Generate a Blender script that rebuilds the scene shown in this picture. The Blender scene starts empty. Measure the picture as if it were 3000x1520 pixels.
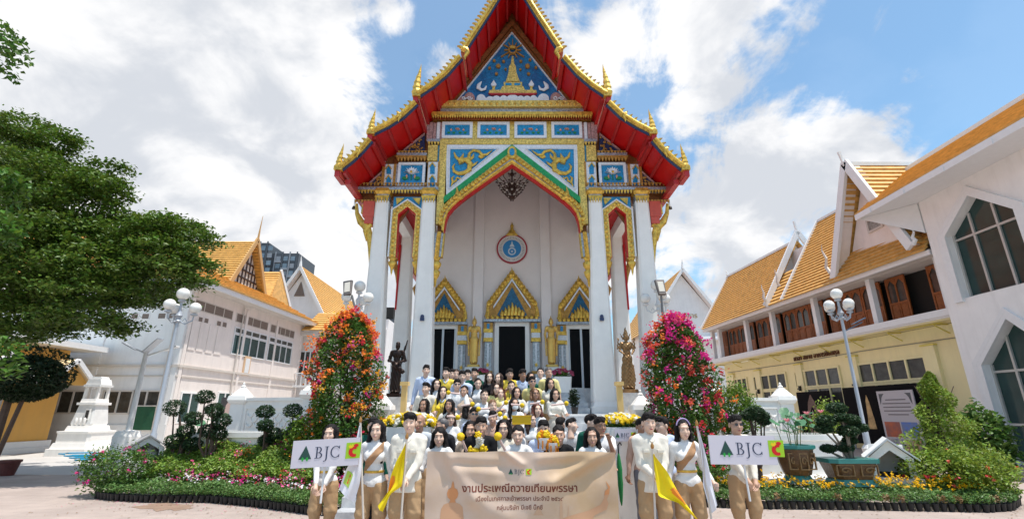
import bpy, bmesh, math, random
import numpy as np
from mathutils import Vector, Matrix, noise as mnoise
from mathutils.geometry import tessellate_polygon
random.seed(7); np.random.seed(7)
R = math.radians
scene = bpy.context.scene
COL = scene.collection
# ---------------------------------------------------------------- camera
CH, TILT, FPX = 1.72, R(17.6), 1417.0
cam_d = bpy.data.cameras.new('camera'); cam = bpy.data.objects.new('camera', cam_d); COL.objects.link(cam)
cam.location = (0, 0, CH); cam.rotation_euler = (R(90)+TILT, 0, 0)
cam_d.sensor_width = 36.0; cam_d.lens = 36.0*FPX/3000.0; cam_d.clip_start = 0.1; cam_d.clip_end = 3000
scene.camera = cam
# ---------------------------------------------------------------- light
SUN_EL, SUN_AZ = R(75), R(112)      # azimuth measured clockwise from +Y (the view direction)
sd = Vector((math.sin(SUN_AZ)*math.cos(SUN_EL), math.cos(SUN_AZ)*math.cos(SUN_EL), math.sin(SUN_EL)))
sun_l = bpy.data.lights.new('sun', 'SUN'); sun_l.energy = 3.0; sun_l.angle = R(0.53); sun_l.color = (1, .955, .89)
sun = bpy.data.objects.new('sun', sun_l); COL.objects.link(sun)
sun.rotation_euler = sd.to_track_quat('Z', 'Y').to_euler()
scene.view_settings.view_transform = 'Standard'; scene.view_settings.look = 'None'
scene.view_settings.exposure = 0.84; scene.view_settings.gamma = 1
world = bpy.data.worlds.new('World'); scene.world = world; world.use_nodes = True
nt = world.node_tree; N = nt.nodes; L = nt.links; N.clear()
def wn(t, **k):
    n = N.new(t)
    for a, b in k.items(): setattr(n, a, b)
    return n
def wmath(op, a, b=None, clamp=False):
    n = wn('ShaderNodeMath', operation=op, use_clamp=clamp)
    for i, v in enumerate((a, b)):
        if v is None: continue
        if isinstance(v, (int, float)): n.inputs[i].default_value = v
        else: L.new(v, n.inputs[i])
    return n.outputs[0]
sky = wn('ShaderNodeTexSky', sky_type='NISHITA', sun_disc=False)
sky.sun_elevation = SUN_EL; sky.sun_rotation = SUN_AZ; sky.air_density = 1.0; sky.dust_density = 0.6; sky.ozone_density = 1.6
tc = wn('ShaderNodeTexCoord'); sep = wn('ShaderNodeSeparateXYZ'); L.new(tc.outputs['Generated'], sep.inputs[0])
zz = wmath('ADD', wmath('MAXIMUM', sep.outputs[2], 0.0), 0.5)
cmb = wn('ShaderNodeCombineXYZ')
L.new(wmath('DIVIDE', sep.outputs[0], zz), cmb.inputs[0]); L.new(wmath('DIVIDE', sep.outputs[1], zz), cmb.inputs[1])
def wnoise(scale, detail, rough, off, dist=0.0, src=None, stretch=None):
    mp = wn('ShaderNodeMapping'); mp.inputs['Location'].default_value = off
    if stretch: mp.inputs['Rotation'].default_value = (0, 0, stretch[2]); mp.inputs['Scale'].default_value = (stretch[0], stretch[1], 1)
    L.new(src or cmb.outputs[0], mp.inputs[0])
    n = wn('ShaderNodeTexNoise'); n.inputs['Scale'].default_value = scale; n.inputs['Detail'].default_value = detail
    n.inputs['Roughness'].default_value = rough; n.inputs['Distortion'].default_value = dist
    L.new(mp.outputs[0], n.inputs['Vector']); return n.outputs['Fac']
def pdir(px, py):
    a = (px-1500)/FPX; b = (760-py)/FPX
    v = Vector((a, math.cos(TILT)-b*math.sin(TILT), math.sin(TILT)+b*math.cos(TILT))); return v.normalized()
def blob(px, py, rad_px, amp):
    d = pdir(px, py); n = wn('ShaderNodeVectorMath', operation='DOT_PRODUCT'); L.new(tc.outputs['Generated'], n.inputs[0]); n.inputs[1].default_value = d
    mr = wn('ShaderNodeMapRange', interpolation_type='SMOOTHSTEP'); L.new(n.outputs['Value'], mr.inputs[0])
    mr.inputs[1].default_value = math.cos(math.atan(rad_px/FPX)); mr.inputs[2].default_value = 1.0; mr.inputs[3].default_value = 0; mr.inputs[4].default_value = amp
    return mr.outputs[0]
big = wnoise(5.2, 13, 0.62, (3.1, 7.7, 0.4), 0.35)
wis = wnoise(5.5, 14, 0.64, (1.3, 4.1, 2.0), 0.9, stretch=(1.0, 0.42, R(-40)))
tot = wmath('ADD', big, wmath('MULTIPLY', wmath('SUBTRACT', wis, 0.5), 0.62))
for b in ((150, 250, 760, .25), (640, 110, 330, .18), (550, 650, 620, .21), (900, 760, 420, .18), (100, 750, 620, .14), (2350, 640, 380, .17), (2600, 430, 260, .12), (2050, 800, 400, .19), (1930, 30, 190, .17), (1760, 130, 140, .14), (1060, 90, 170, .15), (1030, 240, 130, .17), (1270, 190, 90, .15), (1620, 60, 80, .12), (1180, 40, 80, .12),
          (2060, 220, 110, .14), (2140, 380, 150, .16), (1960, 370, 110, .12), (1870, 260, 140, -.05), (2300, 80, 300, .07), (2040, 480, 120, -.08), (2450, 200, 200, .06), (2880, 120, 420, -.12), (1150, 380, 300, -.08), (980, 30, 130, -.06), (2230, 520, 150, -.06), (1290, 60, 200, -.06), (2890, 290, 60, .14), (2780, 250, 300, -.08)):
    tot = wmath('ADD', tot, blob(*b))
cr = wn('ShaderNodeMapRange', interpolation_type='SMOOTHSTEP'); L.new(tot, cr.inputs[0])
cr.inputs[1].default_value = 0.50; cr.inputs[2].default_value = 0.68; cr.inputs[3].default_value = 0.10; cr.inputs[4].default_value = 1
shade_n = wnoise(4.6, 9, 0.55, (3.16, 7.62, 0.9), 0.3)
sh = wn('ShaderNodeMapRange', interpolation_type='SMOOTHSTEP'); L.new(shade_n, sh.inputs[0]); sh.inputs[1].default_value = .38; sh.inputs[2].default_value = .58
ccol = wn('ShaderNodeMixRGB'); L.new(sh.outputs[0], ccol.inputs[0]); ccol.inputs[1].default_value = (4.1, 4.3, 4.65, 1); ccol.inputs[2].default_value = (6.05, 6.05, 6.1, 1)
skyc = wn('ShaderNodeMixRGB', blend_type='MULTIPLY'); skyc.inputs[0].default_value = 1; L.new(sky.outputs[0], skyc.inputs[1]); skyc.inputs[2].default_value = (.92, 1.22, 1.22, 1)
mix = wn('ShaderNodeMixRGB'); L.new(cr.outputs[0], mix.inputs[0]); L.new(skyc.outputs[0], mix.inputs[1]); L.new(ccol.outputs[0], mix.inputs[2])
bg = wn('ShaderNodeBackground'); bg.inputs[1].default_value = 0.095; L.new(mix.outputs[0], bg.inputs[0])
wo = wn('ShaderNodeOutputWorld'); L.new(bg.outputs[0], wo.inputs[0])
scene.cycles.max_bounces = 6; scene.cycles.diffuse_bounces = 3; scene.cycles.glossy_bounces = 3; scene.cycles.transmission_bounces = 4; scene.cycles.transparent_max_bounces = 6
scene.cycles.sample_clamp_indirect = 6

# ---------------------------------------------------------------- geometry helpers
def P(px, py, Y):
    """point of the vertical plane at distance Y whose image is (px, py) in the 3000x1520 photograph"""
    a = math.atan((760-py)/FPX)+TILT; dz = Y*math.tan(a); d = Y*math.cos(TILT)+dz*math.sin(TILT)
    return ((px-1500)/FPX*d, CH+dz)
def G(px, py, z=0.0):
    """point of the level z whose image is (px, py)"""
    a = math.atan((760-py)/FPX)+TILT; Y = (z-CH)/math.tan(a); d = Y*math.cos(TILT)+(z-CH)*math.sin(TILT)
    return ((px-1500)/FPX*d, Y)
MATS = {}
def mat(name, col, rough=.6, metal=0.0, var=0.0, vscale=6.0, bump=0.0, bscale=40.0, island=0.0, spec=.4, col2=None, emit=None, trans=0.0, alpha=None, mosaic=0.0, dirt=0.0, sheen=0, coat=0):
    if name in MATS: return MATS[name]
    m = bpy.data.materials.new(name); m.use_nodes = True; t = m.node_tree; b = t.nodes['Principled BSDF']
    b.inputs['Base Color'].default_value = (*col, 1); b.inputs['Roughness'].default_value = rough; b.inputs['Metallic'].default_value = metal
    b.inputs['Specular IOR Level'].default_value = spec; b.inputs['Transmission Weight'].default_value = trans; b.inputs['Coat Weight'].default_value = coat
    out = None
    co = t.nodes.new('ShaderNodeTexCoord'); src = co.outputs['Object']
    def nz(scale, det=5, rg=.6):
        n = t.nodes.new('ShaderNodeTexNoise'); n.inputs['Scale'].default_value = scale; n.inputs['Detail'].default_value = det; n.inputs['Roughness'].default_value = rg
        t.links.new(src, n.inputs['Vector']); return n
    cur = None
    def getcur():
        nonlocal cur
        if cur is None:
            r = t.nodes.new('ShaderNodeRGB'); r.outputs[0].default_value = (*col, 1); cur = r.outputs[0]
        return cur
    def mixc(fac, b2, blend='MIX'):
        nonlocal cur
        x = t.nodes.new('ShaderNodeMixRGB'); x.blend_type = blend
        if isinstance(fac, float): x.inputs[0].default_value = fac
        else: t.links.new(fac, x.inputs[0])
        t.links.new(getcur(), x.inputs[1])
        if isinstance(b2, tuple): x.inputs[2].default_value = (*b2, 1)
        else: t.links.new(b2, x.inputs[2])
        cur = x.outputs[0]
    if col2 is not None:
        n = nz(vscale, 6); mr = t.nodes.new('ShaderNodeMapRange'); t.links.new(n.outputs['Fac'], mr.inputs[0]); mr.inputs[1].default_value = .38; mr.inputs[2].default_value = .62
        mixc(mr.outputs[0], col2)
    if mosaic:
        v = t.nodes.new('ShaderNodeTexVoronoi'); v.inputs['Scale'].default_value = 26; t.links.new(src, v.inputs['Vector'])
        bw = t.nodes.new('ShaderNodeSeparateColor'); t.links.new(v.outputs['Color'], bw.inputs[0])
        mr = t.nodes.new('ShaderNodeMapRange'); t.links.new(bw.outputs[0], mr.inputs[0]); mr.inputs[3].default_value = 1-mosaic; mr.inputs[4].default_value = 1+mosaic
        cc = t.nodes.new('ShaderNodeCombineColor')
        for i in range(3): t.links.new(mr.outputs[0], cc.inputs[i])
        mixc(1.0, cc.outputs[0], 'MULTIPLY')
    if island:
        g = t.nodes.new('ShaderNodeNewGeometry'); hs = t.nodes.new('ShaderNodeHueSaturation')
        mr = t.nodes.new('ShaderNodeMapRange'); t.links.new(g.outputs['Random Per Island'], mr.inputs[0]); mr.inputs[3].default_value = 1-island; mr.inputs[4].default_value = 1+island
        t.links.new(mr.outputs[0], hs.inputs['Value'])
        m2 = t.nodes.new('ShaderNodeMath'); m2.operation = 'MULTIPLY'; t.links.new(g.outputs['Random Per Island'], m2.inputs[0]); m2.inputs[1].default_value = 7.31
        m3 = t.nodes.new('ShaderNodeMath'); m3.operation = 'FRACT'; t.links.new(m2.outputs[0], m3.inputs[0])
        mr2 = t.nodes.new('ShaderNodeMapRange'); t.links.new(m3.outputs[0], mr2.inputs[0]); mr2.inputs[3].default_value = .5-island*.07; mr2.inputs[4].default_value = .5+island*.05
        t.links.new(mr2.outputs[0], hs.inputs['Hue']); t.links.new(getcur(), hs.inputs['Color']); cur = hs.outputs[0]
    if var:
        n = nz(vscale); mr = t.nodes.new('ShaderNodeMapRange'); t.links.new(n.outputs['Fac'], mr.inputs[0]); mr.inputs[1].default_value = .3; mr.inputs[2].default_value = .7
        mr.inputs[3].default_value = 1-var; mr.inputs[4].default_value = 1+var*.5
        cc = t.nodes.new('ShaderNodeCombineColor')
        for i in range(3): t.links.new(mr.outputs[0], cc.inputs[i])
        mixc(1.0, cc.outputs[0], 'MULTIPLY')
    if dirt:
        mp = t.nodes.new('ShaderNodeMapping'); mp.inputs['Scale'].default_value = (1.6, 1.6, .22); t.links.new(src, mp.inputs[0])
        n = t.nodes.new('ShaderNodeTexNoise'); n.inputs['Scale'].default_value = 2.2; n.inputs['Detail'].default_value = 8; n.inputs['Roughness'].default_value = .7; t.links.new(mp.outputs[0], n.inputs['Vector'])
        mr = t.nodes.new('ShaderNodeMapRange'); t.links.new(n.outputs['Fac'], mr.inputs[0]); mr.inputs[1].default_value = .48; mr.inputs[2].default_value = .75; mr.inputs[4].default_value = dirt
        mixc(mr.outputs[0], (.22, .2, .17))
    if cur is not None: t.links.new(cur, b.inputs['Base Color'])
    if bump:
        n = nz(bscale, 4); bp = t.nodes.new('ShaderNodeBump'); bp.inputs['Strength'].default_value = bump; bp.inputs['Distance'].default_value = .02
        t.links.new(n.outputs['Fac'], bp.inputs['Height']); t.links.new(bp.outputs[0], b.inputs['Normal'])
    if emit: b.inputs['Emission Color'].default_value = (*emit, 1); b.inputs['Emission Strength'].default_value = 1
    if name.startswith('leaf') or name.startswith('petal'):
        b.inputs['Subsurface Weight'].default_value = 0
        tr = t.nodes.new('ShaderNodeBsdfTranslucent'); ms = t.nodes.new('ShaderNodeMixShader'); ms.inputs[0].default_value = .3
        if cur is not None: t.links.new(cur, tr.inputs[0])
        else: tr.inputs[0].default_value = (*col, 1)
        o = t.nodes['Material Output']; t.links.new(b.outputs[0], ms.inputs[1]); t.links.new(tr.outputs[0], ms.inputs[2]); t.links.new(ms.outputs[0], o.inputs[0])
    MATS[name] = m; return m

class MB:
    def __init__(s, M=None): s.v = []; s.f = []; s.mi = []; s.M = M; s.cur = 0
    def pt(s, p):
        if s.M is not None: p = s.M @ Vector(p)
        s.v.append((p[0], p[1], p[2])); return len(s.v)-1
    def face(s, idx): s.f.append(tuple(idx)); s.mi.append(s.cur)
    def poly(s, pts): s.face([s.pt(p) for p in pts])
    def box(s, x0, x1, y0, y1, z0, z1):
        if x0 > x1: x0, x1 = x1, x0
        if y0 > y1: y0, y1 = y1, y0
        if z0 > z1: z0, z1 = z1, z0
        b = [s.pt(p) for p in ((x0,y0,z0),(x1,y0,z0),(x1,y1,z0),(x0,y1,z0),(x0,y0,z1),(x1,y0,z1),(x1,y1,z1),(x0,y1,z1))]
        for q in ((0,3,2,1),(4,5,6,7),(0,1,5,4),(1,2,6,5),(2,3,7,6),(3,0,4,7)): s.face([b[i] for i in q])
        return s
    def frust(s, cx, cy, z0, z1, a0, b0, a1, b1, ch=0.0):
        """square shaft tapering from half sizes (a0,b0) to (a1,b1), corners cut by ch"""
        def ring(a, b, z):
            c = min(ch, a*.45, b*.45)
            if ch <= 0: return [s.pt((cx+x, cy+y, z)) for x, y in ((-a,-b),(a,-b),(a,b),(-a,b))]
            return [s.pt((cx+x, cy+y, z)) for x, y in ((-a+c,-b),(a-c,-b),(a,-b+c),(a,b-c),(a-c,b),(-a+c,b),(-a,b-c),(-a,-b+c))]
        r0 = ring(a0, b0, z0); r1 = ring(a1, b1, z1); n = len(r0)
        for i in range(n): s.face((r0[i], r0[(i+1) % n], r1[(i+1) % n], r1[i]))
        s.face(r0[::-1]); s.face(r1); return s
    def prism(s, pts, y0, y1):
        """polygon of (x, z) extruded along y"""
        n = len(pts); ar = sum(pts[i][0]*pts[(i+1) % n][1]-pts[(i+1) % n][0]*pts[i][1] for i in range(n))
        if ar < 0: pts = pts[::-1]
        if y0 > y1: y0, y1 = y1, y0
        a = [s.pt((x, y0, z)) for x, z in pts]; b = [s.pt((x, y1, z)) for x, z in pts]
        if n > 12:
            for t in tessellate_polygon([[Vector((x, z, 0)) for x, z in pts]]): s.face([a[i] for i in t]); s.face([b[i] for i in t][::-1])
        else: s.face(a); s.face(b[::-1])
        for i in range(n): s.face((a[(i+1) % n], a[i], b[i], b[(i+1) % n]))
        return s
    def strip(s, A, B, y0, y1):
        """band between two (x, z) polylines of equal length extruded along y"""
        n = len(A)
        fa = [s.pt((x, y0, z)) for x, z in A]; fb = [s.pt((x, y0, z)) for x, z in B]
        ba = [s.pt((x, y1, z)) for x, z in A]; bb = [s.pt((x, y1, z)) for x, z in B]
        for i in range(n-1):
            s.face((fa[i], fa[i+1], fb[i+1], fb[i])); s.face((ba[i], bb[i], bb[i+1], ba[i+1]))
            s.face((fa[i], ba[i], ba[i+1], fa[i+1])); s.face((fb[i], fb[i+1], bb[i+1], bb[i]))
        s.face((fa[0], fb[0], bb[0], ba[0])); s.face((fa[-1], ba[-1], bb[-1], fb[-1])); return s
    def lathe(s, prof, c=(0, 0, 0), n=16, cap=True, sx=1, sy=1):
        rings = []
        for r, z in prof:
            rings.append([s.pt((c[0]+sx*r*math.cos(2*math.pi*i/n), c[1]+sy*r*math.sin(2*math.pi*i/n), c[2]+z)) for i in range(n)])
        for a, b in zip(rings, rings[1:]):
            for i in range(n): s.face((a[i], a[(i+1) % n], b[(i+1) % n], b[i]))
        if cap: s.face(rings[0][::-1]); s.face(rings[-1])
        return s
    def ball(s, c, r, n=12, m=8, sc=(1, 1, 1)):
        rings = []
        for j in range(1, m):
            t = math.pi*j/m
            rings.append([s.pt((c[0]+r*sc[0]*math.sin(t)*math.cos(2*math.pi*i/n), c[1]+r*sc[1]*math.sin(t)*math.sin(2*math.pi*i/n), c[2]-r*sc[2]*math.cos(t))) for i in range(n)])
        b = s.pt((c[0], c[1], c[2]-r*sc[2])); t_ = s.pt((c[0], c[1], c[2]+r*sc[2]))
        for i in range(n): s.face((b, rings[0][(i+1) % n], rings[0][i])); s.face((t_, rings[-1][i], rings[-1][(i+1) % n]))
        for a, q in zip(rings, rings[1:]):
            for i in range(n): s.face((a[i], a[(i+1) % n], q[(i+1) % n], q[i]))
        return s
    def tube(s, path, r, n=8, cap=True, flat=1.0):
        """tube along points; r scalar or list; flat squashes the y extent"""
        P_ = [Vector(p) for p in path]; k = len(P_); rr = r if isinstance(r, (list, tuple)) else [r]*k
        rings = []; up = Vector((0, 1, 0))
        for i in range(k):
            t = (P_[min(i+1, k-1)]-P_[max(i-1, 0)])
            if t.length < 1e-9: t = Vector((0, 0, 1))
            t.normalize(); u = up if abs(t.dot(up)) < .95 else Vector((1, 0, 0))
            a = t.cross(u).normalized(); b = t.cross(a).normalized()
            ring = []
            for j in range(n):
                q = 2*math.pi*j/n; off = a*math.cos(q)*rr[i]+b*math.sin(q)*rr[i]
                if flat != 1.0: off.y *= flat
                ring.append(s.pt(P_[i]+off))
            rings.append(ring)
        for a, b in zip(rings, rings[1:]):
            for j in range(n): s.face((a[j], a[(j+1) % n], b[(j+1) % n], b[j]))
        if cap: s.face(rings[0][::-1]); s.face(rings[-1])
        return s
    def beam(s, a, b, w, h):
        """rectangular bar from a to b; w across (horizontal), h the other way"""
        a = Vector(a); b = Vector(b); t = (b-a).normalized(); u = Vector((0, 0, 1)) if abs(t.z) < .97 else Vector((0, 1, 0))
        x = t.cross(u).normalized()*w/2; y = x.cross(t).normalized()*h/2
        A = [s.pt(a+p) for p in (-x-y, x-y, x+y, -x+y)]; B = [s.pt(b+p) for p in (-x-y, x-y, x+y, -x+y)]
        s.face(A[::-1]); s.face(B)
        for i in range(4): s.face((A[i], A[(i+1) % 4], B[(i+1) % 4], B[i]))
        return s
    def mesh(s, name, mats=None, smooth=False):
        me = bpy.data.meshes.new(name); me.from_pydata(s.v, [], s.f)
        for m in (mats if isinstance(mats, (list, tuple)) else [mats] if mats else []): me.materials.append(m)
        if mats and isinstance(mats, (list, tuple)) and len(mats) > 1: me.polygons.foreach_set('material_index', s.mi)
        if smooth:
            me.polygons.foreach_set('use_smooth', [True]*len(me.polygons))
            try: me.set_sharp_from_angle(angle=R(42 if smooth is True else smooth))
            except Exception: pass
        bm = bmesh.new(); bm.from_mesh(me); bmesh.ops.recalc_face_normals(bm, faces=bm.faces); bm.to_mesh(me); bm.free()
        return me
WLOC = {}
def link(name, me, parent=None, loc=None, rot=None, kind=None, scale=None):
    o = bpy.data.objects.new(name, me); COL.objects.link(o)
    if parent is not None:
        o.parent = parent
        if parent.name in WLOC and loc is None: o.location = -WLOC[parent.name]
    if loc is not None: o.location = Vector(loc) - (WLOC[parent.name] if parent is not None and parent.name in WLOC else Vector((0, 0, 0)))
    if rot is not None: o.rotation_euler = rot
    if scale is not None: o.scale = scale
    if kind: o['kind'] = kind
    return o
def part(name, mb, mats, parent=None, smooth=False, kind=None, label=None, loc=None):
    o = link(name, mb.mesh(name, mats, smooth), parent, loc, kind=kind)
    if label: o['label'] = label
    return o
def thing(name, label, cat, loc=(0, 0, 0), rotz=0.0, group=None, world=False):
    o = bpy.data.objects.new(name, None); COL.objects.link(o); o.location = loc; o.rotation_euler = (0, 0, rotz); o.empty_display_size = .2
    o['label'] = label; o['category'] = cat
    if group: o['group'] = group
    if world: WLOC[o.name] = Vector(loc)
    return o
def tag(o, label, cat, group=None):
    o['label'] = label; o['category'] = cat
    if group: o['group'] = group
    return o
def struct(name, mb, m, kind='structure', smooth=False):
    o = link(name, mb.mesh(name, m, smooth)); o['kind'] = kind; return o
def copy_tree(o, parent=None):
    c = o.copy(); COL.objects.link(c); c.parent = parent
    for ch in list(o.children): copy_tree(ch, c)
    return c
def np_mesh(name, V, F, mats, smooth=True, mi=None):
    """V (n,3) F (m,k) arrays of equal-sided faces"""
    V = np.asarray(V, dtype=np.float32); F = np.asarray(F, dtype=np.int32); k = F.shape[1]; me = bpy.data.meshes.new(name)
    me.vertices.add(len(V)); me.vertices.foreach_set('co', V.ravel()); me.loops.add(F.size); me.loops.foreach_set('vertex_index', F.ravel())
    me.polygons.add(len(F)); me.polygons.foreach_set('loop_start', np.arange(0, F.size, k, dtype=np.int32)); me.polygons.foreach_set('loop_total', np.full(len(F), k, dtype=np.int32))
    for m in (mats if isinstance(mats, (list, tuple)) else [mats]): me.materials.append(m)
    if mi is not None: me.polygons.foreach_set('material_index', np.asarray(mi, dtype=np.int32))
    me.polygons.foreach_set('use_smooth', np.full(len(F), bool(smooth))); me.update(calc_edges=True); return me

# ---------------------------------------------------------------- materials
gold = mat('gold leaf', (.80, .50, .09), .36, .5, var=.5, vscale=9, bump=.25, bscale=60)
gold_dk = mat('old gold', (.52, .27, .06), .45, .35, var=.45, vscale=12, bump=.4, bscale=50)
gold_flat = mat('gold mosaic', (.82, .58, .15),   .42, .35, mosaic=.28, var=.45, vscale=26, bump=.3, bscale=90)
brown_gold = mat('brown gilded wood', (.26, .095, .025), .5, .2, var=.5, vscale=10, bump=.3, bscale=40)
red = mat('red lacquer soffit', (.54, .006, .007), .38, 0, var=.12, vscale=3)
red_rib = mat('red lacquer rib', (.46, .03, .03), .35, 0, var=.15, vscale=5)
red_pale = mat('faded red paint', (.60, .10, .07), .5, 0, var=.15, vscale=5)
blue_g = mat('blue glass mosaic', (.008, .24, .50), .3, 0, mosaic=.3, var=.12, vscale=3, spec=.6)
blue_dk = mat('midnight blue mosaic', (.012, .03, .10), .4, 0, mosaic=.5, spec=.5)
blue_ped = mat('pediment blue mosaic', (.008, .22, .48), .35, 0, mosaic=.3, col2=(.012, .11, .30), vscale=1.3, spec=.5)
green_g = mat('green glass mosaic', (.01, .30, .08), .35, 0, mosaic=.25, spec=.5)
white_g = mat('white glass mosaic', (.74, .77, .82), .3, 0, mosaic=.10, spec=.6)
pink_g = mat('dusky pink mosaic', (.42, .25, .24), .4, 0, mosaic=.35)
grey_g = mat('grey silver mosaic', (.34, .36, .40), .3, .3, mosaic=.4, spec=.6)
navy = mat('navy edging', (.03, .05, .13), .4)
plaster = mat('white plaster', (.90, .87, .83), .65, 0, var=.05, vscale=2.5, bump=.06, bscale=30, dirt=.08)
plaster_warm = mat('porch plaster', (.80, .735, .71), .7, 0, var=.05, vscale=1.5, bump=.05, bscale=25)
marble = mat('grey veined marble', (.66, .66, .66), .35, 0, col2=(.42, .43, .45), vscale=3.5, bump=.02)
marble_w = mat('white marble', (.76, .75, .73), .4, 0, var=.1, vscale=3, dirt=.10)
black_glass = mat('dark doorway', (.006, .006, .007), .6, spec=.1)
alu = mat('aluminium frame', (.55, .57, .6), .4, .5)
roof_red = mat('orange red roof tile', (.45, .12, .04), .5, 0, var=.2, vscale=4)
# ---------------------------------------------------------------- signed distance bodies (surface nets)
class Field:
    def __init__(s, lo, hi, c):
        s.c = c; s.lo = np.array(lo, float); n = np.ceil((np.array(hi)-s.lo)/c).astype(int)+1; s.n = n
        s.ax = [s.lo[i]+c*np.arange(n[i]) for i in range(3)]; s.d = np.full(n, .5, dtype=np.float32)
    def sub(s, lo, hi, m):
        sl = []
        for i in range(3):
            a = int(max(0, math.floor((lo[i]-m-s.lo[i])/s.c))); b = int(min(s.n[i], math.ceil((hi[i]+m-s.lo[i])/s.c)+1)); sl.append(slice(a, max(b, a+1)))
        X = s.ax[0][sl[0]][:, None, None]; Y = s.ax[1][sl[1]][None, :, None]; Z = s.ax[2][sl[2]][None, None, :]
        return tuple(sl), X, Y, Z
    def smin(s, sl, v, k):
        a = s.d[sl]
        if k > 0:
            h = np.maximum(k-np.abs(a-v), 0)/k; s.d[sl] = np.minimum(a, v)-h*h*k*.25
        else: s.d[sl] = np.minimum(a, v)
    def cone(s, a, b, ra, rb, k=.025, flat=None):
        a = np.array(a, float); b = np.array(b, float); r = max(ra, rb)
        sl, X, Y, Z = s.sub(np.minimum(a, b)-r, np.maximum(a, b)+r, k+.03)
        d = b-a; L2 = float(d@d)+1e-9
        t = np.clip(((X-a[0])*d[0]+(Y-a[1])*d[1]+(Z-a[2])*d[2])/L2, 0, 1)
        fy = 1.0 if flat is None else 1.0/flat
        v = np.sqrt((X-a[0]-t*d[0])**2+((Y-a[1]-t*d[1])*fy)**2+(Z-a[2]-t*d[2])**2)-(ra+(rb-ra)*t)
        s.smin(sl, v.astype(np.float32), k); return s
    def ell(s, c, r, k=.025, R3=None):
        c = np.array(c, float); rm = max(r) if R3 is not None else 0
        ext = np.array([rm]*3) if R3 is not None else np.array(r)
        sl, X, Y, Z = s.sub(c-ext, c+ext, k+.03)
        x, y, z = X-c[0], Y-c[1], Z-c[2]
        if R3 is not None: x, y, z = (R3[0][0]*x+R3[1][0]*y+R3[2][0]*z), (R3[0][1]*x+R3[1][1]*y+R3[2][1]*z), (R3[0][2]*x+R3[1][2]*y+R3[2][2]*z)
        q = np.sqrt((x/r[0])**2+(y/r[1])**2+(z/r[2])**2)+1e-6; g = np.sqrt((x/r[0]**2)**2+(y/r[1]**2)**2+(z/r[2]**2)**2)+1e-6
        s.smin(sl, (q*(q-1)/g).astype(np.float32), k); return s
    def grid(s): return s.ax[0][:, None, None], s.ax[1][None, :, None], s.ax[2][None, None, :]
    def cut(s, v, k=0):
        """intersect with region v<0"""
        v = np.broadcast_to(v, s.d.shape)
        if k > 0:
            h = np.maximum(k-np.abs(s.d-v), 0)/k; s.d = np.maximum(s.d, v)+h*h*k*.25
        else: s.d = np.maximum(s.d, v)
        s.d = s.d.astype(np.float32)
    def mesh(s):
        d = s.d; d[0], d[-1] = .1, .1; d[:, 0], d[:, -1] = .1, .1; d[:, :, 0], d[:, :, -1] = .1, .1
        g = d < 0; n = d.shape
        c8 = [g[i:n[0]-1+i, j:n[1]-1+j, k:n[2]-1+k] for i in (0, 1) for j in (0, 1) for k in (0, 1)]
        cnt = sum(x.astype(np.int8) for x in c8); act = (cnt > 0) & (cnt < 8); I = np.argwhere(act)
        if len(I) == 0: return np.zeros((0, 3)), np.zeros((0, 4), int)
        idx = np.full(act.shape, -1, dtype=np.int32); idx[tuple(I.T)] = np.arange(len(I))
        acc = np.zeros((len(I), 3)); num = np.zeros(len(I))
        cs = [(i, j, k) for i in (0, 1) for j in (0, 1) for k in (0, 1)]
        D = {c: d[I[:, 0]+c[0], I[:, 1]+c[1], I[:, 2]+c[2]] for c in cs}
        for a in cs:
            for ax in range(3):
                if a[ax] == 1: continue
                b = list(a); b[ax] = 1; b = tuple(b); da, db = D[a], D[b]; m = (da < 0) != (db < 0)
                t = np.where(m, da/(da-db+1e-12), 0)
                p = np.zeros((len(I), 3)); p[:] = a; p[:, ax] += t; acc += p*m[:, None]; num += m
        V = s.lo+(I+acc/num[:, None])*s.c
        F = []
        for ax in range(3):
            o = [0, 1, 2]; o.remove(ax); u, w = o
            lo = [slice(None)]*3; hi = [slice(None)]*3; lo[ax] = slice(0, -1); hi[ax] = slice(1, None)
            a = g[tuple(lo)]; b = g[tuple(hi)]; E = np.argwhere(a != b)
            E = E[(E[:, u] > 0) & (E[:, w] > 0) & (E[:, u] < n[u]-1) & (E[:, w] < n[w]-1)]
            if len(E) == 0: continue
            q = []
            for du, dw in ((-1, -1), (0, -1), (0, 0), (-1, 0)):
                t = E.copy(); t[:, u] += du; t[:, w] += dw; q.append(idx[tuple(t.T)])
            q = np.stack(q, 1); ins = a[tuple(E.T)]; flip = ins if ax != 1 else ~ins
            q[~flip] = q[~flip][:, ::-1]; F.append(q)
        F = np.concatenate(F); F = F[(F >= 0).all(1)]; return V, F
def fnoise(X, Y, Z, s, seed=0):
    return (np.sin(X*s*1.7+seed)*np.sin(Y*s*1.3+1.1*seed+.5)+np.sin(Z*s*1.1+X*s*.6+seed*2.)+np.sin(Z*s*2.3-X*s*1.9+Y*s+seed*.7))/3
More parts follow.
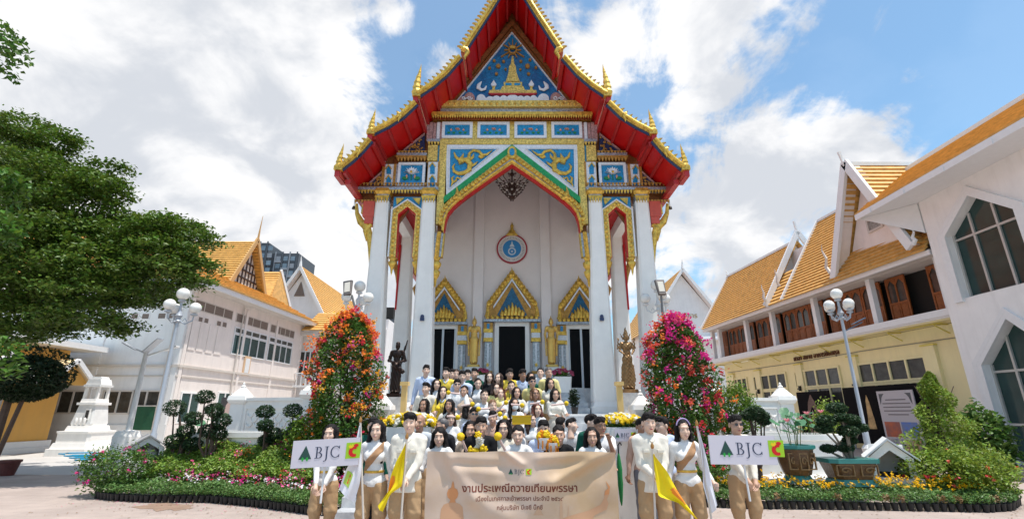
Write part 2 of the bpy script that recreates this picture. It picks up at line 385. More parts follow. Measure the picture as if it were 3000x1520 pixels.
# ================================================================ TEMPLE
TY = 15.0
def S(x, y, Y=TY): return P(1020+x/4.5, 330+y/4.5, Y)
def Z1(x, y, Y=TY): return P(949.4+x/2.33, y/2.33, Y)
def Z2(x, y, Y=TY): return P(949.4+x/2.33, 480+y/2.33, Y)
def mir(p, s): return [(-abs(x)*(-s) if False else (abs(x)*s if abs(x) > 1e-6 else 0.0), z) for x, z in p]
def LS(pts, Y=TY): return [S(x, y, Y) for x, y in pts]
def L1(pts, Y=TY): return [Z1(x, y, Y) for x, y in pts]
def L2(pts, Y=TY): return [Z2(x, y, Y) for x, y in pts]
temple = thing('temple_hall', 'white temple hall with gold and blue mosaic gable and red soffit behind the crowd', 'temple', (0, TY, 0), world=True)
SOFF = [[(0, 16.62), (-.8, 14.95), (-1.60, 13.38)], [(-1.70, 13.10), (-2.15, 12.46), (-2.6, 11.98), (-3.04, 11.62)],
        [(-3.10, 11.30), (-3.5, 10.83), (-3.95, 10.48), (-4.42, 10.20)], [(-4.46, 9.94), (-4.70, 9.58), (-4.98, 9.24), (-5.30, 8.94)]]
FY = 13.5
def offs(pl, d):
    out = []
    for i, p in enumerate(pl):
        a = pl[max(i-1, 0)]; b = pl[min(i+1, len(pl)-1)]; t = Vector((b[0]-a[0], b[1]-a[1])).normalized(); n = Vector((t.y, -t.x))
        if n.y < 0: n = -n
        out.append((p[0]+n.x*d, p[1]+n.y*d))
    return out
def lerp_poly(pl, t):
    ls = [math.dist(a, b) for a, b in zip(pl, pl[1:])]; tot = sum(ls); d = t*tot
    for (a, b), l in zip(zip(pl, pl[1:]), ls):
        if d <= l+1e-9:
            u = d/l; return (a[0]+(b[0]-a[0])*u, a[1]+(b[1]-a[1])*u), math.atan2(b[1]-a[1], b[0]-a[0])
        d -= l
    a, b = pl[-2:]; return b, math.atan2(b[1]-a[1], b[0]-a[0])
fin_mb = MB(); pts = [(0, 0), (.045, .02), (.062, .06), (.05, .105), (.02, .15), (-.012, .185), (-.006, .14), (-.03, .10), (-.045, .05), (-.035, .01)]
fin_mb.prism(pts, -.03, .03); fin_mb.prism([(x*.6, .02+z*.75) for x, z in pts], -.045, .045)
fin_me = fin_mb.mesh('bargeboard_fin', [gold])
def flame(mb, h, w):
    prof = [(.55, 0), (.6, .08), (.42, .16), (.5, .22), (.36, .32), (.40, .38), (.26, .5), (.29, .55), (.16, .68), (.17, .72), (.05, .9), (.0, 1)]
    n = 8; rings = []
    for r, t in prof: rings.append([mb.pt((r*w*math.cos(2*math.pi*i/n)+.10*w*math.sin(t*5), r*w*.6*math.sin(2*math.pi*i/n), t*h)) for i in range(n)])
    for a, b in zip(rings, rings[1:]):
        for i in range(n): mb.face((a[i], a[(i+1) % n], b[(i+1) % n], b[i]))
    mb.face(rings[0][::-1]); return mb
for s in (-1, 1):
    for ti, pl in enumerate(SOFF):
        q = mir(pl, s); back = 41.0
        mb = MB(); mb.strip(q, offs(q, .05), FY+.06, back); so = part('soffit', mb, [red], temple)
        o2 = offs(q, .053); mb = MB(); mb.strip(o2, offs(q, .17), FY+.10, back); part('roof_slope', mb, [roof_red], temple)
        # bargeboard
        mb = MB(); mb.strip(offs(q, -.01), offs(q, .16), FY-.06, FY+.055)
        bb = part('bargeboard', mb, [gold], temple)
        mb = MB(); mb.strip(offs(q, -.06), offs(q, -.012), FY-.02, FY+.055); part('edging', mb, [navy], bb)
        mb = MB(); k = 14; path = []; 
        for i in range(k+1):
            (x, z), a = lerp_poly(offs(q, .09), i/k); wob = .02*math.sin(i*math.pi) ; path.append((x, FY-.07, z+wob))
        mb.tube(path, .062, 8); part('moulding', mb, [gold], bb, smooth=True)
        if ti > 0:                      # curled naga neck hanging at the top of each lower tier
            (x, z), a = lerp_poly(offs(q, .10), .42); sc_ = 1.15 if ti == 1 else .8
            mb = MB(); cv = [(-.05, .10), (.06, .06), (.10, -.04), (.055, -.13), (.02, -.2), (.03, -.30)]
            if ti == 1: (x, z) = (s*1.60, 13.34)
            mb.tube([(x-s*u*sc_, FY-.08, z+w*sc_) for u, w in cv], [r*sc_ for r in (.06, .065, .065, .055, .04, .012)], 8)
            part('curled_scroll', mb, [gold], bb, smooth=True)
        oq = offs(q, .15); Lt = sum(math.dist(a, b) for a, b in zip(oq, oq[1:])); nf = int(Lt/(.172))
        for i in range(nf):
            (x, z), a = lerp_poly(oq, (i+.5)/nf)
            up = a if s > 0 else a+math.pi
            o = link('bargeboard_fin', fin_me, bb, loc=(x, FY, z)); o.rotation_euler = (0, -(up*1.0 if s > 0 else up) if False else (-(a) if s > 0 else -(a+math.pi)), 0)
            o.scale = (1 if s < 0 else -1, 1, 1); k_ = 1.0 if ti == 0 else .9; o.scale = (o.scale[0]*k_*1.05, k_*1.05, k_*1.05)
        # purlins under the soffit
        for i, u in enumerate({0: (.14, .36, .56, .77, .97), 1: (.03, .42, .72, .985), 2: (.0, .38, .72, 1.0), 3: (.0, .45, .97)}[ti]):
            (x, z), a = lerp_poly(offs(q, -.045), u); big = (ti > 0 and i == 0) or (u > .95)
            mb = MB(); h = .10 if big else .045; mb.box(x-(.055 if big else .035), x+(.055 if big else .035), FY+.08, TY+.02, z-h, z+.05); part('purlin', mb, [red_rib], so)
        if ti in (1, 2, 3):
            (x, z), a = lerp_poly(offs(q, .1), 1.0); hh = 1.2 if ti == 1 else .86
            mb = MB(); flame(mb, hh, .30 if ti == 1 else .23); mb.box(-.13, .13, -.09, .09, -.12, .02)
            o = link('corner_finial', mb.mesh('corner_finial', [gold]), bb, loc=(x+s*.02, FY, z)); o.rotation_euler = (0, -s*.04, 0); o.scale = (s, 1, 1)
            mb = MB(); mb.box(x-s*.02, x+s*.13, FY-.03, FY+.6, z-.32, z-.13); part('eave_fascia', mb, [red_rib], so)
# top ridge and apex finial
mb = MB(); flame(mb, 1.7, .3); link('roof_finial', mb.mesh('roof_finial', [gold]), temple, loc=(0, FY, 16.75))
# long eave faces
for s in (-1, 1):
    mb = MB(); mb.beam((s*5.36, FY, 8.86), (s*5.36, 41, 8.86), .07, .26); part('eave_board', mb, [red_pale], temple)
    mb = MB(); mb.beam((s*5.18, FY+.3, 8.66), (s*5.18, 41, 8.66), .16, .16); part('eave_beam', mb, [red_rib], temple)
    mb = MB(); mb.lathe([(.0, 0), (.07, .0), (.06, .05), (.04, .1), (.012, .12)], (s*5.36, TY+.1, 8.3), 10); mb.tube([(s*5.36, TY+.1, 8.42), (s*5.36, TY+.1, 8.6)], .008, 5); part('wind_bell', mb, [mat('dark bronze', (.05, .04, .03), .4, .7)], temple, smooth=True)
# ---- arch curves (left half, image left is -x)
A_in = L2([(1281, 12), (1130, 115), (975, 225), (930, 258), (880, 303), (848, 345), (830, 400), (818, 480)])
A_in[0] = (0.0, A_in[0][1]); A_in = [(-abs(x), z) for x, z in A_in]
zt_arch = A_in[0][1]
SA_in = LS([(800, 1250), (720, 1305), (672, 1350)]); zsa = SA_in[0][1]        # side arch inner
cx_sa = (Z2(572, 400)[0])
capz = Z2(400, 190)[1]
gw = []
gl = [p for pl in SOFF for p in pl]
w_in = [(x, z) for x, z in A_in] + [(A_in[-1][0]-.02, 7.0), (-2.50, 7.0)]
left = [(-5.2, 8.62)] + [(-4.02, 8.62)] + [(-4.02, 7.6), (-3.92, 7.62), (cx_sa, zsa+.02), (cx_sa*2+3.92, 7.62), (-3.04, 7.6), (-3.04, 8.62), (-2.5, 8.62), (-2.5, 7.0)] + w_in[::-1][1:]
top = [(x, z+.03) for x, z in gl][::-1]
outline = left+[(-x, z) for x, z in left[::-1][1:]]
outline = outline+[(-x, z) for x, z in top]+[(x, z) for x, z in top[::-1][1:]]
mb = MB(); mb.prism(outline, TY+.12, TY+.24); part('gable_wall', mb, [brown_gold], temple)
# ---- pediment
ped = [Z1(1281, 232), Z1(895, 714), Z1(1671, 714)]; ped[0] = (0, ped[0][1])
mb = MB(); mb.prism(ped, TY+.02, TY+.12); pedo = part('pediment_panel', mb, [blue_ped], temple)
def tri_strip(mb, P3, d0, d1, y0, y1):
    c = (sum(p[0] for p in P3)/3, sum(p[1] for p in P3)/3)
    A = [(c[0]+(p[0]-c[0])*d0, c[1]+(p[1]-c[1])*d0) for p in P3]; B = [(c[0]+(p[0]-c[0])*d1, c[1]+(p[1]-c[1])*d1) for p in P3]
    mb.strip(A+[A[0]], B+[B[0]], y0, y1)
mb = MB(); tri_strip(mb, ped, 1.0, 1.03, TY-.04, TY+.12); part('pediment_edging', mb, [white_g], temple)
mb = MB(); tri_strip(mb, ped, 1.032, 1.11, TY-.08, TY+.12); tri_strip(mb, ped, 1.125, 1.26, TY-.16, TY+.12); part('pediment_frame', mb, [brown_gold], temple)
def ZP(x, y, Y=TY): return P(1300+x/4.8325, 60+y/4.8325, Y)
def LPp(pts): return [ZP(x, y) for x, y in pts]
YR = TY-.05
def relief(pts, m, name, y=YR, parent=pedo, dep=.08): mb = MB(); mb.prism(LPp(pts), y, y+dep); return part(name, mb, [m], parent)
relief([(965, 530), (985, 530), (1000, 640), (1020, 670), (1030, 760), (1050, 820), (1075, 880), (880, 880), (900, 820), (918, 760), (925, 670), (950, 640)], gold_flat, 'spire', YR-.03)
relief([(850, 885), (1110, 885), (1110, 945), (850, 945)], gold_flat, 'spire_base')
relief([(875, 905), (960, 905), (960, 935), (875, 935)], blue_g, 'base_inlay', YR-.02); relief([(1000, 905), (1085, 905), (1085, 935), (1000, 935)], blue_g, 'base_inlay', YR-.02)
relief([(830, 947), (1125, 947), (1150, 1000), (1310, 1002), (1315, 1045), (640, 1045), (645, 1002), (805, 1000)], gold_flat, 'spire_terrace', YR-.01)
relief([(630, 1047), (1320, 1047), (1290, 1070), (670, 1070)], red_rib, 'terrace_underside', YR-.03)
mb = MB()
for k in range(12):
    a = k*math.pi/6+math.pi/2; lo_, hi_ = (52, 150) if k not in (4, 8) else (60, 190); hi_ = hi_ if k % 2 == 0 or k in (4, 8) else 120
    if abs(math.sin(a)+1) < .1: continue
    w = 7
    mb.prism(LPp([(975+lo_*math.cos(a)-w*math.sin(a), 430-lo_*math.sin(a)-w*math.cos(a)), (975+hi_*math.cos(a)-w*.7*math.sin(a), 430-hi_*math.sin(a)-w*.7*math.cos(a)), (975+hi_*math.cos(a)+w*.7*math.sin(a), 430-hi_*math.sin(a)+w*.7*math.cos(a)), (975+lo_*math.cos(a)+w*math.sin(a), 430-lo_*math.sin(a)+w*math.cos(a))]), YR, YR+.07)
ci = [(975+62*math.cos(t*math.pi/12), 430-62*math.sin(t*math.pi/12)) for t in range(25)]; cj = [(975+42*math.cos(t*math.pi/12), 430-42*math.sin(t*math.pi/12)) for t in range(25)]
mb.strip(LPp(ci), LPp(cj), YR-.02, YR+.07); part('radiant_disc', mb, [gold_dk], pedo)
relief([(975+24*math.cos(t*math.pi/8)*1.7-0, 405-18*math.sin(t*math.pi/8)) for t in range(16)], gold, 'disc_crown', YR-.05)
for x, y, r in ((715, 580, 22), (848, 590, 22), (772, 655, 36), (650, 685, 22), (875, 700, 18), (748, 765, 24), (1092, 588, 22), (1220, 565, 22), (1185, 655, 38), (1305, 675, 22), (1085, 705, 18), (1200, 765, 24)):
    relief([(x+r*(1 if i % 2 == 0 else .62)*math.sin(i*math.pi/8), y-r*(1 if i % 2 == 0 else .62)*math.cos(i*math.pi/8)) for i in range(16)], gold_dk, 'star')
for x in (708, 1240):
    relief([(x, 855), (x+20, 890), (x+40, 915), (x+24, 940), (x-24, 940), (x-40, 915), (x-20, 890)], white_g, 'urn_lid'); relief([(x-22, 942), (x+22, 942), (x+14, 965), (x+24, 1000), (x-24, 1000), (x-14, 965)], gold_flat, 'urn')
for s in (-1, 1):
    c = [(975+s*440, 880), (975+s*478, 930), (975+s*485, 965), (975+s*440, 998), (975+s*390, 985), (975+s*370, 940)]
    mb = MB(); mb.tube([(ZP(x, y)[0], YR, ZP(x, y)[1]) for x, y in c], [.02, .075, .08, .06, .05, .02], 8, flat=.6); part('white_scroll', mb, [white_g], pedo, smooth=True)
for x, w, h in ((530, 66, 130), (660, 66, 100), (745, 60, 110), (850, 60, 115), (975, 90, 125), (1090, 55, 110), (1180, 55, 110), (1270, 55, 115), (1410, 80, 140), (1345, 50, 85), (600, 45, 80)):
    relief([(x-w, 1188)]+[(x-w*math.cos(t*math.pi/8), 1188-h*(.45+.55*math.sin(t*math.pi/8))) for t in range(9)]+[(x+w, 1188)], white_g, 'mosaic_cloud', YR-.01*random.random())
for s in (-1, 1):
    for x, w, h in ((975+s*610, 80, 150), (975+s*690, 70, 90)):
        relief([(x-w, 1188)]+[(x-w*math.cos(t*math.pi/8), 1188-h*(.35+.65*math.sin(t*math.pi/8))) for t in range(9)]+[(x+w, 1188)], pink_g, 'mosaic_cloud', YR-.03)
        mb = MB(); mb.tube([(ZP(x+.5*w*math.cos(t)*(1-t/9), 1188)[0], YR-.04, ZP(0, 1120+.4*w*math.sin(t)*(1-t/9))[1]) for t in np.arange(0, 8, .5)], .025, 6); part('cloud_swirl', mb, [white_g], pedo, smooth=True)
# ---- cornice with teeth
def rows(mb, x0, x1, z, y, step, w, h, d=.07):
    n = max(1, int((x1-x0)/step))
    for i in range(n):
        x = x0+(i+.5)*(x1-x0)/n
        a = [mb.pt(p) for p in ((x-w/2, y, z), (x+w/2, y, z), (x+w/2, y+d, z), (x-w/2, y+d, z))]; t = mb.pt((x, y+d*.3, z-h)); mb.face(a)
        for k in range(4): mb.face((a[k], a[(k+1) % 4], t))
xc0 = -abs(S(1150, 40)[0])
zc = [Z1(0, y)[1] for y in (718, 760, 782, 800, 812, 838)]
mb = MB(); mb.box(xc0+.1, -xc0-.1, TY-.28, TY+.12, zc[1], zc[0]); cor = part('cornice', mb, [gold_flat], temple)
mb = MB(); mb.box(xc0+.02, -xc0-.02, TY-.18, TY+.12, zc[3], zc[1]-.003); part('cornice_band', mb, [grey_g], cor)
mb = MB(); mb.box(xc0-.08, -xc0+.08, TY-.34, TY+.12, zc[4]-.05, zc[3]-.003); part('cornice_lip', mb, [gold], cor)
mb = MB(); rows(mb, xc0-.06, -xc0+.06, zc[4]-.052, TY-.32, .085, .075, .12, .1); part('cornice_teeth', mb, [gold], cor, kind='stuff')
mb = MB(); rows(mb, xc0-.06, -xc0+.06, zc[4]-.052, TY-.20, .085, .08, .14, .1); part('lower_teeth', mb, [mat('dark red', (.25, .02, .01), .5)], cor, kind='stuff')
mb = MB(); n = 24
for i in range(n):
    x = (xc0+.2)+(i+.5)*(-2*xc0-.4)/n; mb.ball((x, TY-.29, (zc[0]+zc[1])/2), .05, 8, 6, (1, .7, 1.3))
part('cornice_bead', mb, [gold], cor, smooth=True, kind='stuff')
# ---- frieze panels
def rect(mb, a, b, y0, y1): mb.box(a[0], b[0], y0, y1, b[1], a[1])
zf0, zf1 = S(0, 134)[1], S(0, 362)[1]
mb = MB(); xw = abs(S(1235, 200)[0]); mb.box(-xw, xw, TY, TY+.12, zf1, zf0+.05); fz = part('frieze_board', mb, [gold_flat], temple)
def frame_rect(mb, x0, x1, z0, z1, t, y0, y1):
    mb.box(x0, x1, y0, y1, z1-t, z1); mb.box(x0, x1, y0, y1, z0, z0+t); mb.box(x0, x0+t, y0, y1, z0+t+.001, z1-t-.001); mb.box(x1-t, x1, y0, y1, z0+t+.001, z1-t-.001)
lotus_pink = mat('lotus pink tile', (.72, .32, .20), .4); lotus_g = mat('lotus leaf tile', (.02, .22, .06), .35)
pc = [(S(1240, 240)[0], S(1642, 240)[0]), (S(1706, 240)[0], S(2128, 240)[0])]
for s in (-1, 1):
    for (x0, x1) in pc:
        a, b = sorted((abs(x0)*s, abs(x1)*s)); z1, z0 = S(0, 136)[1], S(0, 346)[1]
        mb = MB(); mb.box(a+.04, b-.04, TY-.02, TY, z0+.04, z1-.02); pn = part('frieze_panel', mb, [blue_g], temple)
        mb = MB(); frame_rect(mb, a, b, z0, z1, .10, TY-.07, TY-.001); part('panel_frame', mb, [white_g], pn)
        c = (a+b)/2; zc_ = (z0+z1)/2
        mb = MB()
        for k in range(5):
            t = (k-2)*.45; mb.prism([(c+.02*math.cos(t), zc_+.0), (c+math.sin(t)*.075-.02, zc_+.04+math.cos(t)*.03), (c+math.sin(t)*.10, zc_+math.cos(t)*.09+.01), (c+math.sin(t)*.075+.025, zc_+.03)], TY-.06, TY-.02)
        for dx in (-.22, .22): mb.prism([(c+dx-.04, zc_), (c+dx, zc_-.02), (c+dx+.04, zc_), (c+dx, zc_+.07)], TY-.05, TY-.02)
        part('lotus_flower', mb, [lotus_pink], pn)
        mb = MB()
        for dx in (-.30, -.12, .10, .28): mb.lathe([(.001, 0), (.055, 0), (.001, .001)], (0, 0, 0), 4) if False else mb.prism([(c+dx+.055*math.cos(t*math.pi/4), zc_-.10+.035*math.sin(t*math.pi/4)) for t in range(8)], TY-.05, TY-.02)
        part('lotus_leaves', mb, [lotus_g], pn)
# ---- gold portal frame, spandrels
xg0, xg1 = abs(S(1198, 700)[0]), abs(S(1292, 700)[0]); zg_top, zg_in, zg_bot = S(0, 363)[1], S(0, 428)[1], 7.35
for s in (-1, 1):
    mb = MB(); mb.box(s*xg0, s*xg1, TY-.06, TY+.12, 7.7, zg_in-.001); part('gold_portal_post', mb, [gold_flat], temple)
mb = MB(); mb.box(-xg0, xg0, TY-.062, TY+.12, zg_in, zg_top-.002); part('gold_portal_lintel', mb, [gold_flat], temple)
tri_w = LS([(1294, 432), (2128, 432), (1294, 1110)]); tri_w[1] = (-.02, tri_w[1][1])
tri_b = LS([(1350, 497), (1965, 497), (1340, 1010)])
grn = LS([(2132, 434), (2112, 560), (1262, 1200), (1264, 1120)]); 
B_out = LS([(2160, 545), (1900, 735), (1600, 970), (1420, 1105), (1330, 1180), (1270, 1245)])+[Z2(795, 330), Z2(788, 400)]
B_out[0] = (0.0, S(0, 535)[1])
B_out = [(-abs(x), z) for x, z in B_out]
def naga(mb, pts, r, Yv, s):
    mb.tube([(s*abs(S(x, y)[0]), Yv, S(x, y)[1]) for x, y in pts], r, 8, flat=.7)
for s in (-1, 1):
    mb = MB(); mb.prism(mir([(x, z) for x, z in (tri_w[0], tri_w[1], (-.02, S(0, 470)[1]), (tri_w[2][0], tri_w[2][1]))], s), TY-.04, TY+.12); w_ = part('spandrel_frame', mb, [white_g], temple)
    mb = MB(); mb.prism(mir(tri_b, s), TY-.06, TY-.041); bl = part('spandrel_panel', mb, [blue_g], w_)
    mb = MB(); mb.strip(mir(tri_b, s)+[mir(tri_b, s)[0]], [(p[0]+(p[0]-c_[0])*.04, p[1]+(p[1]-c_[1])*.04) for c_ in [(sum(q[0] for q in mir(tri_b, s))/3, sum(q[1] for q in mir(tri_b, s))/3)] for p in mir(tri_b, s)+[mir(tri_b, s)[0]]], TY-.10, TY-.04); part('panel_edge', mb, [white_g], w_)
    mb = MB(); g = mir(LS([(2145, 436), (1262, 1124)]), s); g2 = mir(LS([(2145, 530), (1262, 1204)]), s); g[0] = (0, g[0][1]); g2[0] = (0, g2[0][1])
    mb.strip(g, g2, TY-.08, TY+.12); part('green_band', mb, [green_g], temple)
    mb = MB()
    naga(mb, [(1400, 540), (1420, 600), (1470, 640), (1560, 640), (1610, 690), (1600, 770), (1540, 810), (1460, 820), (1400, 790), (1385, 730), (1410, 690)], [.02, .05, .07, .10, .10, .095, .085, .07, .055, .04, .015], TY-.09, s)
    naga(mb, [(1590, 650), (1600, 560), (1650, 515), (1730, 530), (1770, 580), (1830, 570), (1900, 515)], [.08, .05, .05, .055, .06, .045, .012], TY-.09, s)
    naga(mb, [(1500, 690), (1480, 650), (1510, 600), (1525, 555)], [.10, .09, .05, .01], TY-.10, s)
    naga(mb, [(1730, 590), (1760, 610), (1800, 600)], [.06, .05, .01], TY-.09, s)
    naga(mb, [(1610, 640), (1650, 600), (1660, 560)], [.05, .045, .01], TY-.09, s); naga(mb, [(1630, 720), (1680, 690), (1710, 660)], [.05, .04, .01], TY-.09, s)
    naga(mb, [(1360, 985), (1385, 930), (1370, 880), (1400, 850)], [.02, .045, .04, .01], TY-.09, s); naga(mb, [(1375, 940), (1430, 910), (1430, 870)], [.04, .04, .01], TY-.09, s)
    naga(mb, [(1440, 870), (1480, 890), (1490, 860)], [.035, .03, .01], TY-.09, s)
    part('naga_scroll', mb, [gold], bl, smooth=True)
# arch band with leaf relief
for s in (-1, 1):
    a = mir(A_in, s); b = mir(B_out, s)
    mb = MB(); mb.strip(a, b, TY-.14, TY+.12); ab = part('arch_band', mb, [gold_flat], temple)
    mb = MB(); a2 = [(p[0], p[1]-.001) for p in a]; a3 = []
    for i, p in enumerate(a):
        q = b[i]; d = Vector((p[0]-q[0], p[1]-q[1])).normalized(); a3.append((p[0]+d.x*.05, p[1]+d.y*.05))
    mb.strip(a3, a, TY-.10, TY+.115); part('red_intrados', mb, [red], ab)
    mb = MB()
    am = [((p[0]*.82+q[0]*.18), (p[1]*.82+q[1]*.18)) for p, q in zip(a, b)]; mb.tube([(x, TY-.16, z) for x, z in am], .045, 8); 
    am2 = [((p[0]*.6+q[0]*.4), (p[1]*.6+q[1]*.4)) for p, q in zip(a, b)]; part('arch_moulding', mb, [gold], ab, smooth=True)
    mb = MB(); mb.strip([((p[0]*.68+q[0]*.32), (p[1]*.68+q[1]*.32)) for p, q in zip(a, b)], [((p[0]*.6+q[0]*.4), (p[1]*.6+q[1]*.4)) for p, q in zip(a, b)], TY-.155, TY-.13); part('grey_inlay', mb, [grey_g], ab)
    am4 = [((p[0]*.34+q[0]*.66), (p[1]*.34+q[1]*.66)) for p, q in zip(a, b)]
    for i in range(24):
        (x, z), an = lerp_poly(am4, (i+.5)/24); mb = MB(); t = random.uniform(-.5, .5)
        mb.ball((x, TY-.15, z), .085, 8, 6, (1.0, .55, 1.0)); mb.tube([(x, TY-.17, z-.07), (x+s*.05*math.cos(t), TY-.19, z), (x+s*.0, TY-.17, z+.12)], [.05, .045, .01], 6)
        part('leaf_boss', mb, [gold], ab, smooth=True)
    # hanging legs of the arch down the inside of the column
    lp = [(abs(A_in[-1][0])*s, A_in[-1][1]), (s*(abs(Z2(800, 620)[0])), Z2(0, 620)[1])]
    zb = Z2(0, 640)[1]; ztp = A_in[-1][1]; xin, xout = abs(A_in[-1][0]), 2.50
    mb = MB(); mb.strip([(s*xin, ztp), (s*(xin+.05), zb)], [(s*(xout+.02), ztp), (s*(xout+.06), zb)], TY-.12, TY+.10); hg = part('arch_leg', mb, [grey_g], temple)
    mb = MB(); mb.strip([(s*(xin-.04), ztp), (s*(xin+.01), zb)], [(s*xin, ztp), (s*(xin+.05), zb)], TY-.10, TY+.10); part('leg_edging', mb, [gold], hg)
    n = 10
    for i in range(n):
        z = ztp+(zb-ztp)*(i+.5)/n; x = s*(xin+.14+.05*i/n); mb = MB(); mb.ball((x, TY-.13, z), .085, 8, 6, (.9, .6, 1.15)); mb.tube([(x-s*.06, TY-.15, z+.05), (x, TY-.19, z), (x+s*.07, TY-.16, z-.12)], [.03, .05, .012], 6)
        part('leaf_boss', mb, [gold], hg, smooth=True)
    mb = MB(); mb.lathe([(.0, -1.02), (.03, -.95), (.05, -.75), (.12, -.62), (.15, -.5), (.09, -.42), (.16, -.3), (.17, -.2), (.10, -.12), (.15, -.02), (.12, .04)], (s*(xin+.21), TY-.02, zb), 10, sy=.7); part('pendant_tip', mb, [gold], hg, smooth=True)
    # cusp where arch turns down
    x, z = A_in[3][0]*-s*-1 if False else s*abs(A_in[3][0]), A_in[3][1]
    mb = MB(); mb.tube([(x+s*.22, TY-.18, z+.02), (x+s*.08, TY-.2, z+.06), (x-s*.04, TY-.2, z+.03), (x-s*.13, TY-.18, z+.05)], [.05, .08, .07, .015], 8); part('cusp', mb, [gold], ab, smooth=True)
    # flame crest on the outside of the arch
    x, z = s*abs(S(1440, 1060)[0]), S(0, 1105)[1]; mb = MB(); flame(mb, .34, .12); o = link('crest', mb.mesh('crest', [gold]), temple, loc=(x, TY-.13, z))
mb = MB(); zz_ = S(0, 560)[1]; mb.prism([(.16*math.sin(t*math.pi/5)*(1 if t not in (0,) else 1), zz_+.24*math.cos(t*math.pi/5)) for t in range(10)], TY-.2, TY-.1); kk = part('keystone_medallion', mb, [gold], temple)
mb = MB(); mb.prism([(.09*math.sin(t*math.pi/5), zz_+.14*math.cos(t*math.pi/5)) for t in range(10)], TY-.23, TY-.2); part('blue_inset', mb, [blue_g], kk)
# ---- columns
ZB = 1.70
col_x = [(-4.28, -4.36), (-2.74, -2.80), (2.74, 2.80), (4.28, 4.36)]
zcap = Z2(0, 262)[1]
def column(cx0, cx1, y, z0, z1, mat_=plaster):
    mb = MB(); mb.frust(cx0, y, z0+.35, z1, .345, .33, .22, .22, .06)
    for v in range(8, 16): pass
    k = [i for i, v in enumerate(mb.v) if v[2] > z1-.01]
    for i in k: mb.v[i] = (mb.v[i][0]+(cx1-cx0), mb.v[i][1], mb.v[i][2])
    c = part('column', mb, [mat_], temple)
    mb = MB(); mb.frust(cx0, y, z0, z0+.2, .42, .42, .42, .42, .03); mb.frust(cx0, y, z0+.2, z0+.35, .38, .38, .32, .32, .03); part('column_base', mb, [mat_], c)
    return c
for (a, b) in col_x:
    c = column(a, b, TY+.05, ZB, zcap)
    ztp = Z2(0, 185)[1]; mb = MB(); mb.frust(b, TY+.05, zcap+.02, ztp-.12, .22, .22, .23, .23, .05); part('capital_neck', mb, [grey_g], c)
    mb = MB(); mb.frust(b, TY+.05, ztp-.20, ztp-.10, .24, .24, .29, .29, .05); mb.frust(b, TY+.05, ztp-.10, ztp+.03, .29, .29, .25, .25, .05); part('capital_ring', mb, [gold], c)
    mb = MB()
    for dx in (-.18, -.09, 0, .09, .18): mb.prism([(b+dx-.045, zcap+.10), (b+dx+.045, zcap+.10), (b+dx, zcap-.10)], TY-.20, TY-.16)
    mb.box(b-.235, b+.235, TY-.205, TY-.155, zcap+.1, zcap+.17); part('capital_petals', mb, [gold], c)
for y in (19.0, 23.5, 28.0, 32.5, 37.0):
    for s in (-1, 1): column(s*4.3, s*4.34, y, ZB, 9.0)
for s in (-1, 1):
    mb = MB(); mb.box(s*2.76-.06, s*2.76+.06, TY-.32, TY-.22, 4.42, 4.52); mb.ball((s*2.76, TY-.30, 4.55), .06, 8, 6); part('column_lamp', mb, [navy], temple)
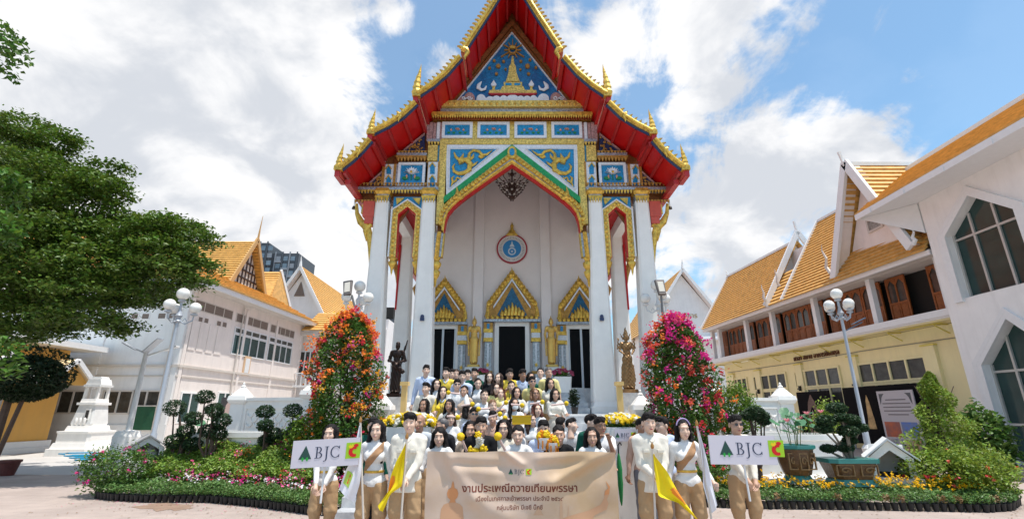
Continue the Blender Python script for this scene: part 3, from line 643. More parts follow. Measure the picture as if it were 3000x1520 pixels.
# ---- side bays between inner and outer columns
for s in (-1, 1):
    def bx(name, x0, y0, x1, y1, d0, d1, m, par=temple):
        a = S(x0, y0); b = S(x1, y1); mb = MB(); mb.box(s*abs(a[0]), s*abs(b[0]), TY+d0, TY+d1, b[1], a[1]); return part(name, mb, [m], par)
    # beam over capitals
    bm_ = bx('architrave', 130, 1012, 1196, 1046, -.20, .12, grey_g)
    bx('architrave_band', 130, 985, 1040, 1010, -.12, .12, brown_gold, bm_)
    x0, x1 = sorted((s*abs(S(150, 1000)[0]), s*abs(S(1190, 1000)[0])))
    mb = MB(); rows(mb, x0, x1, S(0, 1047)[1], TY-.18, .10, .085, .14, .08); part('architrave_teeth', mb, [gold], bm_, kind='stuff')
    mb = MB(); rows(mb, x0, x1, S(0, 985)[1]+.10, TY-.16, .12, .10, .12, .06); part('architrave_beads', mb, [gold_dk], bm_, kind='stuff')
    # lotus panel
    lp_ = bx('lotus_panel', 690, 690, 985, 962, -.02, .12, blue_g)
    a = S(672, 672); b = S(1006, 990); xa, xb = sorted((s*abs(a[0]), s*abs(b[0])))
    mb = MB(); frame_rect(mb, xa, xb, b[1], a[1], .085, TY-.09, TY+.0); part('panel_frame', mb, [white_g], lp_)
    cx_, cz_ = s*abs(S(838, 0)[0] if False else S(838, 800)[0]), S(0, 790)[1]
    for k in range(9):
        t = (k-4)*.36; L_ = .27 if k % 2 == 0 else .24; mb = MB(); nx, nz_ = math.sin(t), math.cos(t)
        mb.prism([(cx_+nx*.02-nz_*.02, cz_-.10), (cx_+nx*L_*.55-nz_*.055, cz_-.05+nz_*L_*.5), (cx_+nx*L_, cz_-.04+nz_*L_*.85), (cx_+nx*L_*.55+nz_*.055, cz_-.05+nz_*L_*.4)], TY-.08-.01*(k % 3), TY-.02); part('lotus_petal', mb, [white_g], lp_)
    mb = MB(); mb.ball((cx_, TY-.09, cz_-.02), .05, 8, 6); part('lotus_centre', mb, [gold], lp_, smooth=True)
    mb = MB()
    for dx in (-.2, .2): mb.prism([(cx_+dx+.11*math.cos(t*math.pi/5), cz_-.24+.06*math.sin(t*math.pi/5)) for t in range(10)], TY-.07, TY-.02)
    mb.box(cx_-.012, cx_+.012, TY-.06, TY-.02, cz_-.30, cz_-.1); part('lotus_leaves', mb, [lotus_g], lp_)
    for dx in (-.14, .12):
        mb = MB(); mb.tube([(cx_+dx, TY-.06, cz_-.26), (cx_+dx*1.1, TY-.07, cz_-.17), (cx_+dx*1.1, TY-.06, cz_-.10)], [.012, .035, .005], 6); part('lotus_bud', mb, [lotus_pink], lp_, smooth=True)
    # niche pilasters
    for (xa_, xb_, yt) in ((1040, 1190, 660), (470, 612, 690)):
        n_ = bx('niche_pilaster', xa_, yt, xb_, 1010, -.05, .12, white_g)
        bx('pilaster_edging', xa_-8, yt, xa_, 1010, -.07, .10, gold_dk, n_); bx('pilaster_edging', xb_, yt, xb_+8, 1010, -.07, .10, gold_dk, n_)
        mx = (xa_+xb_)/2
        for yy in (yt+25, 850):
            p_ = LS([(mx-30, 1000 if yy == 850 else 820), (mx-30, yy+30), (mx, yy), (mx+30, yy+30), (mx+30, 1000 if yy == 850 else 820)])
            mb = MB(); mb.prism(mir(p_, s), TY-.075, TY-.051); part('blue_niche', mb, [blue_g], n_)
            mb = MB(); q_ = mir(LS([(mx-44, yy+40), (mx, yy-14), (mx+44, yy+40)]), s); q2 = mir(LS([(mx-30, yy+44), (mx, yy+2), (mx+30, yy+44)]), s); mb.strip(q_, q2, TY-.11, TY-.05); part('niche_gable', mb, [gold], n_)
    gp = bx('gold_pilaster', 1062, 448, 1178, 650, -.10, .12, gold_flat); bx('pilaster_cap', 1050, 378, 1214, 412, -.16, .12, grey_g, gp)
    mb = MB(); xx = sorted((s*abs(S(1055, 420)[0]), s*abs(S(1212, 420)[0]))); rows(mb, xx[0], xx[1], S(0, 412)[1], TY-.14, .09, .08, .13, .1); part('cap_teeth', mb, [gold], gp, kind='stuff')
    bx('blue_strip', 1180, 440, 1196, 650, -.02, .12, blue_g, gp)
    for i, xx_ in enumerate((1046, 1086, 1130, 1178, 1212)): bx('slim_pilaster', xx_, 140, xx_+26, 376, -.03-.03*(i % 2), .12, pink_g if i != 3 else white_g)
    bx('slim_recess', 1070, 140, 1230, 376, .0, .11, blue_dk)
    for xx_ in (640, 655): pass
    bx('slim_pilaster', 626, 690, 662, 1000, -.06, .12, grey_g); bx('slim_pilaster', 1012, 670, 1036, 1000, -.07, .12, grey_g)
    # stepped cornice over lotus panel
    c_ = bx('bay_cornice', 655, 560, 1044, 600, -.16, .12, grey_g); bx('bay_cornice_lip', 645, 602, 1044, 620, -.2, .12, gold_dk, c_)
    xx = sorted((s*abs(S(655, 640)[0]), s*abs(S(1040, 640)[0])))
    mb = MB(); rows(mb, xx[0], xx[1], S(0, 621)[1], TY-.18, .11, .1, .16, .1); rows(mb, xx[0], xx[1], S(0, 530)[1], TY-.15, .11, .1, .14, .1); part('bay_teeth', mb, [gold_dk], c_, kind='stuff')
    # carved triangles
    for tri, nm in ((LS([(735, 520), (1008, 300), (1008, 520)]), 0), (LS([(235, 995), (452, 800), (452, 995)]), 1)):
        mb = MB(); mb.prism(mir(tri, s), TY+.0, TY+.12); t_ = part('carved_triangle', mb, [blue_dk], temple)
        tt = mir(tri, s); mb = MB(); c0 = (sum(p[0] for p in tt)/3, sum(p[1] for p in tt)/3)
        for k in range(16):
            u, v = random.random(), random.random(); u, v = (1-u, 1-v) if u+v > 1 else (u, v)
            x = tt[1][0]+(tt[0][0]-tt[1][0])*u+(tt[2][0]-tt[1][0])*v; z = tt[1][1]+(tt[0][1]-tt[1][1])*u+(tt[2][1]-tt[1][1])*v; x += (c0[0]-x)*.2; z += (c0[1]-z)*.2
            a = random.uniform(0, 6.28); mb.tube([(x+.06*math.cos(a+k_)*(1-k_/4), TY-.04, z+.06*math.sin(a+k_)*(1-k_/4)) for k_ in (0, .8, 1.6, 2.4, 3.2)], [.01, .025, .03, .025, .01], 5)
        part('leaf_scroll', mb, [gold_dk], t_, smooth=True)
        mb = MB(); q_ = [tt[0], tt[1]]; mb.strip(q_, [(x, z+.07) for x, z in q_], TY-.06, TY+.12); part('triangle_edging', mb, [pink_g], t_)
    # side arch
    zt, zb_ = S(0, 1112)[1], Z2(0, 330)[1]
    xo, xi = abs(S(600, 1150)[0]), abs(S(990, 1150)[0]); cxs = (xo+xi)/2
    ap_in, ap_out = S(0, 1250)[1], S(0, 1165)[1]; sh_in, sh_out = S(0, 1345)[1], Z2(0, 300)[1]
    ox = (xo-xi)/2
    spand = [(s*xi, zt), (s*xo, zt), (s*xo, sh_out-.15), (s*cxs, ap_out), (s*xi, sh_out-.15)]
    mb = MB(); mb.prism(spand, TY-.0, TY+.12); sp = part('side_spandrel', mb, [blue_g], temple)
    for t in (-1, 1):
        mb = MB(); cxx = cxs+t*ox*.55; mb.prism([(s*(cxx-.13*t*-1 if False else cxx-.14), zt-.05), (s*(cxx+.14), zt-.05), (s*(cxx+t*.1), zt-.30)], TY-.04, TY-.0); part('gold_triangle', mb, [gold], sp)
    outp = [(s*(cxs-ox), Z2(0, 640)[1]), (s*(cxs-ox), sh_out-.12), (s*cxs, ap_out), (s*(cxs+ox), sh_out-.12), (s*(cxs+ox), Z2(0, 640)[1])]
    w = .20; inp = [(s*(cxs-ox+w+.03), Z2(0, 640)[1]), (s*(cxs-ox+w), sh_out-.26), (s*cxs, ap_in), (s*(cxs+ox-w), sh_out-.26), (s*(cxs+ox-w-.03), Z2(0, 640)[1])]
    mb = MB(); mb.strip(outp, inp, TY-.10, TY+.10); sa = part('side_arch_band', mb, [gold_flat], temple)
    mb = MB(); mb.strip(inp, [(x+(s*cxs-x)*.09, z-.03 if i in (1, 2, 3) else z) for i, (x, z) in enumerate(inp)], TY-.06, TY+.12); part('red_intrados', mb, [red], sa)
    mid = [((p[0]+q[0])/2, (p[1]+q[1])/2) for p, q in zip(outp, inp)]
    for i in range(26):
        (x, z), a = lerp_poly(mid, (i+.5)/26); mb = MB(); mb.ball((x, TY-.11, z), .062, 7, 5, (1, .6, 1.25)); part('leaf_boss', mb, [gold], sa, smooth=True)
    mb = MB(); mb.tube([(x*.5+X2*.5, TY-.12, z*.5+z2*.5) for (x, z), (X2, z2) in zip(outp, outp)], .03, 6); part('arch_moulding', mb, [white_g], sa)
    for e in (0, 4):
        x = mid[e][0]; mb = MB(); mb.lathe([(.0, -.62), (.03, -.5), (.05, -.36), (.11, -.26), (.13, -.16), (.08, -.1), (.12, -.03), (.10, .02)], (x, TY, mid[e][1]), 9, sy=.7); part('pendant_tip', mb, [gold], sa, smooth=True)
    # outer bracket and beam end under the eave
    mb = MB(); mb.box(s*4.60, s*4.98, TY-.12, TY+.3, 7.95, 8.5); mb.box(s*4.62, s*4.9, TY-.1, TY+.28, 7.7, 7.948); part('beam_end', mb, [red_pale], temple)
    mb = MB(); 
    mb.tube([(s*5.25, TY, 8.45), (s*5.2, TY, 8.1), (s*5.05, TY, 7.8), (s*4.86, TY, 7.66), (s*4.72, TY, 7.35), (s*4.66, TY, 6.9), (s*4.62, TY, 6.3)], [.05, .07, .12, .15, .11, .07, .015], 8, flat=.6)
    mb.tube([(s*4.7, TY, 7.7), (s*4.85, TY-.02, 7.45), (s*4.8, TY, 7.1)], [.08, .09, .01], 7); mb.tube([(s*5.0, TY, 8.4), (s*4.98, TY-.04, 8.1), (s*4.8, TY, 7.9)], [.06, .08, .03], 7)
    part('eave_bracket', mb, [gold], temple, smooth=True)
    mb = MB(); xs_ = sorted((s*4.55, s*5.32)); rows(mb, xs_[0], xs_[1], 8.56, TY-.1, .1, .09, .14, .1); part('bracket_teeth', mb, [gold_dk], temple, kind='stuff')
    # deeper bays of the side gallery
    for y in (19.0, 23.5, 28.0, 32.5):
        mb = MB(); mb.strip([(s*4.55, 8.3), (s*4.55, 5.6)], [(s*4.62, 8.3), (s*4.62, 5.6)], y-.28, y-.06); part('red_post_edge', mb, [red], temple)
        mb = MB(); mb.tube([(s*4.66, y+.2, 8.1), (s*4.9, y+.2, 7.7), (s*4.72, y+.2, 7.1), (s*4.64, y+.2, 6.3)], [.08, .13, .09, .01], 7); part('eave_bracket', mb, [gold_dk], temple, smooth=True)
# ---- porch interior
PZ = 2.50; WY = 18.5
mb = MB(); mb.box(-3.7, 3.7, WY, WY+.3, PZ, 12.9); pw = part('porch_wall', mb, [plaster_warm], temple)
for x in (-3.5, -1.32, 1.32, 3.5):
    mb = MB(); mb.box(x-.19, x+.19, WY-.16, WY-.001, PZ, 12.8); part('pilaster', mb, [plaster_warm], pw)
for s in (-1, 1):
    mb = MB(); mb.box(s*3.40, s*3.70, WY+.302, 40.5, PZ, 11.0); part('nave_wall', mb, [plaster], temple)
    mb = MB(); mb.box(s*4.15, s*4.5, 15.6, 40.5, 8.62, 9.05); part('gallery_beam', mb, [plaster], temple)
    mb = MB(); mb.box(s*3.72, s*5.4, 15.5, 40.5, 9.06, 9.12); part('gallery_ceiling', mb, [red], temple)
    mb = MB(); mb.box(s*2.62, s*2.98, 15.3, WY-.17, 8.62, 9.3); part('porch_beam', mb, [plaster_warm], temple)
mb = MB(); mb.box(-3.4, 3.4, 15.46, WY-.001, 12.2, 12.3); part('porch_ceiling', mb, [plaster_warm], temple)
# podium and stairs
mb = MB(); mb.box(-4.9, -2.30, 13.6, 41, 0, ZB); mb.box(2.30, 4.9, 13.6, 41, 0, ZB); mb.box(-2.298, 2.298, 12.85, 41, 0, ZB-.002); pod = part('podium', mb, [marble_w], temple)
mb = MB(); mb.box(-5.0, -2.29, 13.5, 41.1, ZB-.22, ZB-.08); mb.box(2.29, 5.0, 13.5, 41.1, ZB-.22, ZB-.08); part('podium_moulding', mb, [marble_w], pod)
mb = MB(); mb.box(-3.69, 3.69, 16.4, 41, ZB+.002, PZ); part('porch_floor', mb, [marble], temple)
NS = 10
for i in range(NS):
    y0 = 8.85+.40*i; w = 3.0 if i > 5 else 3.35; mb = MB(); mb.box(-2.29 if y0 > 13.4 else -w+.4, 2.29 if y0 > 13.4 else w-.4, y0, 12.849 if i < NS else 41, .165*i+(.0 if i == 0 else .001), .165*(i+1)); part('step', mb, [marble], temple)
    mb = MB(); 
for i in range(5):
    y0 = 14.8+.33*i; mb = MB(); mb.box(-2.28, 2.28, y0, 16.398, ZB+.16*i+.001, ZB+.16*(i+1)); part('step', mb, [marble], temple)
for s in (-1, 1):
    mb = MB(); mb.box(s*2.62, s*3.0, 10.3, 13.49, 0, .62); mb.box(s*2.58, s*3.04, 10.26, 13.49, .621, .70); part('stair_cheek', mb, [marble_w], temple)
    mb = MB(); mb.box(s*2.64, s*2.98, 11.4, 13.48, .701, 1.25); part('stair_cheek', mb, [marble_w], temple)
    yel = mat('pale yellow paint', (.80, .56, .22), .5)
    mb = MB(); mb.box(s*2.80, s*2.94, 13.3, 13.44, 1.25, 2.42); mb.box(s*2.76, s*2.98, 13.26, 13.48, 2.421, 2.52); part('handrail_post', mb, [yel], temple)
# ---- door surrounds and doors
def door(cx, zt_, hw, apz, full):
    fr = thing if False else None
    y = WY-.16
    mb = MB(); mb.box(cx-.50, cx+.50, WY-.06, WY-.002, PZ, zt_-.10); d = part('doorway', mb, [black_glass], temple)
    mb = MB(); mb.box(cx-.66, cx-.50, WY-.14, WY-.002, PZ, zt_); mb.box(cx+.50, cx+.66, WY-.14, WY-.002, PZ, zt_); mb.box(cx-.499, cx+.499, WY-.14, WY-.002, zt_-.14, zt_); part('door_frame', mb, [plaster], d)
    if not full:
        mb = MB(); mb.box(cx-.04, cx+.04, WY-.13, WY-.061, PZ, zt_-.141); mb.box(cx-.499, cx-.43, WY-.12, WY-.061, PZ, zt_-.141); mb.box(cx+.43, cx+.499, WY-.12, WY-.061, PZ, zt_-.141); part('door_leaf_frame', mb, [alu], d)
    for s in (-1, 1):
        x = cx+s*(hw-.18)
        mb = MB(); mb.box(x-.13, x+.13, WY-.22, WY-.002, PZ, zt_-.75); g = part('surround_pillar', mb, [grey_g], temple)
        mb = MB(); mb.box(x-.035, x+.035, WY-.25, WY-.221, PZ+.4, zt_-.8); part('pillar_rib', mb, [white_g], g)
        mb = MB(); mb.lathe([(.001, -.005), (.09, -.004), (.001, .03)], (0, 0, 0), 8) if False else mb.prism([(x+.07*(1 if i % 2 == 0 else .5)*math.cos(i*math.pi/5), zt_-1.6+.10*(1 if i % 2 == 0 else .5)*math.sin(i*math.pi/5)) for i in range(10)], WY-.27, WY-.221); part('star_rosette', mb, [gold], g)
        for zz2 in (zt_-.74, zt_-.40): mb = MB(); mb.box(x-.18, x+.18, WY-.28, WY-.002, zz2, zz2+.14); part('pillar_band', mb, [gold], g)
        mb = MB(); mb.box(x-.16, x+.16, WY-.25, WY-.002, zt_-.598, zt_-.402); part('pillar_inlay', mb, [white_g], g)
        mb = MB(); mb.box(x-.05, x+.05, WY-.27, WY-.251, zt_-.26, zt_-.06); part('blue_inlay', mb, [blue_g], g)
        mb = MB(); mb.box(x-.17, x+.17, WY-.25, WY-.002, zt_-.258, zt_-.02); part('pillar_head', mb, [gold_dk], g)
        mb = MB(); mb.box(x-.19, x+.19, WY-.30, WY-.002, PZ, PZ+.45); mb.box(x-.17, x+.17, WY-.28, WY-.002, PZ+.6, PZ+.7); part('pillar_foot', mb, [gold_dk], g)
    mb = MB(); mb.box(cx-hw, cx+hw, WY-.32, WY-.002, zt_+.0, zt_+.10); li = part('surround_lintel', mb, [blue_g if False else grey_g], temple)
    z0 = zt_+.10
    # stepped gable crown
    mb = MB(); mb.prism([(cx-hw*.93, z0), (cx+hw*.93, z0), (cx+hw*.9, z0+.35), (cx, apz-.1), (cx-hw*.9, z0+.35)], WY-.2, WY-.002); cr_ = part('crown_back', mb, [gold_dk], li)
    mb = MB(); mb.prism([(cx-hw*.55, z0+.12), (cx+hw*.55, z0+.12), (cx, z0+(apz-z0)*.66)], WY-.24, WY-.201); part('crown_tympanum', mb, [blue_g if False else mat('teal mosaic', (.01, .10, .20), .35, mosaic=.4)], cr_)
    for s in (-1, 1):
        mb = MB(); A = [(cx, apz-.42), (cx+s*hw*.66, z0+.42)]; mb.strip(A, [(x, z+.09) for x, z in A], WY-.29, WY-.2); part('crown_white_band', mb, [white_g], cr_)
        A = [(cx, apz-.30), (cx+s*hw*.86, z0+.40)]; mb = MB(); mb.strip(A, [(x, z+.26) for x, z in A], WY-.26, WY-.2); part('crown_gold_band', mb, [gold], cr_)
        for k in range(9):
            t = (k+.5)/9; x = cx+s*hw*.88*t; z = apz-.10+(z0+.62-apz)*t; mb = MB(); mb.ball((x, WY-.27, z), .085, 8, 6, (1, .6, 1.2)); mb.tube([(x, WY-.3, z), (x+s*.02, WY-.28, z+.1), (x-s*.01, WY-.26, z+.19)], [.05, .035, .004], 6); part('crown_leaf', mb, [gold], cr_, smooth=True)
        mb = MB(); flame(mb, .62, .17); o = link('crown_finial', mb.mesh('crown_finial', [gold]), cr_, loc=None); o.location = (cx+s*hw*.88, WY-.2, z0+.12)
    for k in range(11):
        x = cx-hw*.95+(k+.5)*hw*1.9/11; mb = MB(); mb.ball((x, WY-.28, z0+.06), .07, 8, 6, (1, .7, 1.4)); part('crown_bead', mb, [gold], cr_, smooth=True)
    for k in range(7):
        x = cx-hw*.42+(k+.5)*hw*.84/7; h = .14+.34*(1-abs(k-3)/3.6); mb = MB(); mb.tube([(x, WY-.27, z0+.14), (x+.03, WY-.30, z0+.14+h*.6), (x, WY-.27, z0+.18+h)], [.09, .075, .01], 6); part('crown_leaf', mb, [gold], cr_, smooth=True)
    mb = MB(); flame(mb, .40, .14); o = link('crown_finial', mb.mesh('crown_finial', [gold]), cr_); o.location = (cx, WY-.2, apz-.22)
door(0, 5.02, 1.08, 7.05, True); door(-2.62, 4.92, .92, 6.72, False); door(2.62, 4.92, .92, 6.72, False)
# ---- emblem
ex, ez = 0.0, 8.02
def disc(r0, r1, y0, y1, n=40):
    mb = MB(); a = [(r0*math.cos(2*math.pi*i/n), ez+r0*math.sin(2*math.pi*i/n)) for i in range(n+1)]; b = [(r1*math.cos(2*math.pi*i/n), ez+r1*math.sin(2*math.pi*i/n)) for i in range(n+1)]; mb.strip(a, b, y0, y1); return mb
emb = thing('royal_emblem', 'round blue and white emblem with red rim and gold crown hung above the middle door', 'emblem', (0, WY, ez), world=True)
part('red_rim', disc(.62, .565, WY-.10, WY-.002), [mat('emblem red', (.36, .02, .03), .4)], emb)
part('white_ring', disc(.563, .33, WY-.07, WY-.002), [mat('emblem cream', (.66, .63, .60), .5)], emb)
part('blue_ring', disc(.37, .001, WY-.09, WY-.002), [mat('emblem blue', (.03, .22, .50), .4)], emb)
mb = MB(); n = 44
for i in range(n):
    a = math.pi*.5+(i-n/2)*2*math.pi/n*.97; r = .465; c, s_ = math.cos(a), math.sin(a); h = random.uniform(.03, .05)
    mb.prism([(r*c-h*c-.012*s_, ez+r*s_-h*s_+.012*c), (r*c+h*c-.012*s_, ez+r*s_+h*s_+.012*c), (r*c+h*c+.012*s_, ez+r*s_+h*s_-.012*c), (r*c-h*c+.012*s_, ez+r*s_-h*s_-.012*c)], WY-.075, WY-.071)
part('ring_lettering', mb, [mat('emblem grey', (.3, .28, .3), .5)], emb, kind='stuff')
mb = disc(.0001, .0002, WY-.1, WY-.09); cm = mat('emblem silver', (.55, .62, .68), .4)
mb = MB(); A = [(.16*math.cos(t*math.pi/10), ez-.12+.16*math.sin(t*math.pi/10)) for t in range(21)]; B = [(.11*math.cos(t*math.pi/10), ez-.12+.11*math.sin(t*math.pi/10)) for t in range(21)]; mb.strip(A, B, WY-.11, WY-.091)
mb.prism([(-.10, ez+.07), (.10, ez+.07), (.07, ez+.14), (.03, ez+.20), (.012, ez+.31), (-.012, ez+.31), (-.03, ez+.20), (-.07, ez+.14)], WY-.11, WY-.091); mb.prism([(-.05, ez-.09), (.05, ez-.09), (.0, ez-.19)], WY-.11, WY-.091); part('crown_monogram', mb, [cm], emb)
mb = MB(); mb.lathe([(.22, 0), (.24, .05), (.15, .10), (.12, .17), (.14, .2), (.07, .26), (.06, .38), (.075, .42), (.03, .5), (.0, .6)], (0, WY-.10, ez+.55), 12, sy=.4); mb.tube([(-.22, WY-.09, ez+.55), (-.12, WY-.1, ez+.66), (0, WY-.1, ez+.74)], [.03, .05, .02], 6); mb.tube([(.22, WY-.09, ez+.55), (.12, WY-.1, ez+.66), (0, WY-.1, ez+.74)], [.03, .05, .02], 6); part('gold_crown', mb, [gold], emb, smooth=True)
# ---- chandelier
cy = 16.6; cxz = P(1500, 543, cy); cz = cxz[1]
ch = thing('chandelier', 'dark branching chandelier hanging inside the gold pointed arch', 'chandelier', (0, cy, cz+.6), world=True)
cm2 = mat('chandelier bronze', (.10, .06, .05), .35, .6); gl = mat('frosted lamp glass', (.75, .72, .68), .3)
mb = MB(); mb.tube([(0, cy, 12.2), (0, cy, cz-.5)], .03, 6); mb.ball((0, cy, cz-.1), .14, 10, 8, (1, 1, 1.4)); mb.ball((0, cy, cz+.45), .09); mb.ball((0, cy, cz-.5), .08); part('stem', mb, [cm2], ch, smooth=True)
for (nn, r, z) in ((16, .60, .18), (14, .50, -.02), (12, .40, -.2), (8, .26, -.36), (4, .12, -.48)):
    for i in range(nn):
        a = 2*math.pi*(i+.5*(nn % 3))/nn; x, y = r*math.cos(a), r*math.sin(a)
        mb = MB(); mb.tube([(0, cy, cz+z-.12), (x*.5, cy+y*.5, cz+z-.16), (x*.9, cy+y*.9, cz+z-.06), (x, cy+y, cz+z)], .014, 5); mb.lathe([(.0, -.02), (.05, 0), (.03, .03)], (x, cy+y, cz+z), 6)
        o = part('arm', mb, [cm2], ch)
        mb = MB(); mb.lathe([(.02, .03), (.045, .06), (.04, .10), (.0, .13)], (x, cy+y, cz+z), 7); part('lamp_cup', mb, [gl], o, smooth=True)
# ================================================================ OTHER BUILDINGS
def frame(ox, oy, ax, ay):
    """local (a, b, z): a along (ax, ay), b to the right of it"""
    l = math.hypot(ax, ay); ax, ay = ax/l, ay/l
    return Matrix(((ax, ay, 0, ox), (ay, -ax, 0, oy), (0, 0, 1, 0), (0, 0, 0, 1)))
def onp(px, py, M, b=0.0):
    """(a, z) of the point of the plane b = const of frame M whose image is (px, py)"""
    q = (760-py)/FPX; d = Vector(((px-1500)/FPX, math.cos(TILT)-q*math.sin(TILT), math.sin(TILT)+q*math.cos(TILT)))
    n = Vector((M[0][1], M[1][1], 0)); o = Vector((M[0][3], M[1][3], 0))+n*b; t = n.dot(o-Vector((0, 0, CH)))/n.dot(d)
    p = Vector((0, 0, CH))+d*t; u = Vector((M[0][0], M[1][0], 0)); return (p-o).dot(u), p.z
tile_or = mat('orange glazed roof tile', (.72, .42, .12), .5, 0, var=.28, vscale=3.5, island=.06, bump=.1, bscale=20)
tile_wall = mat('white painted wall', (.87, .855, .84), .7, 0, var=.06, vscale=1.2, bump=.08, bscale=20, dirt=.14)
cream_trim = mat('cream trim', (.66, .60, .54), .6, 0, var=.08, vscale=2)
white_trim = mat('white trim', (.80, .80, .80), .5, 0, var=.04)
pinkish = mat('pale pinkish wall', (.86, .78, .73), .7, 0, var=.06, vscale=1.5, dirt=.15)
yellow_w = mat('pale yellow wall', (.92, .82, .47), .7, 0, var=.05, vscale=1.2, dirt=.12)
yellow_b = mat('yellow trim and sunlit tops', (.78, .66, .16), .6, 0, var=.04)  # trim yellow; on the pilaster tops sunlight is put into this colour
glass_dk = mat('window glass with curtains', (.06, .06, .055), .18, 0, var=.5, vscale=3, spec=.6)
glass_gr = mat('green tinted glass', (.02, .055, .05), .12, 0, var=.3, vscale=1, spec=.5)
wood = mat('red brown timber', (.30, .09, .022), .42, 0, var=.3, vscale=8, bump=.1)
dark_in = mat('dark interior', (.02, .017, .015), .8)
vent = mat('brown louvre', (.22, .17, .14), .7, 0, var=.2, vscale=20)
grey_slate = mat('even grey paint', (.34, .33, .33), .7)  # same even grey on pier, kiosk doorway and miniature roof
def tiles(parent, e0, e1, r1, r0, n, m=tile_or, name='tile_course', lift=.085):
    """roof slope from eave edge e0-e1 to ridge edge r0-r1 built of n overlapping courses"""
    e0, e1, r0, r1 = map(Vector, (e0, e1, r0, r1)); nn = (e1-e0).cross(r0-e0).normalized()
    if nn.z < 0: nn = -nn
    for i in range(n):
        t0, t1 = i/n, min(1, (i+1.12)/n); A = e0.lerp(r0, t0)+nn*lift; B = e1.lerp(r1, t0)+nn*lift; C = e1.lerp(r1, t1); D = e0.lerp(r0, t1); k = nn*-.09
        mb = MB(); v = [mb.pt(p) for p in (A, B, C, D, A+k, B+k, C+k, D+k)]
        for f in ((0, 1, 2, 3), (7, 6, 5, 4), (0, 4, 5, 1), (1, 5, 6, 2), (2, 6, 7, 3), (3, 7, 4, 0)): mb.face([v[q] for q in f])
        part(name, mb, [m], parent)
def hook(parent, p, s, h=.7, m=white_trim):
    mb = MB(); mb.tube([(p[0], p[1], p[2]), (p[0]-.16*s[0], p[1]-.16*s[1], p[2]+h*.25), (p[0]-.06*s[0], p[1]-.06*s[1], p[2]+h*.5), (p[0]-.2*s[0], p[1]-.2*s[1], p[2]+h*.8), (p[0]-.16*s[0], p[1]-.16*s[1], p[2]+h)], [.1, .09, .07, .04, .01], 6); return part('barge_tip', mb, [m], parent, smooth=True)
def win(parent, M, a0, a1, z0, z1, b, nx, nz, fm, gm, t=.06, depth=.06, sgn=-1, arched=False):
    """window on plane b, panes recessed; sgn gives the outward side of b"""
    mb = MB(M); lo, hi = min(a0, a1), max(a0, a1)
    w = (hi-lo-t)/nx; h = (z1-z0-t)/nz
    y0, y1 = b, b+sgn*depth
    for i in range(nx+1): mb.box(lo+i*w, lo+i*w+t, y0, y1, z0, z1)
    for j in range(nz+1):
        for i in range(nx): mb.box(lo+i*w+t, lo+(i+1)*w, y0, y1-sgn*.002, z0+j*h, z0+j*h+t)
    f = part('window', mb, [fm], parent)
    for i in range(nx):
        for j in range(nz):
            mb = MB(M); mb.box(lo+i*w+t*.8, lo+(i+1)*w+t*.2, y0, y0+sgn*.015, z0+j*h+t*.8, z0+(j+1)*h+t*.2); part('pane', mb, [gm], f)
    return f
# ---------------- right hall: yellow ground floor, timber doors above, orange roof
MR = frame(17.7, 19.2, -.086, .996)
rh = thing('assembly_hall', 'long hall with yellow ground floor, timber doors upstairs and orange roof at right', 'building', (18, 28, 0), world=True)
BL = 20.2; A0 = -1.6
mb = MB(MR); mb.box(A0, BL, 1.0, 6.0, 0, 5.35); wl = part('lower_wall', mb, [yellow_w], rh)
mb = MB(MR); mb.box(A0+1.5, BL+.2, 0.0, 1.0, 5.42, 5.72); mb.box(A0+1.5, BL+.2, -.06, 0.0, 5.50, 5.78); part('balcony_slab', mb, [white_trim], rh)
mb = MB(MR); mb.box(A0+1.5, BL, .05, .99, 5.36, 5.415); part('balcony_soffit', mb, [yellow_w], rh)
for a in np.arange(1.2, BL, 2.35):
    mb = MB(MR); mb.box(a, a+.05, .30, .99, 5.30, 5.355); mb.beam((a+.025, .35, 5.28), (a+.025, .98, 4.95), .04, .04); part('balcony_bracket', mb, [yellow_b], rh)
for a0_, a1_ in ((.9, 3.2), (5.2, 8.0), (10.5, 12.5)):
    mb = MB(MR); mb.box(a0_, a1_, .30, .60, 5.345, 5.358); part('ochre_strip', mb, [yellow_b], rh)
mb = MB(MR); mb.box(A0, BL, 1.4, 6, 5.73, 8.3); part('upper_wall', mb, [dark_in], rh)
mb = MB(MR); mb.box(-.1, BL+.1, .15, 1.4, 8.0, 8.3); mb.box(-.1, BL+.1, -.25, .15, 8.02, 8.14); part('eave_soffit', mb, [cream_trim], rh)
mb = MB(MR); mb.box(-.1, BL+.2, -.35, -.25, 8.0, 8.22); part('eave_fascia', mb, [white_trim], rh)
posts = [onp(*p, MR, .3)[0] for p in ((2112, 1010), (2191, 985), (2268, 965), (2391, 920), (2558, 875), (2765, 820))]
for a in posts+[BL-.1]:
    mb = MB(MR); mb.box(a-.13, a+.13, .18, .44, 5.73, 8.0); part('veranda_post', mb, [white_trim], rh)
pv = sorted(posts)
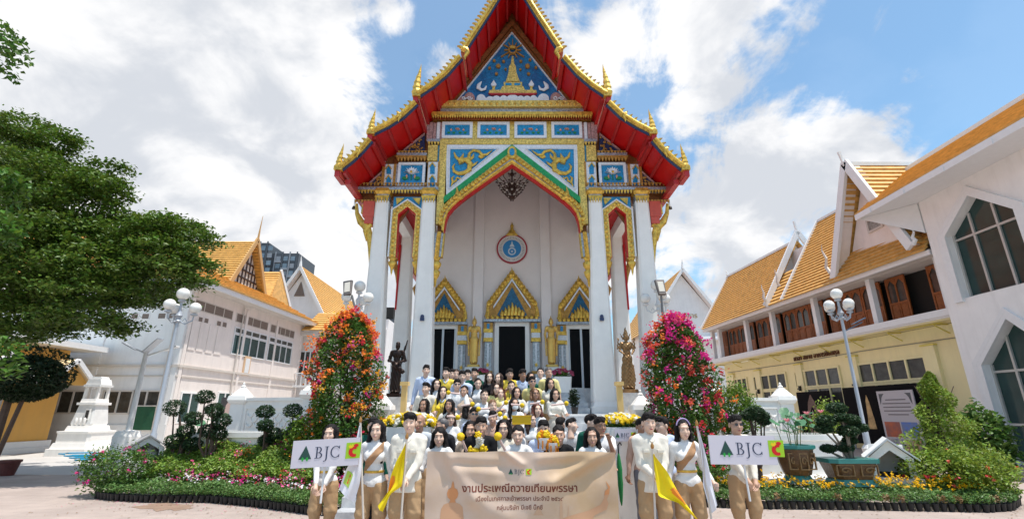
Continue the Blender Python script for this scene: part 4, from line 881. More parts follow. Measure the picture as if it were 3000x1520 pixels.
def leaf(a0, a1, z0=5.75, z1=7.95, b=1.0):
    w = a1-a0; mb = MB(MR); zg0, zg1 = z0+1.0, z1-.25; y0, y1 = b, b-.07
    mb.box(a0, a1, b, b-.04, z0, zg0-.1); mb.box(a0, a0+.08, y0, y1, z0, z1); mb.box(a1-.08, a1, y0, y1, z0, z1); mb.box(a0+.08, a1-.08, y0, y1, z1-.12, z1)
    mb.box(a0+.08, a1-.08, y0, y1-.001, zg0-.1, zg0); mb.box(a0+.08, a1-.08, y0, y1-.001, z0, z0+.1); mb.box((a0+a1)/2-.03, (a0+a1)/2+.03, y0, y1-.002, z0, z1-.12)
    for s_ in (0, 1):
        c0, c1 = a0+.08+s_*(w/2-.05), a0+w/2-.03+s_*(w/2-.05); cm_ = (c0+c1)/2
        for u, v in ((c0, cm_), (c1, cm_)):
            q = [mb.pt((u, y1+.01, zg1-.15)), mb.pt((v, y1+.01, z1-.12)), mb.pt((u, y1+.01, z1-.12))]; mb.face(q)
        mb.box(c0+.05, c1-.05, b-.04, b-.06, z0+.18, zg0-.2)
    d = part('timber_door', mb, [wood], rh)
    mb = MB(MR); mb.box(a0+.08, a1-.08, b-.005, b-.02, zg0, z1-.12); part('pane', mb, [glass_dk], d)
for a, b in zip(pv, pv[1:]+[BL-.1]):
    n = max(2, int((b-a-.3)/.95)); w = (b-a-.3)/n
    for i in range(n):
        if (i == 1 and a < 3): continue
        leaf(a+.15+i*w+.02, a+.15+(i+1)*w-.02)
leaf(A0+.3, A0+1.2)
# ground floor pilasters and windows
for px, py in ((2700, 1060), (2478, 1110), (2318, 1130), (2198, 1150), (2120, 1150)):
    a, z = onp(px+28, py, MR, .85); mb = MB(MR); mb.box(a-.3, a+.3, .84, .999, 0, 4.55); part('pilaster', mb, [yellow_w], wl); mb = MB(MR); mb.box(a-.34, a+.34, .80, .999, 4.551, 4.62); part('pilaster_cap', mb, [yellow_b], wl)  # cap colour carries the look of a sunlit ledge
    mb = MB(MR); mb.box(a-.05, a+.05, .70, .83, 3.0, 3.3); mb.box(a-.10, a+.10, .66, .72, 3.08, 3.16); part('wall_lamp', mb, [mat('black metal', (.01, .01, .01), .4)], wl)
for (pa, pb, top, bot) in (((2508, 1066), (2710, 1038), None, 1.0), ((2326, 1087), (2458, 1070), None, 1.0), ((2206, 1100), (2302, 1090), None, 1.0), ((2134, 1111), (2188, 1104), None, 1.0)):
    a0, z0 = onp(*pa, MR, .97); a1, z1 = onp(*pb, MR, .97); zt = (z0+z1)/2
    win(wl, MR, a0, a1, zt-1.05, zt, .985, 4, 1, yellow_w, glass_dk, .10, .08); win(wl, MR, a0, a1, .5, zt-1.06, .985, 4, 2, yellow_w, glass_dk, .10, .075)
# recess between the two buildings
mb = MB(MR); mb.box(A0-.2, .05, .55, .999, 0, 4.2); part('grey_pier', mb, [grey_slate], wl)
mb = MB(MR); mb.box(-.9, -.2, .50, .549, 0, 3.6); part('side_door', mb, [wood], wl)
pipe_m = mat('grey pipe', (.25, .25, .25), .5)
mb = MB(MR); mb.tube([(-.1, .30, 5.4), (-.05, .6, 5.2), (.12, .96, 4.9), (.12, .96, 0)], .05, 7); part('drain_pipe', mb, [pipe_m], wl, smooth=True)
mb = MB(MR); mb.tube([(BL-.5, .94, 4.75), (12, .94, 4.70), (6, .94, 4.78), (.3, .94, 4.72)], .018, 5); part('cable', mb, [pipe_m], wl)
# lettering on the yellow wall
def text_mesh(body, size, extr=.012, bold=0.0, align='CENTER'):
    c = bpy.data.curves.new('t', 'FONT'); c.body = body; c.size = size; c.extrude = extr; c.align_x = align; c.resolution_u = 3; c.offset = bold
    o = bpy.data.objects.new('t', c); COL.objects.link(o); dg = bpy.context.evaluated_depsgraph_get(); me = bpy.data.meshes.new_from_object(o.evaluated_get(dg)); bpy.data.objects.remove(o); bpy.data.curves.remove(c)
    return me
def text_on(parent, body, M, a, z, b, width, m, name='lettering', extr=.012, flip=False, bold=0.0, height=None):
    me = text_mesh(body, 1.0, extr, bold); xs = [v.co.x for v in me.vertices]; ys = [v.co.y for v in me.vertices]
    if not xs: return None
    k = width/(max(xs)-min(xs)); ky = k if height is None else height/(max(ys)-min(ys)); cx_ = (max(xs)+min(xs))/2; cy_ = (max(ys)+min(ys))/2
    for v in me.vertices:
        x, y, z_ = (v.co.x-cx_)*k, (v.co.y-cy_)*ky, v.co.z
        v.co = M @ Vector((a+(-x if flip else x), b-z_, z+y))
    me.materials.clear(); me.materials.append(m); return link(name, me, parent, kind='stuff')
brown_let = mat('dark brown lettering', (.13, .05, .02), .5)
a, z = onp(2385, 1043, MR, .9); a0_ = onp(2322, 1060, MR, .9)[0]; a1_ = onp(2452, 1036, MR, .9)[0]
text_on(wl, 'ศาลา สมาน อาคารนิยมกุล', MR, a, z, .96, abs(a0_-a1_), brown_let, flip=True, extr=.03, bold=.012)
# roofs
def W(a, b, z): return MR @ Vector((a, b, z))
EZ = 8.2
def roofsec(a0, a1, rb, rz, n, eb=-.45, ez=EZ):
    tiles(rh, W(a0, eb, ez), W(a1, eb, ez), W(a1, rb, rz), W(a0, rb, rz), n)
    tiles(rh, W(a1, rb*2-eb, ez), W(a0, rb*2-eb, ez), W(a0, rb, rz), W(a1, rb, rz), 4)
    mb = MB(); mb.beam(W(a0, rb, rz+.06), W(a1, rb, rz+.06), .2, .16); part('ridge_cap', mb, [white_trim], rh)
roofsec(11.2, BL, 2.45, 12.75, 24)
roofsec(.0, 9.6, 2.9, 13.45, 26)
mb = MB(); mb.beam(W(9.62, -.47, EZ+.05), W(9.62, 2.9, 13.5), .12, .26); part('verge', mb, [white_trim], rh)
mb = MB(); mb.beam(W(BL+.05, -.5, EZ+.05), W(BL+.05, 2.45, 12.85), .12, .2); part('verge', mb, [white_trim], rh)
hook(rh, tuple(W(BL, 2.45, 12.8)), (1, 0), .5)
# gable end of the lower section
ga = 11.15
mb = MB(); f = [mb.pt(W(ga+.35, b, z)) for b, z in ((-.2, EZ+.2), (2.45, 12.5), (5.1, EZ+.2))]; mb.face(f); f2 = [mb.pt(W(ga+.5, b, z)) for b, z in ((-.2, EZ+.2), (2.45, 12.5), (5.1, EZ+.2))]; mb.face(f2[::-1]); part('gable_wall', mb, [pinkish], rh)
for b1 in (-.62, 5.5):
    mb = MB(); mb.beam(W(ga-.05, b1, EZ-.0), W(ga-.05, 2.45, 13.35), .14, .34); part('bargeboard', mb, [white_trim], rh)
hook(rh, tuple(W(ga-.1, -.6, EZ+.3)), (.6, 0), 1.1, cream_trim); hook(rh, tuple(W(9.9, -.3, EZ+1.0)), (.6, 0), 1.1, cream_trim)
mb = MB(); mb.beam(W(ga-.05, 2.45, 13.2), W(ga-.05, 2.35, 14.1), .1, .12); part('apex_horn', mb, [white_trim], rh)
tiles(rh, W(9.6, -.45, EZ), W(ga+.3, -.45, EZ), W(ga+.3, 1.2, 10.5), W(9.6, 1.2, 10.5), 9)
# dormer facing the court
dY = 22.05; dx0 = 17.02
dm = thing('dormer_gable', 'x', 'x') if False else None
mb = MB(); mb.prism([(0, 0)], 0, 0) if False else None
f = [(19.75, 8.9), (22.05, 13.2), (24.35, 8.9)]
mb = MB(); a_ = [mb.pt((17.75, y, z)) for y, z in f]; b_ = [mb.pt((17.95, y, z)) for y, z in f]; mb.face(a_); mb.face(b_[::-1]); part('gable_wall', mb, [pinkish], rh)
MD = frame(17.75, 22.05, 0, 1)
wd = win(rh, MD, -.55, .45, 10.2, 10.9, -.0, 1, 1, cream_trim, mat('carved vent glass', (.35, .33, .3), .4, var=.5, vscale=12), .10, .08)
for y1, nm in ((19.45, 0), (24.65, 1)):
    mb = MB(); mb.beam((16.98, y1, 8.45), (16.98, 22.05, 13.9), .16, .42); part('bargeboard', mb, [white_trim], rh)
    mb = MB(); mb.beam((17.35, y1+(.1 if y1 < 22 else -.1), 8.6), (17.35, 22.05, 13.75), .6, .05); part('gable_soffit', mb, [pinkish], rh)
mb = MB(); mb.beam((16.98, 22.05, 13.6), (16.80, 22.05, 14.5), .12, .1); part('apex_horn', mb, [white_trim], rh)
hook(rh, (16.95, 24.75, 8.8), (0, -1.6), 1.7, cream_trim); hook(rh, (16.95, 19.3, 8.5), (0, 1), .6)
tiles(rh, (16.95, 19.4, 8.6), (20.6, 19.4, 8.6), (20.6, 22.05, 13.7), (16.95, 22.05, 13.7), 18)
tiles(rh, (20.6, 24.7, 8.6), (16.95, 24.7, 8.6), (16.95, 22.05, 13.7), (20.6, 22.05, 13.7), 18)
mb = MB(); mb.beam((17.1, 22.05, 13.8), (21, 22.05, 13.8), .16, .2); part('ridge_cap', mb, [white_trim], rh)
mb = MB(MR); mb.box(0, BL-.3, 2.0, 2.5, 8.31, 12.0); part('roof_wall', mb, [pinkish], rh)
# ---------------- white building at the far right with pointed windows
wb = thing('white_annex', 'white building with tall pointed green glass windows at the right edge', 'building', (18, 12, 0), world=True)
FX = 17.3
MW = frame(FX, 0, 0, 1)       # a = y, b = x - FX
def wall_arch(mb, y0, y1, wy, hw, z0, zs, zp, x0, x1):
    pass
wy, hw = 16.7, 1.38
def parch(hw, z0, zs, zp): return [(wy-hw, z0), (wy-hw, zs), (wy, zp), (wy+hw, zs), (wy+hw, z0)]
def yprism(mb, pts, x0, x1):
    m_ = MB(); m_.prism(pts, x0, x1)
    base = len(mb.v); mb.v += [(y, x, z) for (x, y, z) in m_.v]
    for f in m_.f: mb.face([base+i for i in f][::-1])
mb = MB(); yprism(mb, [(8, 0), (wy-hw, 0), (wy-hw, 3.4), (wy, 4.85), (wy, 5.9), (wy-hw, 5.9), (wy-hw, 8.4), (wy, 9.55), (wy, 10.25), (8, 10.25)], FX, FX+.5)
yprism(mb, [(18.9, 0), (wy+hw, 0), (wy+hw, 3.4), (wy+.001, 4.85), (wy+.001, 5.9), (wy+hw, 5.9), (wy+hw, 8.4), (wy+.001, 9.55), (wy+.001, 10.25), (18.9, 10.25)], FX, FX+.5)
wall = part('wall', mb, [tile_wall], wb)
mb = MB(); mb.box(FX+.5, FX+6, 18.4, 18.9, 0, 10.2); part('end_wall', mb, [tile_wall], wb)
mb = MB(); mb.box(FX+.51, FX+6, 8, 18.3, 5.0, 5.8); part('floor_slab', mb, [dark_in], wb)
for (z0, zs, zp) in ((5.9, 8.4, 9.55), (.1, 3.4, 4.85)):
    for k, (w, d, x) in enumerate(((.34, .16, -.10), (.18, .10, -.16))):
        A = parch(hw+w, z0-(.0 if z0 < 1 else .12), zs+w*.3, zp+w*1.2); B = parch(hw+(.17 if k == 0 else 0), z0-(.0 if z0 < 1 else .12), zs+(.06 if k == 0 else 0), zp+(.22 if k == 0 else 0))
        m_ = MB(); m_.strip(A, B, FX+x*(1 if k == 0 else .6), FX-.001); mb = MB(); mb.v = [(y, xx, z) for (xx, y, z) in m_.v]; mb.f = m_.f; mb.mi = m_.mi
        part('window_surround', mb, [white_trim], wall)
    m_ = MB(); m_.prism(parch(hw-.01, z0, zs, zp-.01), FX+.30, FX+.33); mb = MB(); mb.v = [(y, xx, z) for (xx, y, z) in m_.v]; mb.f = m_.f; mb.mi = m_.mi
    wn_ = part('window', mb, [glass_gr], wb)
    mb = MB()
    for y in (wy-.45, wy+.5): mb.box(FX+.22, FX+.29, y-.04, y+.04, z0, zp-.5 if y != wy else zp)
    for z in ((zs-.25,) if z0 > 1 else (1.3, zs-.3)): mb.box(FX+.221, FX+.291, wy-hw+.001, wy+hw-.001, z, z+.08)
    mb.box(FX+.22, FX+.29, wy-hw, wy-hw+.08, z0, zs); mb.box(FX+.22, FX+.29, wy+hw-.08, wy+hw, z0, zs); mb.box(FX+.219, FX+.292, wy-hw, wy+hw, z0, z0+.07)
    part('glazing_bars', mb, [mat('pale metal bars', (.5, .5, .47), .4, .3)], wn_)
# roof and eave
mb = MB(); mb.box(15.98, FX+1, 8, 20.75, 10.25, 10.30); part('soffit', mb, [white_trim], wb)
mb = MB(); mb.box(15.90, 15.98, 8, 20.8, 10.2, 10.46); mb.box(15.98, 19.9, 20.7, 20.8, 10.24, 10.46); part('eave_fascia', mb, [white_trim], wb)
for y in (12.2, 14.1, 16.0, 17.9, 19.8): mb = MB(); mb.box(15.86, 15.90, y-.04, y+.04, 10.18, 10.36); part('gutter_bracket', mb, [white_trim], wb)
mb = MB(); v = [mb.pt(p) for p in ((17.28, 18.95, 10.24), (16.0, 20.7, 10.24), (17.28, 18.95, 8.9), (17.4, 18.95, 10.24), (16.12, 20.7, 10.24), (17.4, 18.95, 8.9))]
for f in ((0, 1, 2), (3, 5, 4), (0, 3, 4, 1), (1, 4, 5, 2), (2, 5, 3, 0)): mb.face([v[q] for q in f])
part('corner_bracket', mb, [white_trim], wb)
tiles(wb, (15.95, 8, 10.46), (15.95, 20.8, 10.46), (19.9, 22.4, 13.3), (19.9, 8, 13.3), 16)
tiles(wb, (15.95, 20.8, 10.46), (24, 20.8, 10.46), (20, 22.4, 13.3), (19.9, 22.4, 13.3), 12)
mb = MB(); mb.beam((19.9, 8, 13.4), (19.9, 22.4, 13.4), .2, .2); part('ridge_cap', mb, [white_trim], wb)
# ---------------- left hall
lh = thing('grey_white_hall', 'two storey off-white hall with orange roofs and timber gable beyond the tree', 'building', (-20, 32, 0), world=True)
MF = frame(-17.6, 26, -1, 0)        # front: a to the left, b away from camera
MS = frame(-17.6, 26, .073, 1)      # side: a away from camera, b to the right (outward)
zt_ = 8.35
mb = MB(MF); mb.box(0.0, 22, 0, .4, 0, zt_); lf = part('front_wall', mb, [tile_wall], lh)
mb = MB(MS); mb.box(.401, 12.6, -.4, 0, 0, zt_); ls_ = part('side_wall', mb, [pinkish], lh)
for (z0, z1, d) in ((4.05, 4.17, .10), (3.55, 3.62, .05), (.0, 1.15, .08)):
    mb = MB(MF); mb.box(-.05, 22, -d, -.001, z0, z1); part('string_course', mb, [cream_trim if z0 > 1 else tile_wall], lf)
    mb = MB(MS); mb.box(-.04, 12.6, .001, d, z0, z1); part('string_course', mb, [cream_trim if z0 > 1 else pinkish], ls_)
for a in (0.02, 4.2, 8.4, 12.6, 16.8): mb = MB(MF); mb.box(a, a+.28, -.06, -.001, 1.16, zt_-.25); part('pilaster', mb, [tile_wall], lf)
for a in (.05, 5.0, 8.7, 12.35): mb = MB(MS); mb.box(a, a+.22, .001, .06, 1.16, zt_-.25); part('pilaster', mb, [pinkish], ls_)
def L0(x, y): return (x/1.864, 300+y/1.864)
def L2_(x, y): return (x/2.29, 950+y/2.29)
def L3(x, y): return (450+x/2.175, 650+y/2.175)
for (x0, y0, x1, y1, nx) in ((410, 440, 560, 600, 2), (700, 440, 885, 602, 2), (895, 440, 1065, 602, 2)):
    a0, zt1 = onp(*L2_(x0, y0), MF, 0); a1, zb1 = onp(*L2_(x1, y1), MF, 0); win(lf, MF, a0, a1, zb1, zt1, -.0, nx, 1, cream_trim, glass_dk, .08, .06)
for (x0, y0, x1, y1, nx, zz3) in ((720, 1150, 755, 1185, 1, 0), (778, 1150, 815, 1185, 1, 0), (866, 1148, 905, 1183, 1, 0), (925, 1148, 963, 1183, 1, 0), (525, 1072, 665, 1110, 2, 0), (380, 1072, 500, 1110, 2, 0)):
    a0, zt1 = onp(*L0(x0, y0), MF, 0); a1, zb1 = onp(*L0(x1, y1), MF, 0); win(lf, MF, a0, a1, zb1, zt1, 0, nx, 1, tile_wall, vent, .04, .03)
for cx3 in (300, 900):
    pass
for (x0, y0, x1, y1) in ((1280/1.0, 0, 0, 0),): pass
for (p0, p1, nx, nz, gm) in (((518, 665), (700, 880), 4, 0, 0), ((737, 727), (866, 910), 4, 0, 0)):
    a0, zt1 = onp(*L3(*p0), MS, 0); a1, zb1 = onp(*L3(*p1), MS, 0); h = zt1-zb1
    win(ls_, MS, a0, a1, zt1-h*.24, zt1, .0, nx, 1, white_trim, glass_dk, .07, .06, 1); win(ls_, MS, a0, a1, zb1, zt1-h*.25, .0, nx, 1, white_trim, glass_gr, .07, .058, 1)
for (p0, p1, nx) in (((262, 497), (500, 618), 4), ((528, 590), (725, 682), 4), ((746, 655), (893, 738), 5)):
    a0, zt1 = onp(*L3(*p0), MS, 0); a1, zb1 = onp(*L3(*p1), MS, 0); zc_ = (zt1+zb1)/2; win(ls_, MS, a0, a1, zc_-.3, zc_+.3, .0, nx, 1, cream_trim, vent, .05, .03, 1)
for x in (285, 322, 402, 438):
    y = 598+(x-285)*.22; a0, zt1 = onp(*L3(x, y), MS, 0); a1, zb1 = onp(*L3(x+24, y+45), MS, 0); win(ls_, MS, a0, a1, zb1, zt1, .0, 1, 1, pinkish, vent, .04, .03, 1)
for x in (235, 290, 350, 405):   # shallow wall panels
    a0, z_ = onp(*L3(x, 700), MS, 0); a1, _ = onp(*L3(x+42, 710), MS, 0); mb = MB(MS); mb.box(a0, a1, .001, .03, 5.0, 6.6); part('wall_panel', mb, [pinkish], ls_)
for (x0, x1, nx) in ((175, 300, 2), (410, 500, 2)):
    a0, zt1 = onp(*L3(x0, 1080), MS, 0); a1, _ = onp(*L3(x1, 1085), MS, 0); win(ls_, MS, a0, a1, 1.2, zt1, 0, nx, 1, tile_wall, glass_gr, .08, .06, 1)
a0, z0 = onp(*L3(590, 915), MS, 0); mb = MB(MS); mb.box(a0-.35, a0+.35, .001, .06, z0-.6, z0+.6); pl_ = part('plaque', mb, [mat('peach plaque', (.7, .48, .3), .6)], ls_); mb = MB(MS); mb.box(a0-.22, a0+.22, .061, .08, z0-.45, z0+.45); part('plaque_face', mb, [white_trim], pl_)
mb = MB(MF); mb.tube([(.55, -.12, 8.2), (.55, -.12, 0)], .05, 7); part('drain_pipe', mb, [cream_trim], lf, smooth=True); mb = MB(MS); mb.tube([(4.6, .1, 8.2), (4.6, .1, 0)], .045, 7); part('drain_pipe', mb, [cream_trim], ls_, smooth=True)
# green board on the lower front wall
a0, z1 = onp(*L2_(890, 550), MF, -.12); a1, z0 = onp(*L2_(1015, 708), MF, -.12)
gb = thing('green_board', 'green notice board behind the solar lamp post on the off-white wall', 'board', (-18, 25.8, 0), world=True)
mb = MB(MF); mb.box(a0, a1, -.12, -.09, z0, z1); part('panel', mb, [mat('board green', (.02, .10, .05), .6, var=.2, vscale=3)], gb); mb = MB(MF)
lo, hi = min(a0, a1), max(a0, a1)
for q in ((lo-.06, lo, z0-.06, z1+.06), (hi, hi+.06, z0-.06, z1+.06)): mb.box(q[0], q[1], -.14, -.085, q[2]-.6, q[3])
mb.box(lo, hi, -.14, -.085, z1, z1+.06); mb.box(lo, hi, -.14, -.085, z0-.06, z0); part('board_frame', mb, [cream_trim], gb)
# roofs of the left hall
mb = MB(); mb.box(-40, -16.95, 25.2, 25.35, zt_+.02, zt_+.3); part('eave_fascia', mb, [white_trim], lh)
mb = MB(); mb.box(-40, -17.0, 25.35, 26.3, zt_+.0, zt_+.06); part('eave_soffit', mb, [cream_trim], lh)
mb = MB(MS); mb.box(-.75, 13.0, -.2, .72, zt_+.003, zt_+.063); part('eave_soffit', mb, [cream_trim], lh)
mb = MB(MS); mb.box(-.75, 13.2, .72, .85, zt_+.02, zt_+.32); part('eave_fascia', mb, [white_trim], lh)
def WS(a, b, z): return MS @ Vector((a, b, z))
tiles(lh, WS(-.8, .9, zt_+.3), WS(13.2, .9, zt_+.3), WS(10.4, -1.9, 10.35), WS(2.0, -1.9, 10.35), 7)
tiles(lh, (-40, 25.2, zt_+.3), tuple(WS(-.8, .9, zt_+.3)), tuple(WS(2.0, -1.9, 10.35)), (-40, 28, 10.35), 7)
gx = -18.9
tiles(lh, (-40, 30.6, 9.7), (gx+.35, 30.6, 9.7), (gx+.35, 33.1, 13.6), (-40, 33.1, 13.6), 20)
tiles(lh, (gx+.35, 35.6, 9.7), (-40, 35.6, 9.7), (-40, 33.1, 13.6), (gx+.35, 33.1, 13.6), 20)
tiles(lh, (-40, 27.9, 10.3), (-24, 27.9, 10.3), (-24.2, 32.0, 14.1), (-40, 32.0, 14.1), 22)
mb = MB(); v = [mb.pt(p) for p in ((gx, 30.9, 9.7), (gx, 35.3, 9.7), (gx, 33.1, 13.2))]; mb.face(v); v = [mb.pt(p) for p in ((gx-.15, 30.9, 9.7), (gx-.15, 35.3, 9.7), (gx-.15, 33.1, 13.2))]; mb.face(v[::-1]); gw_ = part('gable_wall', mb, [cream_trim], lh)
tim = mat('dark gable timber', (.05, .025, .02), .6)
for z in (10.2, 10.75, 11.3, 11.9):
    hwid = (13.2-z)/3.5*2.2-.1; mb = MB(); mb.box(gx+.001, gx+.07, 33.1-hwid, 33.1+hwid, z-.05, z+.05); part('timber', mb, [tim], gw_)
for y in np.arange(31.3, 35.0, .42):
    zm = 13.2-abs(y-33.1)/2.2*3.5-.15
    if zm > 10.0: mb = MB(); mb.box(gx+.002, gx+.05, y-.05, y+.05, 9.75, zm); part('timber', mb, [tim], gw_)
for y1 in (30.5, 35.7): mb = MB(); mb.beam((gx+.42, y1, 9.55), (gx+.42, 33.1, 13.75), .12, .3); part('bargeboard', mb, [mat('ochre bargeboard', (.55, .32, .12), .5)], lh)
mb = MB(); mb.tube([(gx+.42, 33.1, 13.6), (gx+.45, 33.1, 14.6), (gx+.5, 33.1, 15.6)], [.10, .05, .015], 6); part('apex_spire', mb, [MATS['ochre bargeboard']], lh)
tiles(lh, (-24, 36.0, 9.9), (gx+.5, 36.0, 9.9), (gx+.2, 37.6, 12.6), (-24, 37.6, 12.6), 12); 
mb = MB(); mb.beam((gx+.6, 40.3, 8.9), (gx+.2, 37.6, 12.75), .12, .24); part('bargeboard', mb, [white_trim], lh)
mb = MB(); v = [mb.pt(p) for p in ((gx+.5, 35.2, 9.0), (gx+.6, 40.3, 8.9), (gx+.2, 37.6, 12.6), (gx-2, 40.3, 8.9), (gx-2, 37.6, 12.6), (gx-2, 35.2, 9.0))]
for f in ((0, 1, 2), (1, 3, 4, 2), (3, 5, 4), (0, 2, 4, 5)): mb.face([v[q] for q in f])
part('rear_roof', mb, [tile_or], lh)
# recessed wing at the end of the side wall
mb = MB(); mb.box(-17.2, -11.6, 39.2, 39.6, 0, 7.9); rw = part('wing_wall', mb, [pinkish], lh)
mb = MB(); mb.box(-17.3, -11.3, 38.2, 39.19, 7.6, 7.9); part('wing_soffit', mb, [cream_trim], lh)
tiles(lh, (-16.6, 38.1, 7.95), (-11.2, 38.1, 7.95), (-11.2, 41, 9.9), (-16.6, 41, 9.9), 8)
MG = frame(0, 39.2, -1, 0)
a0, zt1 = onp(*L3(935, 820), MG, 0); a1, zb1 = onp(*L3(1020, 980), MG, 0); win(rw, MG, a0, a1, zb1, zt1, 0, 3, 2, white_trim, glass_dk, .1, .06)
mb = MB(); mb.box(-17.2, -11.6, 38.0, 38.4, 3.6, 3.75)
for x in np.arange(-16.9, -11.6, .35): mb.box(x, x+.05, 38.1, 38.15, 3.75, 4.6)
mb.box(-17.2, -11.6, 38.08, 38.18, 4.6, 4.68); part('balcony_railing', mb, [white_trim], lh, kind='stuff')
# ---------------- small white gabled chapels
def chapel(label, apx, apy, Y, hw, slope, depth, wallm, side, zwall=0.0, vent_=False, txt=None):
    cx_, az = P(apx, apy, Y); t = thing('gabled_chapel', label, 'building', (cx_, Y, 0), world=True)
    ez = az-hw*slope
    mb = MB(); mb.prism([(cx_-hw, 0), (cx_+hw, 0), (cx_+hw, ez), (cx_, az-.25), (cx_-hw, ez)], Y, Y+depth); b = part('walls', mb, [wallm], t)
    for s in (-1, 1):
        mb = MB(); mb.strip([(cx_+s*(hw+.45), ez-.45*slope), (cx_, az)], [(cx_+s*(hw+.45), ez-.45*slope+.55), (cx_, az+.5)], Y-.7, Y-.55); part('bargeboard', mb, [white_trim], t)
        tiles(t, (cx_+s*(hw+.5), Y-.55, ez-.5*slope+.45), (cx_+s*(hw+.5), Y+depth, ez-.5*slope+.45), (cx_, Y+depth, az+.4), (cx_, Y-.55, az+.4), 18)
        mb = MB(); mb.strip([(cx_+s*(hw+.4), ez-.45*slope-.02), (cx_, az-.03)], [(cx_+s*(hw+.4), ez-.45*slope+.1), (cx_, az+.1)], Y-.55, Y-.001); part('gable_soffit', mb, [pinkish], t)
    mb = MB(); mb.tube([(cx_, Y-.62, az+.3), (cx_, Y-.65, az+.8), (cx_, Y-.75, az+1.3)], [.16, .09, .02], 6); part('apex_horn', mb, [white_trim], t)
    mb = MB(); mb.box(cx_-hw-.2, cx_+hw+.2, Y-.5, Y-.001, ez-.9, ez-.6); mb.box(cx_-hw-.5, cx_+hw+.5, Y-.9, Y-.5, ez-1.0, ez-.85); part('gable_cornice', mb, [white_trim], t)
    if vent_:
        mb = MB(); mb.prism([(cx_-.5, az-2.4), (cx_+.5, az-2.4), (cx_, az-1.0)], Y-.06, Y-.002); v_ = part('gable_vent', mb, [vent], b)
    if txt: text_on(b, txt, frame(0, Y, 1, 0), cx_-.2, az-4.4, .02, 3.2, mat('ochre lettering', (.5, .36, .18), .5), extr=.03) 
    return t, cx_, ez
t, cx_, ez = chapel('small white gabled chapel with orange roof behind the left bougainvillea', 887, 795, 44, 2.3, 1.72, 15, tile_wall, 1, vent_=True)
tiles(t, (cx_+.9, 43.0, ez-1.5), (cx_+6.5, 43.0, ez-1.5), (cx_+6.0, 45.5, ez+.0), (cx_+1.6, 45.5, ez+.0), 7)
mb = MB(); mb.box(cx_-1.8, cx_+8.5, 43.6, 44-.01, 0, ez-1.6); mb.box(cx_+2.4, cx_+8.5, 44, 59, 0, ez-.6); part('lower_wing', mb, [tile_wall], t)
MT = frame(0, 50, -1, 0)
def text_on2(*a, **k): return text_on(*a, **k)
def chapel_text(): pass
chapel('white gabled chapel seen between the right lamp and the assembly hall', 1995, 800, 50, 4.3, 1.45, 14, tile_wall, 1)
cx_, az = P(1995, 800, 50)
MTX = Matrix(((1, 0, 0, 0), (0, 1, 0, 50), (0, 0, 1, 0), (0, 0, 0, 1)))
text_on(bpy.data.objects['walls.001'] if 'walls.001' in bpy.data.objects else None, 'พระวิหาร', MTX, cx_, az-4.6, -.03, 2.4, mat('ochre lettering', (.5, .36, .18), .5), extr=.03)
# ---------------- dark apartment tower
tw = thing('apartment_tower', 'dark grey apartment tower rising far behind the left roofs', 'tower', (-105, 200, 0), world=True)
tg = mat('tower dark cladding', (.075, .085, .10), .5, 0, var=.2, vscale=.3); tgl = mat('tower glass', (.16, .22, .27), .15, 0, var=.3, vscale=.3, spec=.8); tgl2 = mat('tower balcony grey', (.25, .27, .30), .5)
x0, zt1 = P(745, 716, 200); x1, _ = P(872, 770, 200); ztr = P(872, 742, 200)[1]
mb = MB(); mb.box(x0, x0+(x1-x0)*.38, 198, 215, 0, zt1); part('tower_block', mb, [tg], tw); mb = MB(); mb.box(x0+(x1-x0)*.38+.01, x1, 200, 218, 0, ztr); part('tower_block', mb, [tg], tw)
for k in range(9):
    z = ztr-3.4-3.3*k
    for j in range(6):
        u0 = .06+.155*j; xa = x0+(x1-x0)*u0; Yf = 198 if u0 < .38 else 200
        zz5 = z+(zt1-ztr if u0 < .38 else 0); mb = MB(); mb.box(xa, xa+(x1-x0)*.10, Yf-.12, Yf-.002, zz5, zz5+2.0); part('window', mb, [tgl if (j+k) % 3 else tgl2], tw)
        if (j*3+k) % 4 == 1: mb = MB(); mb.box(xa-.2, xa+(x1-x0)*.12, Yf-1.0, Yf-.125, zz5-1.0, zz5-.1); part('balcony', mb, [tgl2], tw)
for j in range(7):
    xa = x0+(x1-x0)*(.03+.155*j); Yf = 198 if .03+.155*j < .38 else 200; mb = MB(); mb.box(xa, xa+.5, Yf-.5, Yf-.13, 0, (zt1 if Yf == 198 else ztr)+.6); part('fin', mb, [tgl2 if j % 2 else tg], tw)
# far dark tower between the temple columns
tw2 = thing('dark_block', 'dark high block glimpsed between the temple columns at left', 'tower', (0, 160, 0), world=True)
xa, za = P(1133, 900, 160); xb, _ = P(1154, 900, 160); mb = MB(); mb.box(xa-3, xb, 160, 175, 0, za); part('tower_block', mb, [dark_in], tw2); mb = MB(); mb.box(xa-8, xb+6, 158, 159.9, 0, P(1140, 935, 158)[1]); part('podium', mb, [tg], tw2)
